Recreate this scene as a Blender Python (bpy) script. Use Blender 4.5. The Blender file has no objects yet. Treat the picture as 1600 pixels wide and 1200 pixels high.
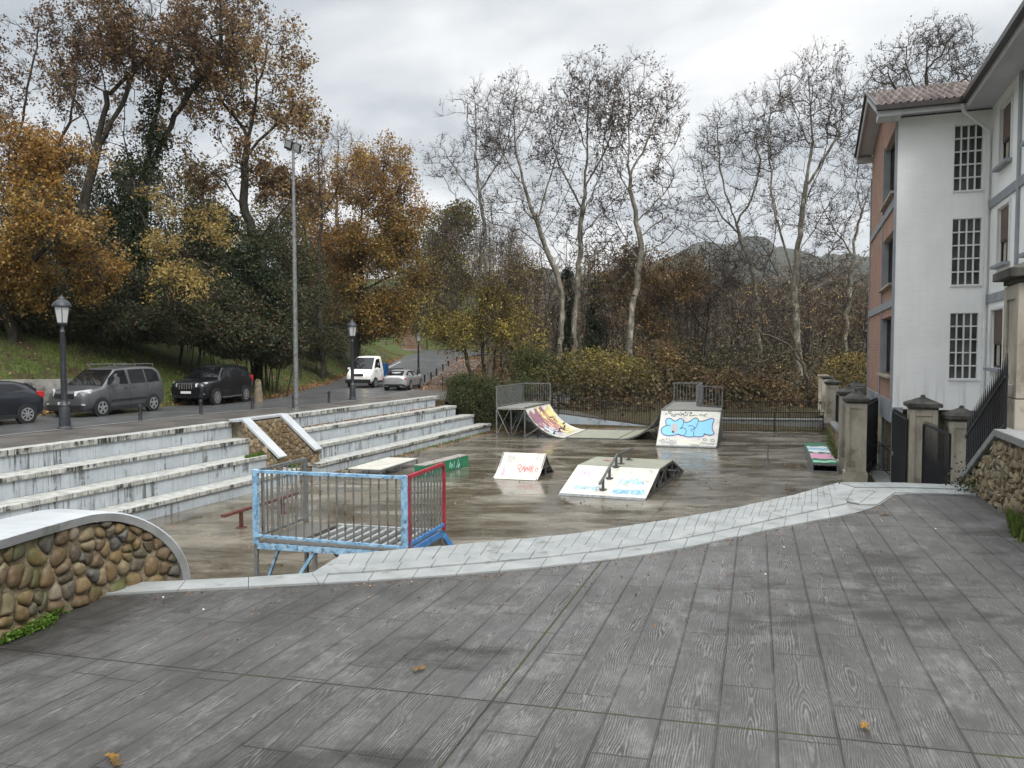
import bpy, bmesh, math, random
import numpy as np
from mathutils import Vector, Matrix, noise as mnoise
random.seed(7); RNG = np.random.default_rng(7)
R = math.radians
SC = bpy.context.scene
COL = SC.collection

# ------------------------------------------------------------------ camera
CAMZ, PITCH, FPX = 4.3, R(2.5), 1200.0
cam = bpy.data.cameras.new('camera'); co = bpy.data.objects.new('camera', cam); COL.objects.link(co)
co.location = (0, 0, CAMZ); co.rotation_euler = (R(90) - PITCH, 0, 0)
cam.lens = 27.0; cam.sensor_width = 36.0; cam.clip_start = 0.05; cam.clip_end = 9000
SC.camera = co

# ------------------------------------------------------------------ sky, sun, exposure
SUN_EL, SUN_AZ = 48.0, 150.0
SC.view_settings.view_transform = 'Standard'; SC.view_settings.look = 'None'
SC.view_settings.exposure = 0.86; SC.view_settings.gamma = 1.0
w = bpy.data.worlds.new('World'); SC.world = w; w.use_nodes = True
SC.cycles.max_bounces = 6; SC.cycles.transparent_max_bounces = 8
SC.cycles.caustics_reflective = False; SC.cycles.caustics_refractive = False
SC.cycles.sample_clamp_indirect = 4.0

class NT:
    """small node-tree writer"""
    def __init__(s, tree): s.t = tree; s.n = tree.nodes; s.l = tree.links
    def put(s, sock, v):
        if v is None: return
        if isinstance(v, bpy.types.NodeSocket): s.l.new(v, sock)
        elif isinstance(v, (tuple, list)) and len(v) == 3 and len(getattr(sock, 'default_value', (0,)) if hasattr(getattr(sock, 'default_value', 0), '__len__') else (0,)) == 4:
            sock.default_value = (*v, 1)
        else: sock.default_value = v
    def node(s, kind, ins=None, out=0, **props):
        n = s.n.new(kind)
        for k, v in props.items(): setattr(n, k, v)
        for k, v in (ins or {}).items(): s.put(n.inputs[k], v)
        return n.outputs[out]
    def m(s, op, a, b=None, c=None, clamp=False):
        n = s.n.new('ShaderNodeMath'); n.operation = op; n.use_clamp = clamp
        s.put(n.inputs[0], a); s.put(n.inputs[1], b); s.put(n.inputs[2], c)
        return n.outputs[0]
    def vm(s, op, a, b=None, out=0):
        n = s.n.new('ShaderNodeVectorMath'); n.operation = op
        s.put(n.inputs[0], a); s.put(n.inputs[1], b); return n.outputs[out]
    def sep(s, v):
        n = s.n.new('ShaderNodeSeparateXYZ'); s.put(n.inputs[0], v); return n.outputs
    def comb(s, x, y, z=0.0):
        n = s.n.new('ShaderNodeCombineXYZ')
        s.put(n.inputs[0], x); s.put(n.inputs[1], y); s.put(n.inputs[2], z); return n.outputs[0]
    def map(s, v, loc=(0, 0, 0), rot=(0, 0, 0), scale=(1, 1, 1)):
        return s.node('ShaderNodeMapping', {'Vector': v, 'Location': loc, 'Rotation': rot, 'Scale': scale})
    def noise(s, v, scale=5.0, detail=4.0, rough=0.55, dist=0.0, out=0):
        return s.node('ShaderNodeTexNoise', {'Vector': v, 'Scale': scale, 'Detail': detail, 'Roughness': rough, 'Distortion': dist}, out)
    def white(s, v, dim='2D', out=0):
        return s.node('ShaderNodeTexWhiteNoise', {'Vector': v}, out, noise_dimensions=dim)
    def vor(s, v, scale=5.0, feature='F1', out=0, rnd=1.0):
        return s.node('ShaderNodeTexVoronoi', {'Vector': v, 'Scale': scale, 'Randomness': rnd}, out, feature=feature)
    def ramp(s, f, stops, interp='LINEAR'):
        n = s.n.new('ShaderNodeValToRGB'); s.put(n.inputs[0], f); e = n.color_ramp.elements
        n.color_ramp.interpolation = interp
        while len(e) < len(stops): e.new(0.5)
        for q, (p, c) in zip(e, stops):
            q.position = p; q.color = (c, c, c, 1) if isinstance(c, (int, float)) else (*c, 1)
        return n.outputs[0]
    def mix(s, f, a, b, blend='MIX'):
        n = s.n.new('ShaderNodeMix'); n.data_type = 'RGBA'; n.blend_type = blend
        s.put(n.inputs[0], f); s.put(n.inputs[6], a); s.put(n.inputs[7], b); return n.outputs[2]
    def rng(s, v, a, b, c=0.0, d=1.0):
        return s.node('ShaderNodeMapRange', {'Value': v, 'From Min': a, 'From Max': b, 'To Min': c, 'To Max': d})

def world_sky():
    t = NT(w.node_tree); w.node_tree.nodes.clear()
    g = t.node('ShaderNodeTexCoord', out=0)
    sky = t.node('ShaderNodeTexSky', sky_type='NISHITA', sun_disc=False, sun_elevation=R(SUN_EL), sun_rotation=R(SUN_AZ), air_density=1.2, dust_density=3.0)
    x, y, z = t.sep(g)
    zc = t.m('ADD', t.m('MAXIMUM', z, 0.0), 0.16)
    p = t.comb(t.m('DIVIDE', x, zc), t.m('DIVIDE', y, zc), 0.3)
    big = t.noise(t.map(p, loc=(2.1, 0.35, 0), scale=(1, .8, 1)), 0.85, 5, 0.55, 0.5)
    fine = t.noise(p, 2.3, 6, 0.58, 0.5)
    f = t.m('ADD', t.m('MULTIPLY', big, .74), t.m('MULTIPLY', fine, .26))
    cl = t.ramp(f, [(.37, (2.55, 2.80, 3.05)), (.435, (3.25, 3.50, 3.75)), (.49, (4.15, 4.35, 4.52)), (.54, (5.1, 5.22, 5.32)), (.60, (6.0, 6.0, 6.0))])
    # an overcast sky is brighter towards the zenith
    up = t.rng(z, 0.50, 0.95, 1.0, 3.2)
    cl = t.vm('MULTIPLY', cl, t.comb(up, up, up))
    c = t.mix(0.97, sky, cl)
    bg = t.node('ShaderNodeBackground', {'Color': c, 'Strength': 0.1})
    o = t.n.new('ShaderNodeOutputWorld'); t.l.new(bg, o.inputs[0])
world_sky()
sl = bpy.data.lights.new('sun', 'SUN'); sl.energy = 1.55; sl.angle = R(25); sl.color = (1, .96, .91)
so = bpy.data.objects.new('sun', sl); COL.objects.link(so)
_a, _e = R(SUN_AZ), R(SUN_EL)
_sd = Vector((math.sin(_a) * math.cos(_e), math.cos(_a) * math.cos(_e), math.sin(_e)))
so.rotation_euler = _sd.to_track_quat('Z', 'Y').to_euler(); so.location = (0, 0, 60)

# ------------------------------------------------------------------ measuring the photo: pixel -> place
def ray(px, py):
    a = (px - 800) / FPX; b = -(py - 600) / FPX
    return Vector((a, math.cos(PITCH) + b * math.sin(PITCH), -math.sin(PITCH) + b * math.cos(PITCH)))
def at(px, py, Y):                      # point seen at a pixel, at distance Y
    r = ray(px, py); k = Y / r.y
    return Vector((r.x * k, Y, CAMZ + r.z * k))
def on(px, py, z):                      # point seen at a pixel, at height z
    r = ray(px, py); k = (z - CAMZ) / r.z
    return Vector((r.x * k, r.y * k, z))
def proj(p):
    x, y, z = p[0], p[1], p[2] - CAMZ
    f = y * math.cos(PITCH) - z * math.sin(PITCH); u = y * math.sin(PITCH) + z * math.cos(PITCH)
    return (800 + FPX * x / f, 600 - FPX * u / f)
# site axes: s runs along the terraces (away), t runs from the terraces into the court
O2 = Vector((-9.18, 25.2)); DS = Vector((.351, .936)).normalized(); DT = Vector((DS.y, -DS.x))
ANG = math.atan2(DS.y, DS.x)
def st(s, t, z=0.0): return Vector((O2.x + DS.x * s + DT.x * t, O2.y + DS.y * s + DT.y * t, z))
def ST(x, y): v = Vector((x, y)) - O2; return v.dot(DS), v.dot(DT)
def lerp(a, b, f): return a + (b - a) * f
def interp(v, pts): return float(np.interp(v, [p[0] for p in pts], [p[1] for p in pts]))
# plaza deck: a plane falling a little to the left
DU = Vector((.304, .953)).normalized(); DV = Vector((-DU.y, DU.x))
def deck_z(x, y): return 2.70 - .016 * (x * DU.x + y * DU.y) - .038 * (x * DV.x + y * DV.y)
def deck(px, py, dz=0.0):
    r = ray(px, py); g = -.016 * (r.x * DU.x + r.y * DU.y) - .038 * (r.x * DV.x + r.y * DV.y)
    k = (2.70 + dz - CAMZ) / (r.z - g); return Vector((r.x * k, r.y * k, CAMZ + r.z * k))
ROADZ = [(0, 1.95), (29, 1.95), (40, 1.76), (60, 1.66), (66, 1.88), (73, 2.27), (86, 3.0), (112, 4.35), (130, 5.6)]
LEDGE = [(-30, -36), (20, -20.0), (25, -17.9), (33, -15.4), (37, -13.2), (42, -12.6), (49, -13.6), (60, -14.5), (68, -14.9), (80, -13.2), (94, -13.4), (112, -16.5), (130, -17)]
def ground(x, y):
    s, t = ST(x, y)
    zr = interp(y, ROADZ)
    le = interp(y, LEDGE)
    if y > 112: zr = 4.35 + .22 * (y - 112)
    zr = min(zr, 24)
    z = zr
    if x < le:
        b = (le - x) * .9
        fade = 1 if y < 95 else max(0, 1 - (y - 95) / 25)
        z = zr + fade * interp(b, [(0, 0), (.7, .25), (6, 3.1), (14, 6.0), (40, 13), (90, 20)])
    zw = interp(y, [(30, 0.0), (41, .1), (44, .45), (48, 1.0), (60, 1.9), (90, 2.8), (150, 3.4), (400, 3.0)])
    k = min(1, max(0, (x + 4.8 - max(0, y - 60) * .05) / 5.5))
    if y > 40: z = lerp(z, zw, k * k * (3 - 2 * k))
    elif t > 2: z = zw - .15
    return z
def gnd(px, py):                        # point seen at a pixel on the terrain (outside the court)
    r = ray(px, py); k = 12.0
    while k < 400:
        p = r * k
        if CAMZ + p.z < ground(p.x, p.y):
            return Vector((p.x, p.y, ground(p.x, p.y)))
        k += .05
    return Vector((r.x * 120, r.y * 120, 5))

# ------------------------------------------------------------------ objects and tags
def tag(o, label=None, cat=None, group=None, kind=None):
    if label: o['label'] = label
    if cat: o['category'] = cat
    if group: o['group'] = group
    if kind: o['kind'] = kind
    return o
def empty(name, loc=(0, 0, 0), rz=0.0):
    o = bpy.data.objects.new(name, None); COL.objects.link(o)
    o.location = loc; o.rotation_euler = (0, 0, rz); o.empty_display_size = .3
    return o
def thing(name, label, cat, loc=(0, 0, 0), rz=0.0, group=None):
    return tag(empty(name, loc, rz), label, cat, group)
def under(o, root):                     # parent without moving (mesh was made in world coordinates)
    o.parent = root
    M = Matrix.Translation(root.location) @ Matrix.Rotation(root.rotation_euler[2], 4, 'Z')
    o.matrix_parent_inverse = M.inverted()
    return o
def copy_tree(o, parent=None):
    c = o.copy(); COL.objects.link(c); c.parent = parent
    for ch in [q for q in bpy.data.objects if q.parent == o]: copy_tree(ch, c)
    return c

class MB:
    """collects shapes into one mesh"""
    def __init__(s): s.v = []; s.f = []
    def add(s, vs, fs):
        b = len(s.v); s.v += [tuple(v) for v in vs]; s.f += [tuple(i + b for i in f) for f in fs]; return s
    def box(s, c, d, rz=0.0, taper=1.0, M=None):
        hx, hy, hz = d[0] / 2, d[1] / 2, d[2] / 2; vs = []
        for k, q in ((-1, 1), (1, taper)):
            for i, j in ((-1, -1), (1, -1), (1, 1), (-1, 1)): vs.append(Vector((i * hx * q, j * hy * q, k * hz)))
        if M is None: M = Matrix.Rotation(rz, 3, 'Z')
        c = Vector(c)
        return s.add([c + M @ v for v in vs], [(3, 2, 1, 0), (4, 5, 6, 7), (0, 1, 5, 4), (1, 2, 6, 5), (2, 3, 7, 6), (3, 0, 4, 7)])
    def bar(s, a, b, w=.05, h=None, up=(0, 0, 1)):
        a, b = Vector(a), Vector(b); d = b - a; L = d.length
        if L < 1e-6: return s
        z = d / L; u = Vector(up)
        if abs(z.dot(u)) > .99: u = Vector((DS.x, DS.y, 0))
        x = u.cross(z).normalized(); y = z.cross(x)
        return s.box((a + b) / 2, (w, h or w, L), M=Matrix((x, y, z)).transposed())
    def tube(s, pts, r, n=8, cap=True):
        pts = [Vector(p) for p in pts]; k = len(pts)
        rs = r if isinstance(r, (list, tuple)) else [r] * k
        base = len(s.v); ux = None
        for i, p in enumerate(pts):
            d = (pts[min(i + 1, k - 1)] - pts[max(i - 1, 0)]).normalized()
            if ux is None: ux = (Vector((0, 0, 1)) if abs(d.z) < .9 else Vector((1, 0, 0))).cross(d).normalized()
            ux = (ux - d * ux.dot(d)).normalized(); uy = d.cross(ux)
            for j in range(n):
                a = 2 * math.pi * j / n; s.v.append(tuple(p + (ux * math.cos(a) + uy * math.sin(a)) * rs[i]))
        for i in range(k - 1):
            for j in range(n):
                q = (j + 1) % n; s.f.append((base + i * n + j, base + i * n + q, base + (i + 1) * n + q, base + (i + 1) * n + j))
        if cap:
            s.f.append(tuple(base + j for j in reversed(range(n)))); s.f.append(tuple(base + (k - 1) * n + j for j in range(n)))
        return s
    def lathe(s, prof, n=12, c=(0, 0, 0), M=None):
        b = len(s.v)
        for r_, z in prof:
            for j in range(n):
                a = 2 * math.pi * j / n; v = Vector((r_ * math.cos(a), r_ * math.sin(a), z))
                if M is not None: v = M @ v
                s.v.append(tuple(v + Vector(c)))
        for i in range(len(prof) - 1):
            for j in range(n):
                q = (j + 1) % n; s.f.append((b + i * n + j, b + i * n + q, b + (i + 1) * n + q, b + (i + 1) * n + j))
        s.f.append(tuple(b + j for j in reversed(range(n)))); s.f.append(tuple(b + (len(prof) - 1) * n + j for j in range(n)))
        return s
    def poly(s, pts): return s.add(pts, [tuple(range(len(pts)))])
    def prism(s, pts, vec):             # polygon swept by a vector
        vec = Vector(vec); n = len(pts); a = [Vector(p) for p in pts]; b = [p + vec for p in a]
        fs = [tuple(reversed(range(n))), tuple(range(n, 2 * n))] + [(i, (i + 1) % n, n + (i + 1) % n, n + i) for i in range(n)]
        return s.add(a + b, fs)
    def strip(s, A, B, close=False):    # quads between two polylines
        n = len(A); return s.add(list(A) + list(B), [(i, i + 1, n + i + 1, n + i) for i in range(n - 1)])
    def loft(s, rows, cap=True):
        n = len(rows[0]); b = len(s.v)
        for r_ in rows: s.v += [tuple(p) for p in r_]
        for i in range(len(rows) - 1):
            for j in range(n - 1): s.f.append((b + i * n + j, b + i * n + j + 1, b + (i + 1) * n + j + 1, b + (i + 1) * n + j))
        if cap:
            s.f.append(tuple(b + j for j in reversed(range(n)))); s.f.append(tuple(b + (len(rows) - 1) * n + j for j in range(n)))
        return s
    def build(s, name, m, parent=None, smooth=False, local=False, bevel=0.0, fix=True):
        me = bpy.data.meshes.new(name); me.from_pydata(s.v, [], s.f)
        if fix:
            bm = bmesh.new(); bm.from_mesh(me); bmesh.ops.recalc_face_normals(bm, faces=bm.faces); bm.to_mesh(me); bm.free()
        me.materials.append(m)
        o = bpy.data.objects.new(name, me); COL.objects.link(o)
        if smooth is True: me.polygons.foreach_set('use_smooth', [True] * len(me.polygons))
        elif smooth:
            me.polygons.foreach_set('use_smooth', [True] * len(me.polygons))
            try: me.set_sharp_from_angle(angle=R(smooth))
            except Exception: pass
        if bevel:
            md = o.modifiers.new('bevel', 'BEVEL'); md.width = bevel; md.segments = 2; md.limit_method = 'ANGLE'
        if parent is not None:
            if local: o.parent = parent
            else: under(o, parent)
        return o
def np_mesh(name, V, F, m, parent=None, smooth=False, local=False):
    """V (n,3), F (k,c) constant corner count"""
    me = bpy.data.meshes.new(name); c = F.shape[1]
    me.vertices.add(len(V)); me.vertices.foreach_set('co', V.astype(np.float32).ravel())
    me.loops.add(F.size); me.loops.foreach_set('vertex_index', F.astype(np.int32).ravel())
    me.polygons.add(len(F)); me.polygons.foreach_set('loop_start', np.arange(0, F.size, c, dtype=np.int32))
    try: me.polygons.foreach_set('loop_total', np.full(len(F), c, dtype=np.int32))
    except Exception: pass
    if smooth: me.polygons.foreach_set('use_smooth', np.ones(len(F), dtype=bool))
    me.update(calc_edges=True); me.materials.append(m)
    o = bpy.data.objects.new(name, me); COL.objects.link(o)
    if parent is not None:
        if local: o.parent = parent
        else: under(o, parent)
    return o

# ------------------------------------------------------------------ materials
def newmat(name):
    m = bpy.data.materials.new(name); m.use_nodes = True; m.node_tree.nodes.clear()
    t = NT(m.node_tree); t.mat = m; t.obj = t.node('ShaderNodeTexCoord', out=3)
    t.pos = t.node('ShaderNodeNewGeometry', out=0)
    return t
def finish(t, color, rough=.7, metal=0.0, bump=None, bs=.3, bd=.02, spec=.5, **kw):
    b = t.n.new('ShaderNodeBsdfPrincipled')
    t.put(b.inputs['Base Color'], color); t.put(b.inputs['Roughness'], rough); t.put(b.inputs['Metallic'], metal)
    t.put(b.inputs['Specular IOR Level'], spec)
    for k, v in kw.items(): t.put(b.inputs[k.replace('_', ' ')], v)
    if bump is not None:
        n = t.node('ShaderNodeBump', {'Height': bump, 'Strength': bs, 'Distance': bd}); t.put(b.inputs['Normal'], n)
    o = t.n.new('ShaderNodeOutputMaterial'); t.l.new(b.outputs[0], o.inputs[0])
    return t.mat
def rough_mat(name, cols, scale=4.0, rough=.7, metal=0.0, bs=.25, bd=.01, fine=30.0, detail=6, sc=(1, 1, 1), spec=.4, dirt=None, dirt_scale=2.0, dirt_lo=.55):
    t = newmat(name); p = t.map(t.obj, scale=sc)
    f = t.noise(p, scale, detail, .6); n = len(cols)
    c = t.ramp(f, [(.32 + .36 * i / max(1, n - 1), q) for i, q in enumerate(cols)])
    if dirt:
        d = t.rng(t.noise(t.map(t.obj, loc=(3, 7, 1)), dirt_scale, 8, .65), dirt_lo, dirt_lo + .12)
        c = t.mix(d, c, dirt)
    return finish(t, c, rough, metal, t.noise(p, fine, 4), bs, bd, spec)
M = {}
M['galv'] = rough_mat('galvanised_steel', [(.16, .17, .175), (.27, .28, .28)], 9, .45, .55, .1, .003, dirt=(.10, .085, .07), dirt_scale=6)
M['dark_steel'] = rough_mat('dark_steel', [(.075, .078, .08), (.15, .15, .15)], 12, .5, .5, .1, .003)
M['black_iron'] = rough_mat('black_iron', [(.008, .009, .012), (.018, .019, .024)], 10, .42, .2, .15, .002)
M['bollard'] = rough_mat('bollard_iron', [(.018, .02, .022), (.035, .037, .04)], 10, .5, .3, .15, .002)
M['lamp_iron'] = rough_mat('lamp_iron', [(.03, .034, .04), (.055, .06, .068)], 8, .45, .3, .12, .002)
M['rail_blue'] = rough_mat('chipped_light_blue_paint', [(.12, .25, .40), (.22, .40, .58), (.36, .53, .67)], 9, .5, 0, .2, .002, dirt=(.10, .09, .08), dirt_scale=14, dirt_lo=.525)
M['rail_darkblue'] = rough_mat('blue_paint', [(.03, .12, .33), (.06, .22, .48)], 7, .45, 0, .2, .002, dirt=(.13, .12, .11), dirt_scale=11, dirt_lo=.56)
M['rail_red'] = rough_mat('dark_red_paint', [(.22, .018, .03), (.38, .03, .05)], 7, .45, 0, .2, .002, dirt=(.10, .06, .05), dirt_scale=13, dirt_lo=.6)
M['rust_red'] = rough_mat('brown_red_paint', [(.07, .022, .02), (.13, .05, .035)], 7, .55, 0, .2, .002)
M['skatelite'] = rough_mat('off_white_ramp_sheet', [(.48, .475, .42), (.62, .61, .55)], 1.6, .34, 0, .06, .002, dirt=(.34, .31, .25), dirt_scale=3.0, dirt_lo=.56)
M['skatelite_grey'] = rough_mat('grey_green_ramp_sheet', [(.30, .31, .25), (.40, .41, .33)], 1.6, .28, 0, .06, .002, dirt=(.25, .22, .17), dirt_scale=2.3, dirt_lo=.58)
M['platform'] = rough_mat('steel_platform', [(.22, .22, .20), (.34, .34, .31)], 3, .35, .2, .15, .003)
def checker_mat():
    t = newmat('tread_plate')
    x, y, z = t.sep(t.obj)
    a = t.m('SINE', t.m('MULTIPLY', t.m('ADD', x, y), 95)); b = t.m('SINE', t.m('MULTIPLY', t.m('SUBTRACT', x, y), 95))
    h = t.m('MULTIPLY', a, b); k = t.rng(h, .05, .4)
    c = t.mix(k, (.08, .07, .06), (.30, .29, .27))
    return finish(t, c, .4, .3, h, .6, .004)
M['tread'] = checker_mat()
M['green_box'] = rough_mat('green_painted_board', [(.012, .12, .06), (.025, .19, .09)], 3, .5, 0, .1, .002, dirt=(.05, .09, .06), dirt_scale=5, dirt_lo=.6)
M['concrete_top'] = rough_mat('worn_concrete_top', [(.20, .18, .16), (.36, .34, .31)], 4, .6, 0, .2, .003, dirt=(.14, .09, .07), dirt_scale=4, dirt_lo=.55)
M['stone_slab'] = rough_mat('pale_stone_slab', [(.21, .225, .225), (.30, .315, .31)], 3.5, .62, 0, .3, .003, dirt=(.15, .155, .14), dirt_scale=4, dirt_lo=.57, spec=.25)
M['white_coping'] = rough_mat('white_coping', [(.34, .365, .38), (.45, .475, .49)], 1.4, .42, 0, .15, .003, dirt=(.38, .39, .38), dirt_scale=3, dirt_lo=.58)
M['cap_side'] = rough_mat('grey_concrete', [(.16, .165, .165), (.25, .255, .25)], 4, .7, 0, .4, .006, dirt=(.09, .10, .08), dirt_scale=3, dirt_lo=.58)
M['pillar'] = rough_mat('weathered_stone_pillar', [(.25, .225, .18), (.37, .34, .28), (.44, .41, .35)], 2.6, .8, 0, .35, .008, dirt=(.16, .14, .105), dirt_scale=1.9, dirt_lo=.57, sc=(1, 1, .45))
M['pillar_cap'] = rough_mat('mossy_dark_cap', [(.025, .025, .022), (.06, .058, .05), (.11, .11, .10)], 4, .85, 0, .5, .01, dirt=(.055, .075, .02), dirt_scale=2.4, dirt_lo=.58)
M['mortar'] = rough_mat('mortar', [(.12, .10, .07), (.24, .20, .14)], 5, .9, 0, .8, .02, dirt=(.05, .07, .02), dirt_scale=2.0, dirt_lo=.53)
M['tan_mortar'] = rough_mat('tan_mortar', [(.15, .12, .075), (.27, .225, .15)], 6, .9, 0, 1.0, .02, dirt=(.06, .065, .025), dirt_scale=3.0, dirt_lo=.54)
M['old_concrete'] = rough_mat('old_concrete_wall', [(.10, .10, .09), (.27, .26, .24), (.40, .39, .36)], .9, .85, 0, .3, .01, dirt=(.04, .04, .035), dirt_scale=1.2, dirt_lo=.5)
M['tyre'] = rough_mat('tyre', [(.012, .012, .012), (.022, .022, .022)], 9, .8)
M['rim'] = rough_mat('alloy_rim', [(.42, .43, .45), (.5, .51, .53)], 4, .3, .7)
M['plastic'] = rough_mat('dark_plastic', [(.012, .013, .014), (.02, .021, .022)], 6, .5)
M['plate'] = rough_mat('number_plate', [(.55, .56, .55), (.6, .6, .6)], 6, .4)
M['chrome'] = rough_mat('chrome_trim', [(.5, .5, .52), (.6, .6, .62)], 6, .2, .9)
def paint(name, c, metal=.4, coat=.6):
    t = newmat(name); f = t.noise(t.obj, 3, 5)
    cc = t.mix(t.rng(f, .4, .7), c, tuple(min(1, q * 1.18 + .004) for q in c))
    return finish(t, cc, .38, metal, Coat_Weight=coat, Coat_Roughness=.06, spec=.3)
M['grey_paint'] = paint('slate_grey_car_paint', (.085, .09, .095))
M['black_paint'] = paint('black_car_paint', (.008, .009, .012))
M['blueblack_paint'] = paint('blue_black_car_paint', (.012, .016, .022))
M['silver_paint'] = paint('silver_car_paint', (.42, .43, .43), .6)
M['white_paint'] = paint('white_van_paint', (.72, .72, .70), 0)
M['blue_box'] = paint('blue_box_paint', (.012, .07, .20), 0, .1)
def simple(name, c, rough=.5, metal=0.0, **kw):
    t = newmat(name); f = t.noise(t.obj, 8, 3)
    cc = t.mix(f, tuple(q * .88 for q in c), tuple(min(1, q * 1.1) for q in c))
    return finish(t, cc, rough, metal, **kw)
M['glass'] = simple('dark_window_glass', (.006, .007, .008), .05, 0, spec=.45)
M['lens'] = simple('headlight_lens', (.55, .57, .58), .12)
M['red_lens'] = simple('red_lamp_lens', (.45, .02, .025), .2)
M['orange_lens'] = simple('orange_lens', (.6, .2, .02), .2)
M['lit'] = finish(newmat('lit_headlamp'), (.9, .85, .6), .3, Emission_Color=(1, .80, .45), Emission_Strength=26.0)
M['lantern_glass'] = simple('frosted_lantern_glass', (.45, .47, .48), .25)
M['flood_glass'] = simple('floodlight_glass', (.42, .44, .46), .2)
M['wood_old'] = simple('weathered_plank', (.12, .09, .06), .8)
M['dark_room'] = simple('dark_interior', (.012, .012, .013), .9)
for k, c in dict(g_blue=(.20, .50, .72), g_black=(.012, .012, .018), g_red=(.55, .14, .15), g_skyblue=(.26, .50, .66), g_yellow=(.66, .58, .26), g_purple=(.26, .13, .17), g_pink=(.72, .34, .48), g_white=(.75, .77, .78), g_grey=(.38, .37, .37), g_orange=(.46, .24, .15), g_lilac=(.55, .48, .62), g_ice=(.50, .70, .76), g_mint=(.30, .62, .45), g_green=(.03, .22, .08), g_haze=(.62, .62, .48)).items():
    M[k] = simple('spray_paint_' + k[2:], c, .45)

def deck_mat():
    t = newmat('stamped_wood_concrete')
    x, y, z = t.sep(t.pos)
    u = t.m('ADD', t.m('MULTIPLY', x, DU.x), t.m('MULTIPLY', y, DU.y))
    v = t.m('ADD', t.m('MULTIPLY', x, DV.x), t.m('MULTIPLY', y, DV.y))
    W = .248
    wob = t.m('MULTIPLY', t.m('SUBTRACT', t.noise(t.comb(u, v, 0), .8, 2), .5), .012)
    vp = t.m('DIVIDE', t.m('ADD', t.m('ADD', v, .10), wob), W)
    row = t.m('FLOOR', vp); fv = t.m('SUBTRACT', t.m('SUBTRACT', vp, row), .5)
    r1 = t.white(t.comb(row, 3.7)); r2 = t.white(t.comb(row, 9.1))
    uo = t.m('DIVIDE', t.m('ADD', u, t.m('MULTIPLY', r1, 1.9)), t.m('ADD', t.m('MULTIPLY', r2, .12), .93))
    colm = t.m('FLOOR', uo); fu = t.m('SUBTRACT', uo, colm)
    rid = t.white(t.comb(row, colm), out=0); rid2 = t.white(t.comb(colm, t.m('ADD', row, 31.3)))
    # grain: contours of |v| plus a slow field along the plank, with knots
    ridx = t.m('MULTIPLY', rid, 37)
    slow = t.noise(t.comb(t.m('ADD', t.m('MULTIPLY', u, .85), t.m('MULTIPLY', row, 7.3)), t.m('ADD', t.m('MULTIPLY', fv, .75), t.m('MULTIPLY', r1, 91)), t.m('MULTIPLY', colm, .45)), 1.2, 2.5, .5, .25)
    fvc = t.m('ADD', fv, t.m('MULTIPLY', t.m('SUBTRACT', r2, .5), .22))
    av = t.m('SQRT', t.m('ADD', t.m('MULTIPLY', fvc, fvc), .0035))
    g = t.m('ADD', t.m('MULTIPLY', av, 23), t.m('MULTIPLY', slow, 13))
    jag = t.noise(t.comb(t.m('MULTIPLY', u, 3.5), t.m('MULTIPLY', v, 28), 0), 1.8, 4, .7)
    g = t.m('ADD', g, t.m('MULTIPLY', jag, 2.1))
    lines = t.m('ADD', t.m('MULTIPLY', t.m('SINE', t.m('MULTIPLY', g, 6.283)), .5), .5)
    lines = t.m('POWER', lines, 1.5)
    # strength of the grain differs over the plank
    amp = t.rng(t.noise(t.comb(t.m('MULTIPLY', u, 1.4), t.m('MULTIPLY', v, 2.6), 4), 1.5, 6, .65), .38, .62, 0.0, 1.0)
    amp = t.m('MULTIPLY', amp, t.rng(t.m('ABSOLUTE', fv), .18, .5, 1.0, .55))
    fibre = t.noise(t.comb(t.m('MULTIPLY', u, 5), t.m('MULTIPLY', v, 130), 0), 1.0, 4, .65)
    big = t.noise(t.comb(u, v, 1.7), .55, 6, .62)
    big2 = t.noise(t.comb(t.m('MULTIPLY', u, .6), v, 5.7), 2.2, 7, .68)
    tone = t.m('ADD', t.m('MULTIPLY', big, .5), t.m('MULTIPLY', big2, .5))
    base = t.ramp(tone, [(.32, (.021, .019, .018)), (.44, (.042, .041, .039)), (.54, (.066, .065, .063)), (.64, (.118, .117, .115))])
    patch = t.rng(t.noise(t.comb(t.m('MULTIPLY', u, 1.0), t.m('MULTIPLY', v, 1.6), 21), 2.2, 9, .78), .52, .68)
    base = t.mix(t.m('MULTIPLY', patch, .75), base, (.20, .198, .194))
    base = t.mix(t.m('MULTIPLY', rid2, .35), base, (.042, .040, .038))
    base = t.mix(t.rng(fibre, .35, .7, 0, .25), base, (.17, .168, .165))
    light = t.mix(.72, base, (.28, .276, .268))
    k = t.m('MULTIPLY', t.m('MULTIPLY', lines, amp), .68)
    c = t.mix(k, base, light)
    dl = t.m('MULTIPLY', t.m('MULTIPLY', t.m('SUBTRACT', 1.0, lines), amp), .42)
    c = t.mix(dl, c, (.018, .018, .017))
    # plank joints
    ev = t.m('SUBTRACT', .5, t.m('ABSOLUTE', fv)); jv = t.rng(ev, .012, .035, 1, 0)
    eu = t.m('MINIMUM', fu, t.m('SUBTRACT', 1.0, fu)); ju = t.rng(eu, .002, .008, 1, 0)
    j = t.m('MAXIMUM', jv, ju)
    jn = t.rng(t.noise(t.comb(u, v, 8), 2.5, 4), .35, .55, .45, 1)
    j = t.m('MULTIPLY', j, jn)
    c = t.mix(t.m('MULTIPLY', j, .62), c, (.022, .021, .020))
    # control joints (saw cuts) with moss
    wb = t.m('MULTIPLY', t.m('SUBTRACT', t.noise(t.comb(u, v, 2), 6, 4), .5), .010)
    def cut(val, pos, per):
        q = t.m('DIVIDE', t.m('ADD', t.m('SUBTRACT', val, pos), wb), per)
        q = t.m('SUBTRACT', q, t.m('ROUND', q)); return t.m('MULTIPLY', t.m('ABSOLUTE', q), per)
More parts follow.
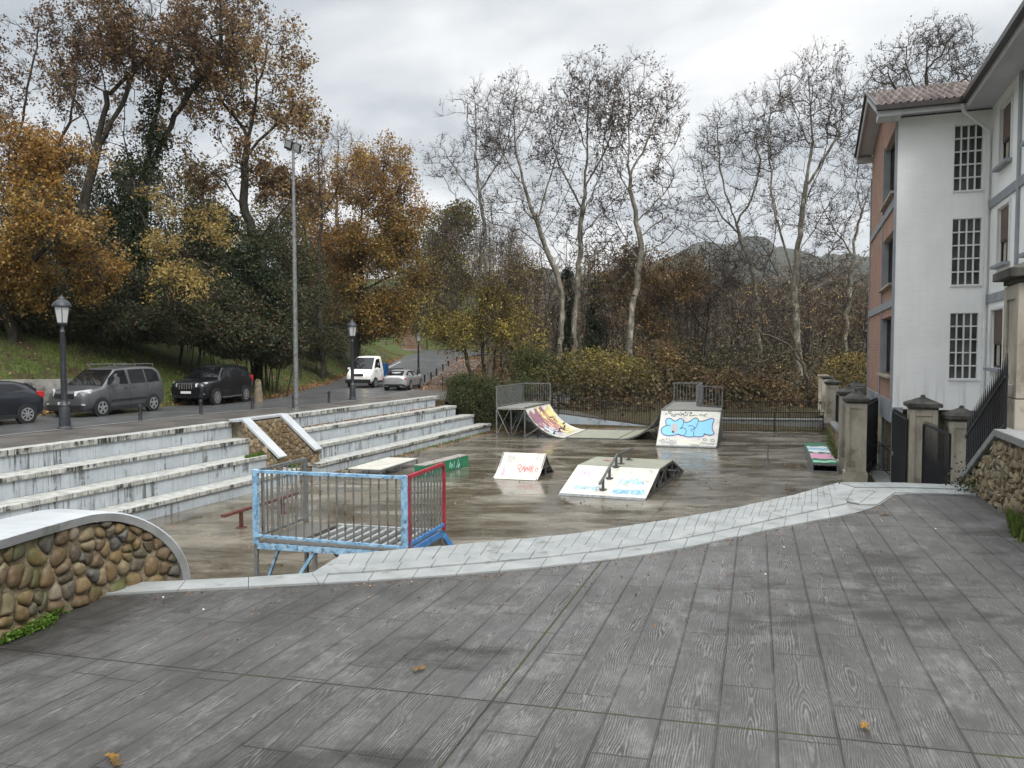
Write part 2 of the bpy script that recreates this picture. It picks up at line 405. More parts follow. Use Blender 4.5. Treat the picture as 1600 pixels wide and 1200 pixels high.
    du = cut(u, 3.455, 4.6); dv = cut(v, 1.205, 4.1)
    dd = t.m('MINIMUM', du, dv)
    cj = t.rng(dd, .003, .007, 1, 0); mossw = t.rng(dd, .004, .011, 1, 0)
    mn = t.rng(t.noise(t.comb(u, v, 4), 1.6, 6, .7), .47, .56)
    c = t.mix(cj, c, (.018, .018, .016))
    c = t.mix(t.m('MULTIPLY', mossw, mn), c, (.035, .048, .010))
    # wet and brown patches
    wet = t.rng(t.noise(t.comb(t.m('MULTIPLY', u, 1.5), t.m('MULTIPLY', v, .8), 11), .75, 6, .62), .55, .64)
    farwet = t.m('MULTIPLY', t.rng(u, 4.0, 8.0), t.rng(v, -4.5, -.6, 1.0, 0.12))
    farwet = t.m('MULTIPLY', farwet, t.rng(t.noise(t.comb(t.m('MULTIPLY', u, 1.2), t.m('MULTIPLY', v, 1.6), 3), 1.6, 7, .7), .42, .54))
    leftwet = t.m('MULTIPLY', t.rng(v, 1.9, 4.0), t.rng(t.noise(t.comb(u, v, 13), 1.1, 5, .6), .42, .58))
    wet = t.m('MAXIMUM', t.m('MULTIPLY', wet, .8), t.m('MAXIMUM', farwet, t.m('MULTIPLY', leftwet, .8)))
    c = t.mix(t.m('MULTIPLY', wet, .85), c, (.014, .012, .010))
    rough = t.rng(wet, 0, 1, .62, .42)
    h = t.m('ADD', t.m('MULTIPLY', t.m('MULTIPLY', lines, amp), .6), t.m('ADD', t.m('MULTIPLY', fibre, .15), t.m('MULTIPLY', t.m('MAXIMUM', j, cj), -1.6)))
    return finish(t, c, rough, 0, h, .7, .005, spec=.36)
M['deck'] = deck_mat()

def court_mat():
    t = newmat('wet_court_concrete')
    x, y, z = t.sep(t.pos)
    a = t.m('ADD', t.m('MULTIPLY', x, DS.x), t.m('MULTIPLY', y, DS.y))
    b = t.m('ADD', t.m('MULTIPLY', x, DT.x), t.m('MULTIPLY', y, DT.y))
    big = t.noise(t.comb(t.m('MULTIPLY', x, .22), t.m('MULTIPLY', y, .55), 0), 1.0, 6, .62, .6)
    mid = t.noise(t.comb(t.m('MULTIPLY', x, .9), t.m('MULTIPLY', y, 2.2), 3), 1.0, 7, .68, .9)
    f = t.m('ADD', t.m('MULTIPLY', big, .5), t.m('MULTIPLY', mid, .5))
    c = t.ramp(f, [(.36, (.048, .041, .030)), (.46, (.105, .092, .068)), (.54, (.17, .152, .118)), (.64, (.26, .24, .195))])
    fleck = t.noise(t.pos, 24, 5, .7); c = t.mix(t.rng(fleck, .5, .75, 0, .35), c, (.10, .08, .055))
    # slab joints
    def cut(v, per, off):
        q = t.m('DIVIDE', t.m('SUBTRACT', v, off), per); q = t.m('SUBTRACT', q, t.m('ROUND', q)); return t.m('MULTIPLY', t.m('ABSOLUTE', q), per)
    j = t.rng(t.m('MINIMUM', cut(a, 6.0, 1.0), cut(b, 5.5, 2.0)), .012, .035, 1, 0)
    c = t.mix(t.m('MULTIPLY', j, .6), c, (.035, .03, .02))
    wn = t.noise(t.comb(t.m('MULTIPLY', x, .32), t.m('MULTIPLY', y, .8), 7), 1.0, 7, .62, .5)
    right = t.rng(b, 5.0, 15.0, -.04, .20)
    wet = t.rng(t.m('ADD', wn, right), .40, .56)
    rough = t.m('ADD', t.rng(wet, 0, 1, .28, .02), t.m('MULTIPLY', fleck, .05))
    c = t.mix(t.m('MULTIPLY', wet, .5), c, (.040, .033, .023))
    rip = t.noise(t.comb(t.m('MULTIPLY', x, .6), t.m('MULTIPLY', y, 1.6), 0), 2.6, 5, .6)
    h = t.m('ADD', rip, t.m('MULTIPLY', t.m('MULTIPLY', fleck, .25), t.m('SUBTRACT', 1.0, wet)))
    return finish(t, c, rough, 0, h, .16, .02, spec=.9)
M['court'] = court_mat()

def asphalt_mat(name, cols, rough=(.3, .6), leaf=None):
    t = newmat(name)
    f = t.noise(t.pos, .7, 7, .65); c = t.ramp(f, [(.35, cols[0]), (.62, cols[1])])
    g = t.noise(t.pos, 60, 3, .7); c = t.mix(t.rng(g, .45, .7, 0, .4), c, tuple(q * 1.6 for q in cols[1]))
    r_ = t.rng(t.noise(t.pos, .9, 5, .6), .42, .6, rough[0], rough[1])
    if leaf:
        k = t.rng(t.noise(t.pos, 9, 7, .75), .52, .60); c = t.mix(k, c, leaf)
    return finish(t, c, r_, 0, g, .3, .006)
M['asphalt'] = asphalt_mat('wet_asphalt', [(.055, .056, .058), (.075, .076, .078)], (.30, .46))
M['pavement'] = asphalt_mat('paving', [(.07, .064, .057), (.105, .098, .09)], (.28, .5))
M['leafy_path'] = asphalt_mat('leaf_strewn_paving', [(.07, .058, .045), (.12, .10, .08)], (.5, .8), (.13, .062, .03))

def ground_mat():
    t = newmat('soil_grass_and_leaves')
    f = t.noise(t.pos, .5, 7, .65); g = t.noise(t.pos, 7, 6, .7)
    x, y, z = t.sep(t.pos)
    soil = t.ramp(g, [(.36, (.020, .017, .011)), (.5, (.048, .036, .022)), (.62, (.085, .055, .028))])
    grass = t.ramp(g, [(.36, (.026, .038, .010)), (.52, (.058, .082, .018)), (.68, (.10, .125, .032))])
    k = t.rng(f, .40, .52)
    left = t.rng(x, -7.5, -4.0, 1, 0)           # the bank along the road is grassed, the wood floor is leaf litter
    k = t.m('MULTIPLY', k, t.m('MAXIMUM', left, .18))
    return finish(t, t.mix(k, soil, grass), .85, 0, g, .8, .06, spec=.2)
M['ground'] = ground_mat()

def seating_mat(kind):
    t = newmat('terrace_' + kind)
    x, y, z = t.sep(t.obj)
    if kind == 'coping':
        f = t.noise(t.obj, 5, 6, .65); c = t.ramp(f, [(.34, (.25, .25, .23)), (.50, (.37, .375, .35)), (.66, (.48, .485, .46))])
        q = t.m('DIVIDE', x, .42); q = t.m('SUBTRACT', q, t.m('ROUND', q)); e = t.m('MULTIPLY', t.m('ABSOLUTE', q), .42)
        j = t.m('MULTIPLY', t.rng(e, .007, .022, 1, 0), t.rng(t.white(t.comb(t.m('FLOOR', t.m('ADD', t.m('DIVIDE', x, .42), .5)), z)), .2, .6, .35, 1))
        st_ = t.noise(t.comb(t.m('MULTIPLY', x, 7), t.m('MULTIPLY', y, 2), t.m('MULTIPLY', z, .9)), 1, 5, .65)
        zone = t.noise(t.comb(t.m('MULTIPLY', x, .7), y, t.m('MULTIPLY', z, 1.3)), 1, 5, .7)
        gr = t.m('MULTIPLY', t.rng(st_, .46, .56), t.rng(zone, .48, .56))
        # grime sits on the faces, less on top
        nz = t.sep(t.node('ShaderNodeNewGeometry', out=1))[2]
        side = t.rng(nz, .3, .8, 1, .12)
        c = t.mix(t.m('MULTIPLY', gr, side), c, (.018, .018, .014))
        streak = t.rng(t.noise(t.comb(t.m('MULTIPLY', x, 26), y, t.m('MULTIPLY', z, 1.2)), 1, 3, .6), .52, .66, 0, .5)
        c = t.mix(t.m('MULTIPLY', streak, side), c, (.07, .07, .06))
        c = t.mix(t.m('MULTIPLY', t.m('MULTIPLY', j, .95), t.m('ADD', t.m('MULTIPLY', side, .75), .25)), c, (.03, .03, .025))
        return finish(t, c, .55, 0, f, .3, .006)
    f = t.noise(t.obj, 1.6, 6, .6); c = t.ramp(f, [(.35, (.33, .37, .40)), (.6, (.42, .46, .49))])
    st_ = t.noise(t.comb(t.m('MULTIPLY', x, 9), y, t.m('MULTIPLY', z, .5)), 1, 5, .6)
    zone = t.noise(t.comb(t.m('MULTIPLY', x, .8), y, t.m('MULTIPLY', z, 1.0)), 1, 5, .7)
    gr = t.m('MULTIPLY', t.rng(st_, .50, .60), t.rng(zone, .47, .56)); c = t.mix(t.m('MULTIPLY', gr, .8), c, (.04, .04, .034))
    fine = t.rng(t.noise(t.comb(t.m('MULTIPLY', x, 30), y, t.m('MULTIPLY', z, .8)), 1, 3, .6), .5, .7, 0, .30)
    c = t.mix(fine, c, (.13, .135, .13))
    q = t.m('DIVIDE', x, 1.32); q = t.m('SUBTRACT', q, t.m('ROUND', q)); j = t.rng(t.m('MULTIPLY', t.m('ABSOLUTE', q), 1.32), .006, .02, 1, 0)
    c = t.mix(t.m('MULTIPLY', j, .4), c, (.10, .10, .095))
    return finish(t, c, .6, 0, f, .2, .006)
M['coping'] = seating_mat('coping'); M['riser'] = seating_mat('riser')
M['blue_wall'] = rough_mat('pale_blue_grey_wall', [(.24, .29, .33), (.34, .39, .43)], 1.2, .6, 0, .2, .005, dirt=(.14, .14, .12), dirt_scale=1.5, dirt_lo=.57)

def stone_mat(name, stops, moss=.12):
    t = newmat(name)
    r_ = t.node('ShaderNodeNewGeometry', out=8)
    c = t.ramp(r_, stops, 'CONSTANT' if len(stops) > 6 else 'LINEAR')
    f = t.noise(t.obj, 9, 7, .65); c = t.mix(t.rng(f, .35, .7, 0, .55), c, (.10, .085, .06))
    f2 = t.noise(t.obj, 26, 6, .7); c = t.mix(t.rng(f2, .5, .7, 0, .35), c, (.34, .30, .23))
    ms = t.rng(t.noise(t.obj, 2.3, 5, .6), .56, .66, 0, moss * 5); c = t.mix(ms, c, (.055, .07, .018))
    return finish(t, c, .62, 0, t.m('ADD', f, t.m('MULTIPLY', f2, .5)), .5, .012, spec=.3)
M['cobble'] = stone_mat('river_cobbles', [(0, (.10, .065, .03)), (.14, (.17, .115, .05)), (.28, (.065, .048, .032)), (.42, (.14, .088, .04)), (.55, (.095, .08, .06)), (.68, (.20, .155, .09)), (.8, (.075, .075, .075)), (.88, (.12, .068, .034)), (.95, (.26, .22, .16))], .16)
M['rubble'] = stone_mat('rubble_stones', [(0, (.30, .22, .12)), (.3, (.20, .15, .085)), (.5, (.38, .30, .18)), (.7, (.16, .13, .09)), (1, (.45, .39, .29))], .04)
M['brown_rubble'] = stone_mat('brown_rubble_stones', [(0, (.27, .19, .10)), (.3, (.16, .11, .065)), (.5, (.33, .24, .13)), (.7, (.14, .10, .065)), (1, (.38, .30, .19))], .05)

def brick_mat():
    t = newmat('red_brick')
    x, y, z = t.sep(t.obj)
    n = t.node('ShaderNodeTexBrick', {'Vector': t.comb(y, z, 0), 'Color1': (.42, .19, .12, 1), 'Color2': (.32, .13, .08, 1), 'Mortar': (.42, .36, .31, 1), 'Scale': 1.0, 'Mortar Size': .010, 'Brick Width': .24, 'Row Height': .062, 'Bias': 0.0})
    c = t.mix(t.rng(t.noise(t.obj, 1.3, 6), .4, .65, 0, .35), n, (.20, .10, .07))
    return finish(t, c, .85, 0, t.noise(t.obj, 30, 3), .2, .004)
M['brick'] = brick_mat()
def render_mat():
    t = newmat('white_render')
    x, y, z = t.sep(t.obj)
    f = t.noise(t.obj, .7, 7, .6); c = t.ramp(f, [(.35, (.83, .84, .84)), (.6, (.90, .91, .91))])
    s_ = t.noise(t.comb(t.m('MULTIPLY', x, 9), t.m('MULTIPLY', y, 9), t.m('MULTIPLY', z, .35)), 1, 5, .6)
    lo = t.rng(z, .0, 1.3, 1, .1)
    c = t.mix(t.m('MULTIPLY', t.rng(s_, .48, .66, 0, .55), lo), c, (.42, .42, .40))
    b = t.noise(t.comb(t.m('MULTIPLY', x, 1.5), t.m('MULTIPLY', y, 1.5), t.m('MULTIPLY', z, 6)), 1.4, 6, .65)
    return finish(t, c, .75, 0, b, .45, .02)
M['render'] = render_mat()
M['trim_grey'] = rough_mat('grey_trim', [(.24, .26, .29), (.31, .33, .36)], 2, .7, 0, .1, .003)
M['white_trim'] = rough_mat('white_trim', [(.66, .67, .67), (.74, .75, .75)], 2, .5, 0, .1, .003)
M['soffit'] = rough_mat('soffit', [(.50, .51, .53), (.58, .59, .61)], .8, .75, 0, .1, .003)
M['gutter'] = rough_mat('brown_gutter', [(.03, .026, .025), (.05, .044, .04)], 4, .4, .3, .1, .003)
M['blind'] = rough_mat('brown_blind', [(.10, .065, .05), (.135, .09, .07)], 2, .6, 0, .05, .002, sc=(1, 1, 14))
M['curtain'] = rough_mat('cream_curtain', [(.30, .27, .20), (.46, .43, .34)], 3, .8, 0, .1, .004, sc=(9, 9, .4))
def pane_mat():
    t = newmat('window_glass')
    f = t.noise(t.obj, 1.8, 3, .5)
    c = t.ramp(f, [(.35, (.035, .038, .040)), (.65, (.10, .105, .105))])
    return finish(t, c, .07, 0, t.noise(t.obj, 2.5, 2), .04, .02, spec=.7)
M['pane'] = pane_mat()
def tile_mat():
    t = newmat('clay_roof_tiles')
    r_ = t.white(t.vm('FLOOR', t.map(t.obj, scale=(4.2, 2.8, 0))), '3D')
    c = t.ramp(r_, [(0, (.06, .042, .036)), (.4, (.10, .070, .060)), (.75, (.17, .13, .115)), (1, (.25, .21, .19))])
    c = t.mix(t.rng(t.noise(t.obj, 6, 6, .7), .45, .65, 0, .5), c, (.09, .08, .065))
    return finish(t, c, .8, 0, t.noise(t.obj, 20, 4), .3, .01)
M['tile'] = tile_mat()

def leaf_mat(name, stops, trans=.38, clump=None, cs=.35, gain=1.15):
    t = newmat(name)
    r_ = t.node('ShaderNodeNewGeometry', out=8)
    f = t.noise(t.pos, cs, 3, .6)
    k = t.m('ADD', t.m('MULTIPLY', r_, .55), t.m('MULTIPLY', t.rng(f, .33, .67), .45))
    c = t.ramp(k, [(p_, tuple(min(.8, q * gain) for q in c_)) for p_, c_ in stops])
    b = t.n.new('ShaderNodeBsdfPrincipled'); t.put(b.inputs['Base Color'], c); b.inputs['Roughness'].default_value = .6; b.inputs['Specular IOR Level'].default_value = .25
    tr = t.n.new('ShaderNodeBsdfTranslucent'); t.put(tr.inputs[0], c)
    mx = t.n.new('ShaderNodeMixShader'); mx.inputs[0].default_value = trans
    t.l.new(b.outputs[0], mx.inputs[1]); t.l.new(tr.outputs[0], mx.inputs[2])
    o = t.n.new('ShaderNodeOutputMaterial'); t.l.new(mx.outputs[0], o.inputs[0]); return t.mat
L = {
 'oak': leaf_mat('oak_leaves', [(.1, (.10, .065, .032)), (.4, (.19, .12, .055)), (.65, (.31, .19, .085)), (.9, (.42, .30, .15))], gain=.95),
 'oak_dark': leaf_mat('dark_oak_leaves', [(.1, (.065, .042, .030)), (.45, (.13, .078, .048)), (.75, (.20, .125, .072)), (.95, (.30, .20, .11))], gain=.95),
 'orange': leaf_mat('orange_leaves', [(.1, (.14, .070, .018)), (.35, (.27, .14, .032)), (.6, (.38, .22, .05)), (.85, (.44, .30, .08)), (1, (.26, .23, .07))], cs=.5, gain=1.0),
 'golden': leaf_mat('golden_leaves', [(.1, (.16, .11, .04)), (.4, (.28, .20, .07)), (.7, (.38, .29, .11)), (.95, (.46, .38, .17))]),
 'yellow': leaf_mat('yellow_green_leaves', [(.1, (.12, .10, .028)), (.4, (.24, .19, .045)), (.7, (.38, .31, .07)), (.95, (.50, .42, .12))]),
 'olive': leaf_mat('olive_leaves', [(.1, (.035, .04, .010)), (.4, (.075, .078, .016)), (.7, (.13, .12, .025)), (.95, (.22, .16, .04))]),
 'ivy': leaf_mat('ivy_leaves', [(.1, (.014, .024, .010)), (.45, (.032, .050, .018)), (.75, (.055, .066, .026)), (.95, (.095, .095, .04))], .12, gain=.9),
 'hedge': leaf_mat('evergreen_hedge_leaves', [(.1, (.018, .030, .008)), (.45, (.042, .054, .018)), (.75, (.075, .083, .028)), (.95, (.12, .11, .04))], .15, gain=.95),
 'russet': leaf_mat('russet_leaves', [(.1, (.060, .042, .024)), (.4, (.12, .080, .038)), (.7, (.19, .115, .045)), (.95, (.36, .20, .08))]),
 'brown': leaf_mat('dry_brown_leaves', [(.1, (.040, .028, .022)), (.5, (.075, .050, .036)), (.9, (.12, .075, .045))], .15),
 'purple': leaf_mat('purple_brown_leaves', [(.1, (.05, .032, .028)), (.5, (.10, .062, .048)), (.9, (.16, .10, .07))], .2),
 'cypress': leaf_mat('cypress_leaves', [(.1, (.010, .017, .008)), (.6, (.022, .034, .014)), (1, (.035, .05, .02))], .05),
 'grass': leaf_mat('grass_blades', [(.1, (.040, .060, .014)), (.45, (.080, .115, .024)), (.75, (.11, .14, .036)), (1, (.22, .17, .08))], .2),
 'litter': leaf_mat('fallen_leaves', [(.1, (.07, .038, .022)), (.4, (.15, .075, .038)), (.7, (.24, .135, .065)), (.95, (.38, .25, .13))], .1),
 'moss': leaf_mat('moss_and_weeds', [(.1, (.035, .07, .008)), (.5, (.07, .13, .015)), (.9, (.12, .20, .03))], .2),
 'under': leaf_mat('undergrowth_leaves', [(.1, (.022, .022, .012)), (.4, (.045, .042, .020)), (.7, (.085, .062, .028)), (.95, (.13, .085, .042))], .15, cs=.15),
 'wood': leaf_mat('woodland_twigs', [(.1, (.055, .046, .036)), (.45, (.095, .078, .055)), (.75, (.15, .105, .060)), (.95, (.22, .13, .055))], .1, cs=.06),
}
def bark(name, a, b, c=None, sc=(1, 1, .25), scale=9):
    t = newmat(name); f = t.noise(t.map(t.obj, scale=sc), scale, 5, .65)
    if c: col = t.ramp(f, [(.38, a), (.47, b), (.56, b), (.62, c)])
    else: col = t.ramp(f, [(.35, a), (.65, b)])
    return finish(t, col, .85, 0, f, .5, .02, spec=.2)
M['bark_dark'] = bark('dark_oak_bark', (.022, .020, .016), (.060, .054, .043))
M['bark_plane'] = bark('plane_bark', (.075, .070, .054), (.17, .158, .125), (.34, .32, .27), (1, 1, .5), 2.6)
M['bark_birch'] = bark('pale_bark', (.13, .12, .10), (.30, .29, .26), (.42, .41, .38), (1, 1, .8), 3)
M['bark_grey'] = bark('grey_brown_bark', (.050, .043, .034), (.12, .105, .085))
M['bark_twig'] = bark('dark_twigs', (.030, .024, .020), (.075, .062, .052))
M['hill'] = None
def hill_mat():
    t = newmat('wooded_mountain')
    f = t.noise(t.pos, .022, 7, .7); g = t.noise(t.pos, .12, 5, .7)
    k = t.m('ADD', t.m('MULTIPLY', f, .5), t.m('MULTIPLY', g, .5))
    c = t.ramp(k, [(.36, (.016, .022, .018)), (.47, (.030, .036, .026)), (.56, (.055, .052, .036)), (.66, (.075, .085, .045))])
    return finish(t, c, .95, 0, g, 1.0, 6.0, spec=.1)
M['hill'] = hill_mat()

# ------------------------------------------------------------------ the ground sheet
def build_ground():
    ss = [-3000, -800, -300, -120, -60] + list(np.arange(-40, 17, 2.0)) + list(np.arange(17, 60, 1.5)) + list(np.arange(60, 140, 4.0)) + [145, 170, 210, 300, 500, 900, 1800, 4000]
    tt = [-3000, -900, -350, -160, -90, -60, -45, -36] + list(np.arange(-30, -2.9, 1.0)) + [-2.8, -1.5, -.36, -.30, 2, 6, 10, 14, 18.95, 19.0, 21, 24, 28, 33, 40, 60, 100, 200, 500, 1500, 4000]
    vs, fs = [], []
    rr = random.Random(3)
    for s in ss:
        for t in tt:
            p = st(s, t); z = ground(p.x, p.y)
            if -.31 < t < 18.96 and -60 < s < 17.4 + max(0, min(t, 8)) * .55: z = -.45
            elif p.y > 30 or t < -9:
                z += (mnoise.noise(Vector((p.x * .35, p.y * .35, 0))) * .18 if abs(s) < 200 else 0)
            if p.x > interp(p.y, LEDGE) - .3 and p.x < -2 and p.y < 112: z = min(z, ground(p.x, p.y)) - .12
            if t > 18.9 and p.y < 40: z = -.02
            vs.append((p.x, p.y, z))
    n = len(tt)
    for i in range(len(ss) - 1):
        for j in range(n - 1): fs.append((i * n + j, i * n + j + 1, (i + 1) * n + j + 1, (i + 1) * n + j))
    mb = MB(); mb.add(vs, fs); o = mb.build('ground', M['ground'], smooth=True)
    tag(o, kind='structure')
build_ground()

def sheet(name, left, right, ys, m, dz):
    """strip following the terrain between x=left(y) and x=right(y)"""
    mb = MB(); rows = []
    for y in ys:
        a, b = left(y), right(y); row = []
        for k in range(9):
            x = lerp(a, b, k / 8); row.append(Vector((x, y, ground(max(x, interp(y, LEDGE) + .01), y) + dz)))
        rows.append(row)
    mb.loft(rows, cap=False); return tag(mb.build(name, m, smooth=True), kind='structure')
def kerbx(y):                           # right side of the carriageway
    s_edge = st(0, -2.85); base = s_edge.x + (y - s_edge.y) * .39
    return interp(y, [(-40, st(0, -2.85).x + (-40 - st(0, -2.85).y) * .375), (30, -10.25), (35, -8.3), (48, -6.4), (62, -7.0), (68, -6.7), (79, -6.6), (85, -6.1), (93, -6.3), (100, -4.5), (106, -1), (112, 3)]) if y > 28 else base
ys = list(np.arange(-38, 113, 1.5))
sheet('road', lambda y: interp(y, LEDGE), kerbx, ys, M['asphalt'], .0)
def pave_right(y):
    e = st(0, -.34); x = e.x + (y - e.y) * .375
    return x if y < 41 else interp(y, [(41, x), (44, -2.2), (60, -4.6), (80, -4.8), (90, -4.2)])
sheet('pavement', kerbx, pave_right, [y for y in ys if y < 60], M['pavement'], .02)
sheet('leafy_pavement', kerbx, lambda y: interp(y, [(57, -4.4), (80, -3.6), (92, -3.4)]), [y for y in ys if 58 < y < 92], M['leafy_path'], .02)
# thin kerb line between carriageway and pavement
mb = MB()
yk = [y for y in ys if y < 92]
A = [Vector((kerbx(y) - .07, y, ground(kerbx(y), y) + .035)) for y in yk]; B = [p + Vector((.14, 0, 0)) for p in A]
mb.strip(A, B); mb.strip([p - Vector((0, 0, .10)) for p in A], A)
tag(mb.build('kerb', M['cap_side']), kind='structure')
# white broken line across the road mouth
mb = MB()
for i in range(7):
    a = gnd(648 + i * 10.2, 562.5 + i * .25); mb.box((a.x, a.y, a.z + .02), (.42, .5, .008))
tag(mb.build('road_marking', M['white_trim']), kind='structure')
# path up the hillside
mb = MB(); rows = []
for y in np.linspace(111, 140, 16):
    x0 = interp(y, [(111, -16.0), (116, -16.4), (122, -17.7), (130, -19.6), (140, -22)]); x1 = x0 + interp(y, [(111, 3.0), (118, 2.0), (140, 1.8)])
    rows.append([Vector((lerp(x0, x1, k / 4), y, ground(lerp(x0, x1, k / 4), y) + (.22 if y > 112 else .03))) for k in range(5)])
mb.loft(rows, cap=False); tag(mb.build('path', M['leafy_path'], smooth=True), kind='structure')

# ------------------------------------------------------------------ court floor
mb = MB(); g = []
for s in np.linspace(-40, 26, 34):
    g.append([st(s, t, 0) for t in np.linspace(-.2, 18.9, 12)])
mb.loft(g, cap=False); tag(mb.build('court', M['court']), kind='structure')

# ------------------------------------------------------------------ plaza deck and its pale stone edging
INNER = [(165, 931), (300, 924), (400, 919.5), (500, 914), (600, 908.5), (690, 902), (780, 894.5), (860, 887), (940, 878), (1010, 868), (1075, 857), (1130, 845), (1185, 833), (1230, 823), (1290, 812), (1330, 804), (1372, 791), (1400, 772), (1570, 776)]
OUTER = [(193, 914), (310, 909.5), (400, 905), (487, 898.5), (530, 871), (560, 869.5), (640, 862), (720, 855), (800, 848), (900, 838), (1000, 823), (1070, 811.5), (1140, 799), (1200, 786), (1240, 777), (1275, 767), (1310, 757)]
inn = [deck(*p) for p in INNER]
A = [Vector((-5.2, 5.2, 0))] + [Vector(p) for p in inn] + [Vector((10, 9.3, 0)), Vector((15, 8.6, 0))]
B = [Vector((p.x * 1.0, -7.0, 0)) for p in A]
rows = [[Vector((lerp(a.x, b.x, k / 8), lerp(a.y, b.y, k / 8), 0)) for k in range(9)] for a, b in zip(A, B)]
for r_ in rows:
    for p in r_: p.z = deck_z(p.x, p.y)
mb = MB(); mb.loft(rows, cap=False); tag(mb.build('plaza_deck', M['deck']), kind='structure')

def resample(P, step=None, n=None):
    P = [Vector(p) for p in P]; d = [0]
    for a, b in zip(P, P[1:]): d.append(d[-1] + (b - a).length)
    n = n or max(1, round(d[-1] / step)); out = []
    for i in range(n + 1):
        q = d[-1] * i / n; j = max(0, min(len(P) - 2, int(np.searchsorted(d, q)) - 1))
        out.append(P[j].lerp(P[j + 1], (q - d[j]) / max(1e-6, d[j + 1] - d[j])))
    return out
def slabs(mb, P, Q, lift, gap=.003, thick=.16, skew=0):
    """row of slabs between polylines P (outer) and Q (inner), same count"""
    rr = random.Random(5)
    for i in range(len(P) - 1):
        a, b, c, d = P[i], P[i + 1], Q[i + 1], Q[i]
        e = (b - a).normalized() * gap; f = (d - a).normalized() * gap * .6
        dz = Vector((0, 0, lift + rr.uniform(-.002, .002)))
        top = [a + e + f + dz, b - e + f + dz, c - e - f + dz, d + e - f + dz]
        mb.prism(top, (0, 0, -thick))
up_out = [deck(*p) for p in OUTER]; main_out = up_out[4:]; main_in = inn[4:16]
outN = resample(main_out, n=60)
inN0 = [inn[3] + (inn[4] - inn[3]) * .05] + inn[4:16]
inN = resample(inN0, n=60)
f1 = [a.lerp(b, .50) for a, b in zip(outN, inN)]; f2 = [a.lerp(b, .74) for a, b in zip(outN, inN)]
mb = MB()
def pick(P, k): return resample(P, n=k)
slabs(mb, pick(outN, 44), pick(f1, 44), .030)
slabs(mb, pick(f1, 21), pick(f2, 21), .030)
slabs(mb, pick(f2, 16), pick(inN, 16), .016)
o1 = [deck(193, 914), deck(310, 909.5), deck(400, 905), deck(487, 898.5)]; i1 = [deck(165, 931), deck(300, 924), deck(400, 919.5), deck(498, 914)]
slabs(mb, pick(o1, 3), pick(i1, 3), .02)
slabs(mb, [deck(487, 898.5), deck(528, 873)], [deck(498, 914), inN[0]], .018)
# the straight run at the right, and the skewed slabs joining both
t0 = resample([deck(1312, 757), deck(1400, 757.5), deck(1570, 764)], n=8); t1 = resample([deck(1335, 764.5), deck(1405, 764.8), deck(1572, 770)], n=8); t2 = resample([deck(1368, 771), deck(1408, 771.5), deck(1574, 776.5)], n=8)
slabs(mb, t0, t1, .030); slabs(mb, t1, t2, .018)
slabs(mb, [deck(1313, 758), deck(1335, 765.5)], [deck(1300, 780), deck(1322, 786)], .030)
slabs(mb, [deck(1335, 765.5), deck(1366, 772)], [deck(1322, 786), deck(1342, 790)], .026)
slabs(mb, [deck(1366, 772), deck(1398, 772)], [deck(1342, 790), deck(1370, 791)], .022)
slabs(mb, [deck(1270, 777), deck(1300, 780)], [deck(1285, 790), deck(1315, 786)], .024)
o = mb.build('stone_edging', M['stone_slab'], bevel=.002); tag(o, kind='structure')
# bed the slabs lie on, and the wall that drops to the court
bed = [deck(193, 914)] + [deck(*p) for p in OUTER[1:]] + [deck(1400, 757.5), deck(1572, 764), Vector((11, 10.4, 0))]
bb = [deck(165, 931)] + [deck(*p) for p in INNER[1:]]
mb = MB()
bo = resample(bed[:-1], n=40); bi = resample(inn, n=40)
mb.strip([p + Vector((0, 0, .004)) for p in bo], [p + Vector((0, 0, .004)) for p in bi])
tag(mb.build('edging_bed', M['cap_side']), kind='structure')
mb = MB(); prev = None
P = [Vector((-7, 6.9, 0)), Vector((-4.4, 6.6, 0))] + bed
P2 = [p.copy() for p in P]
for p in P2: p.z = deck_z(p.x, p.y) - .012
mb.strip(P2, [Vector((p.x, p.y, -.3)) for p in P2])
wl = mb.build('retaining_wall', M['cap_side']); tag(wl, 'concrete retaining wall dropping from the plaza edging down to the skate court', 'wall')

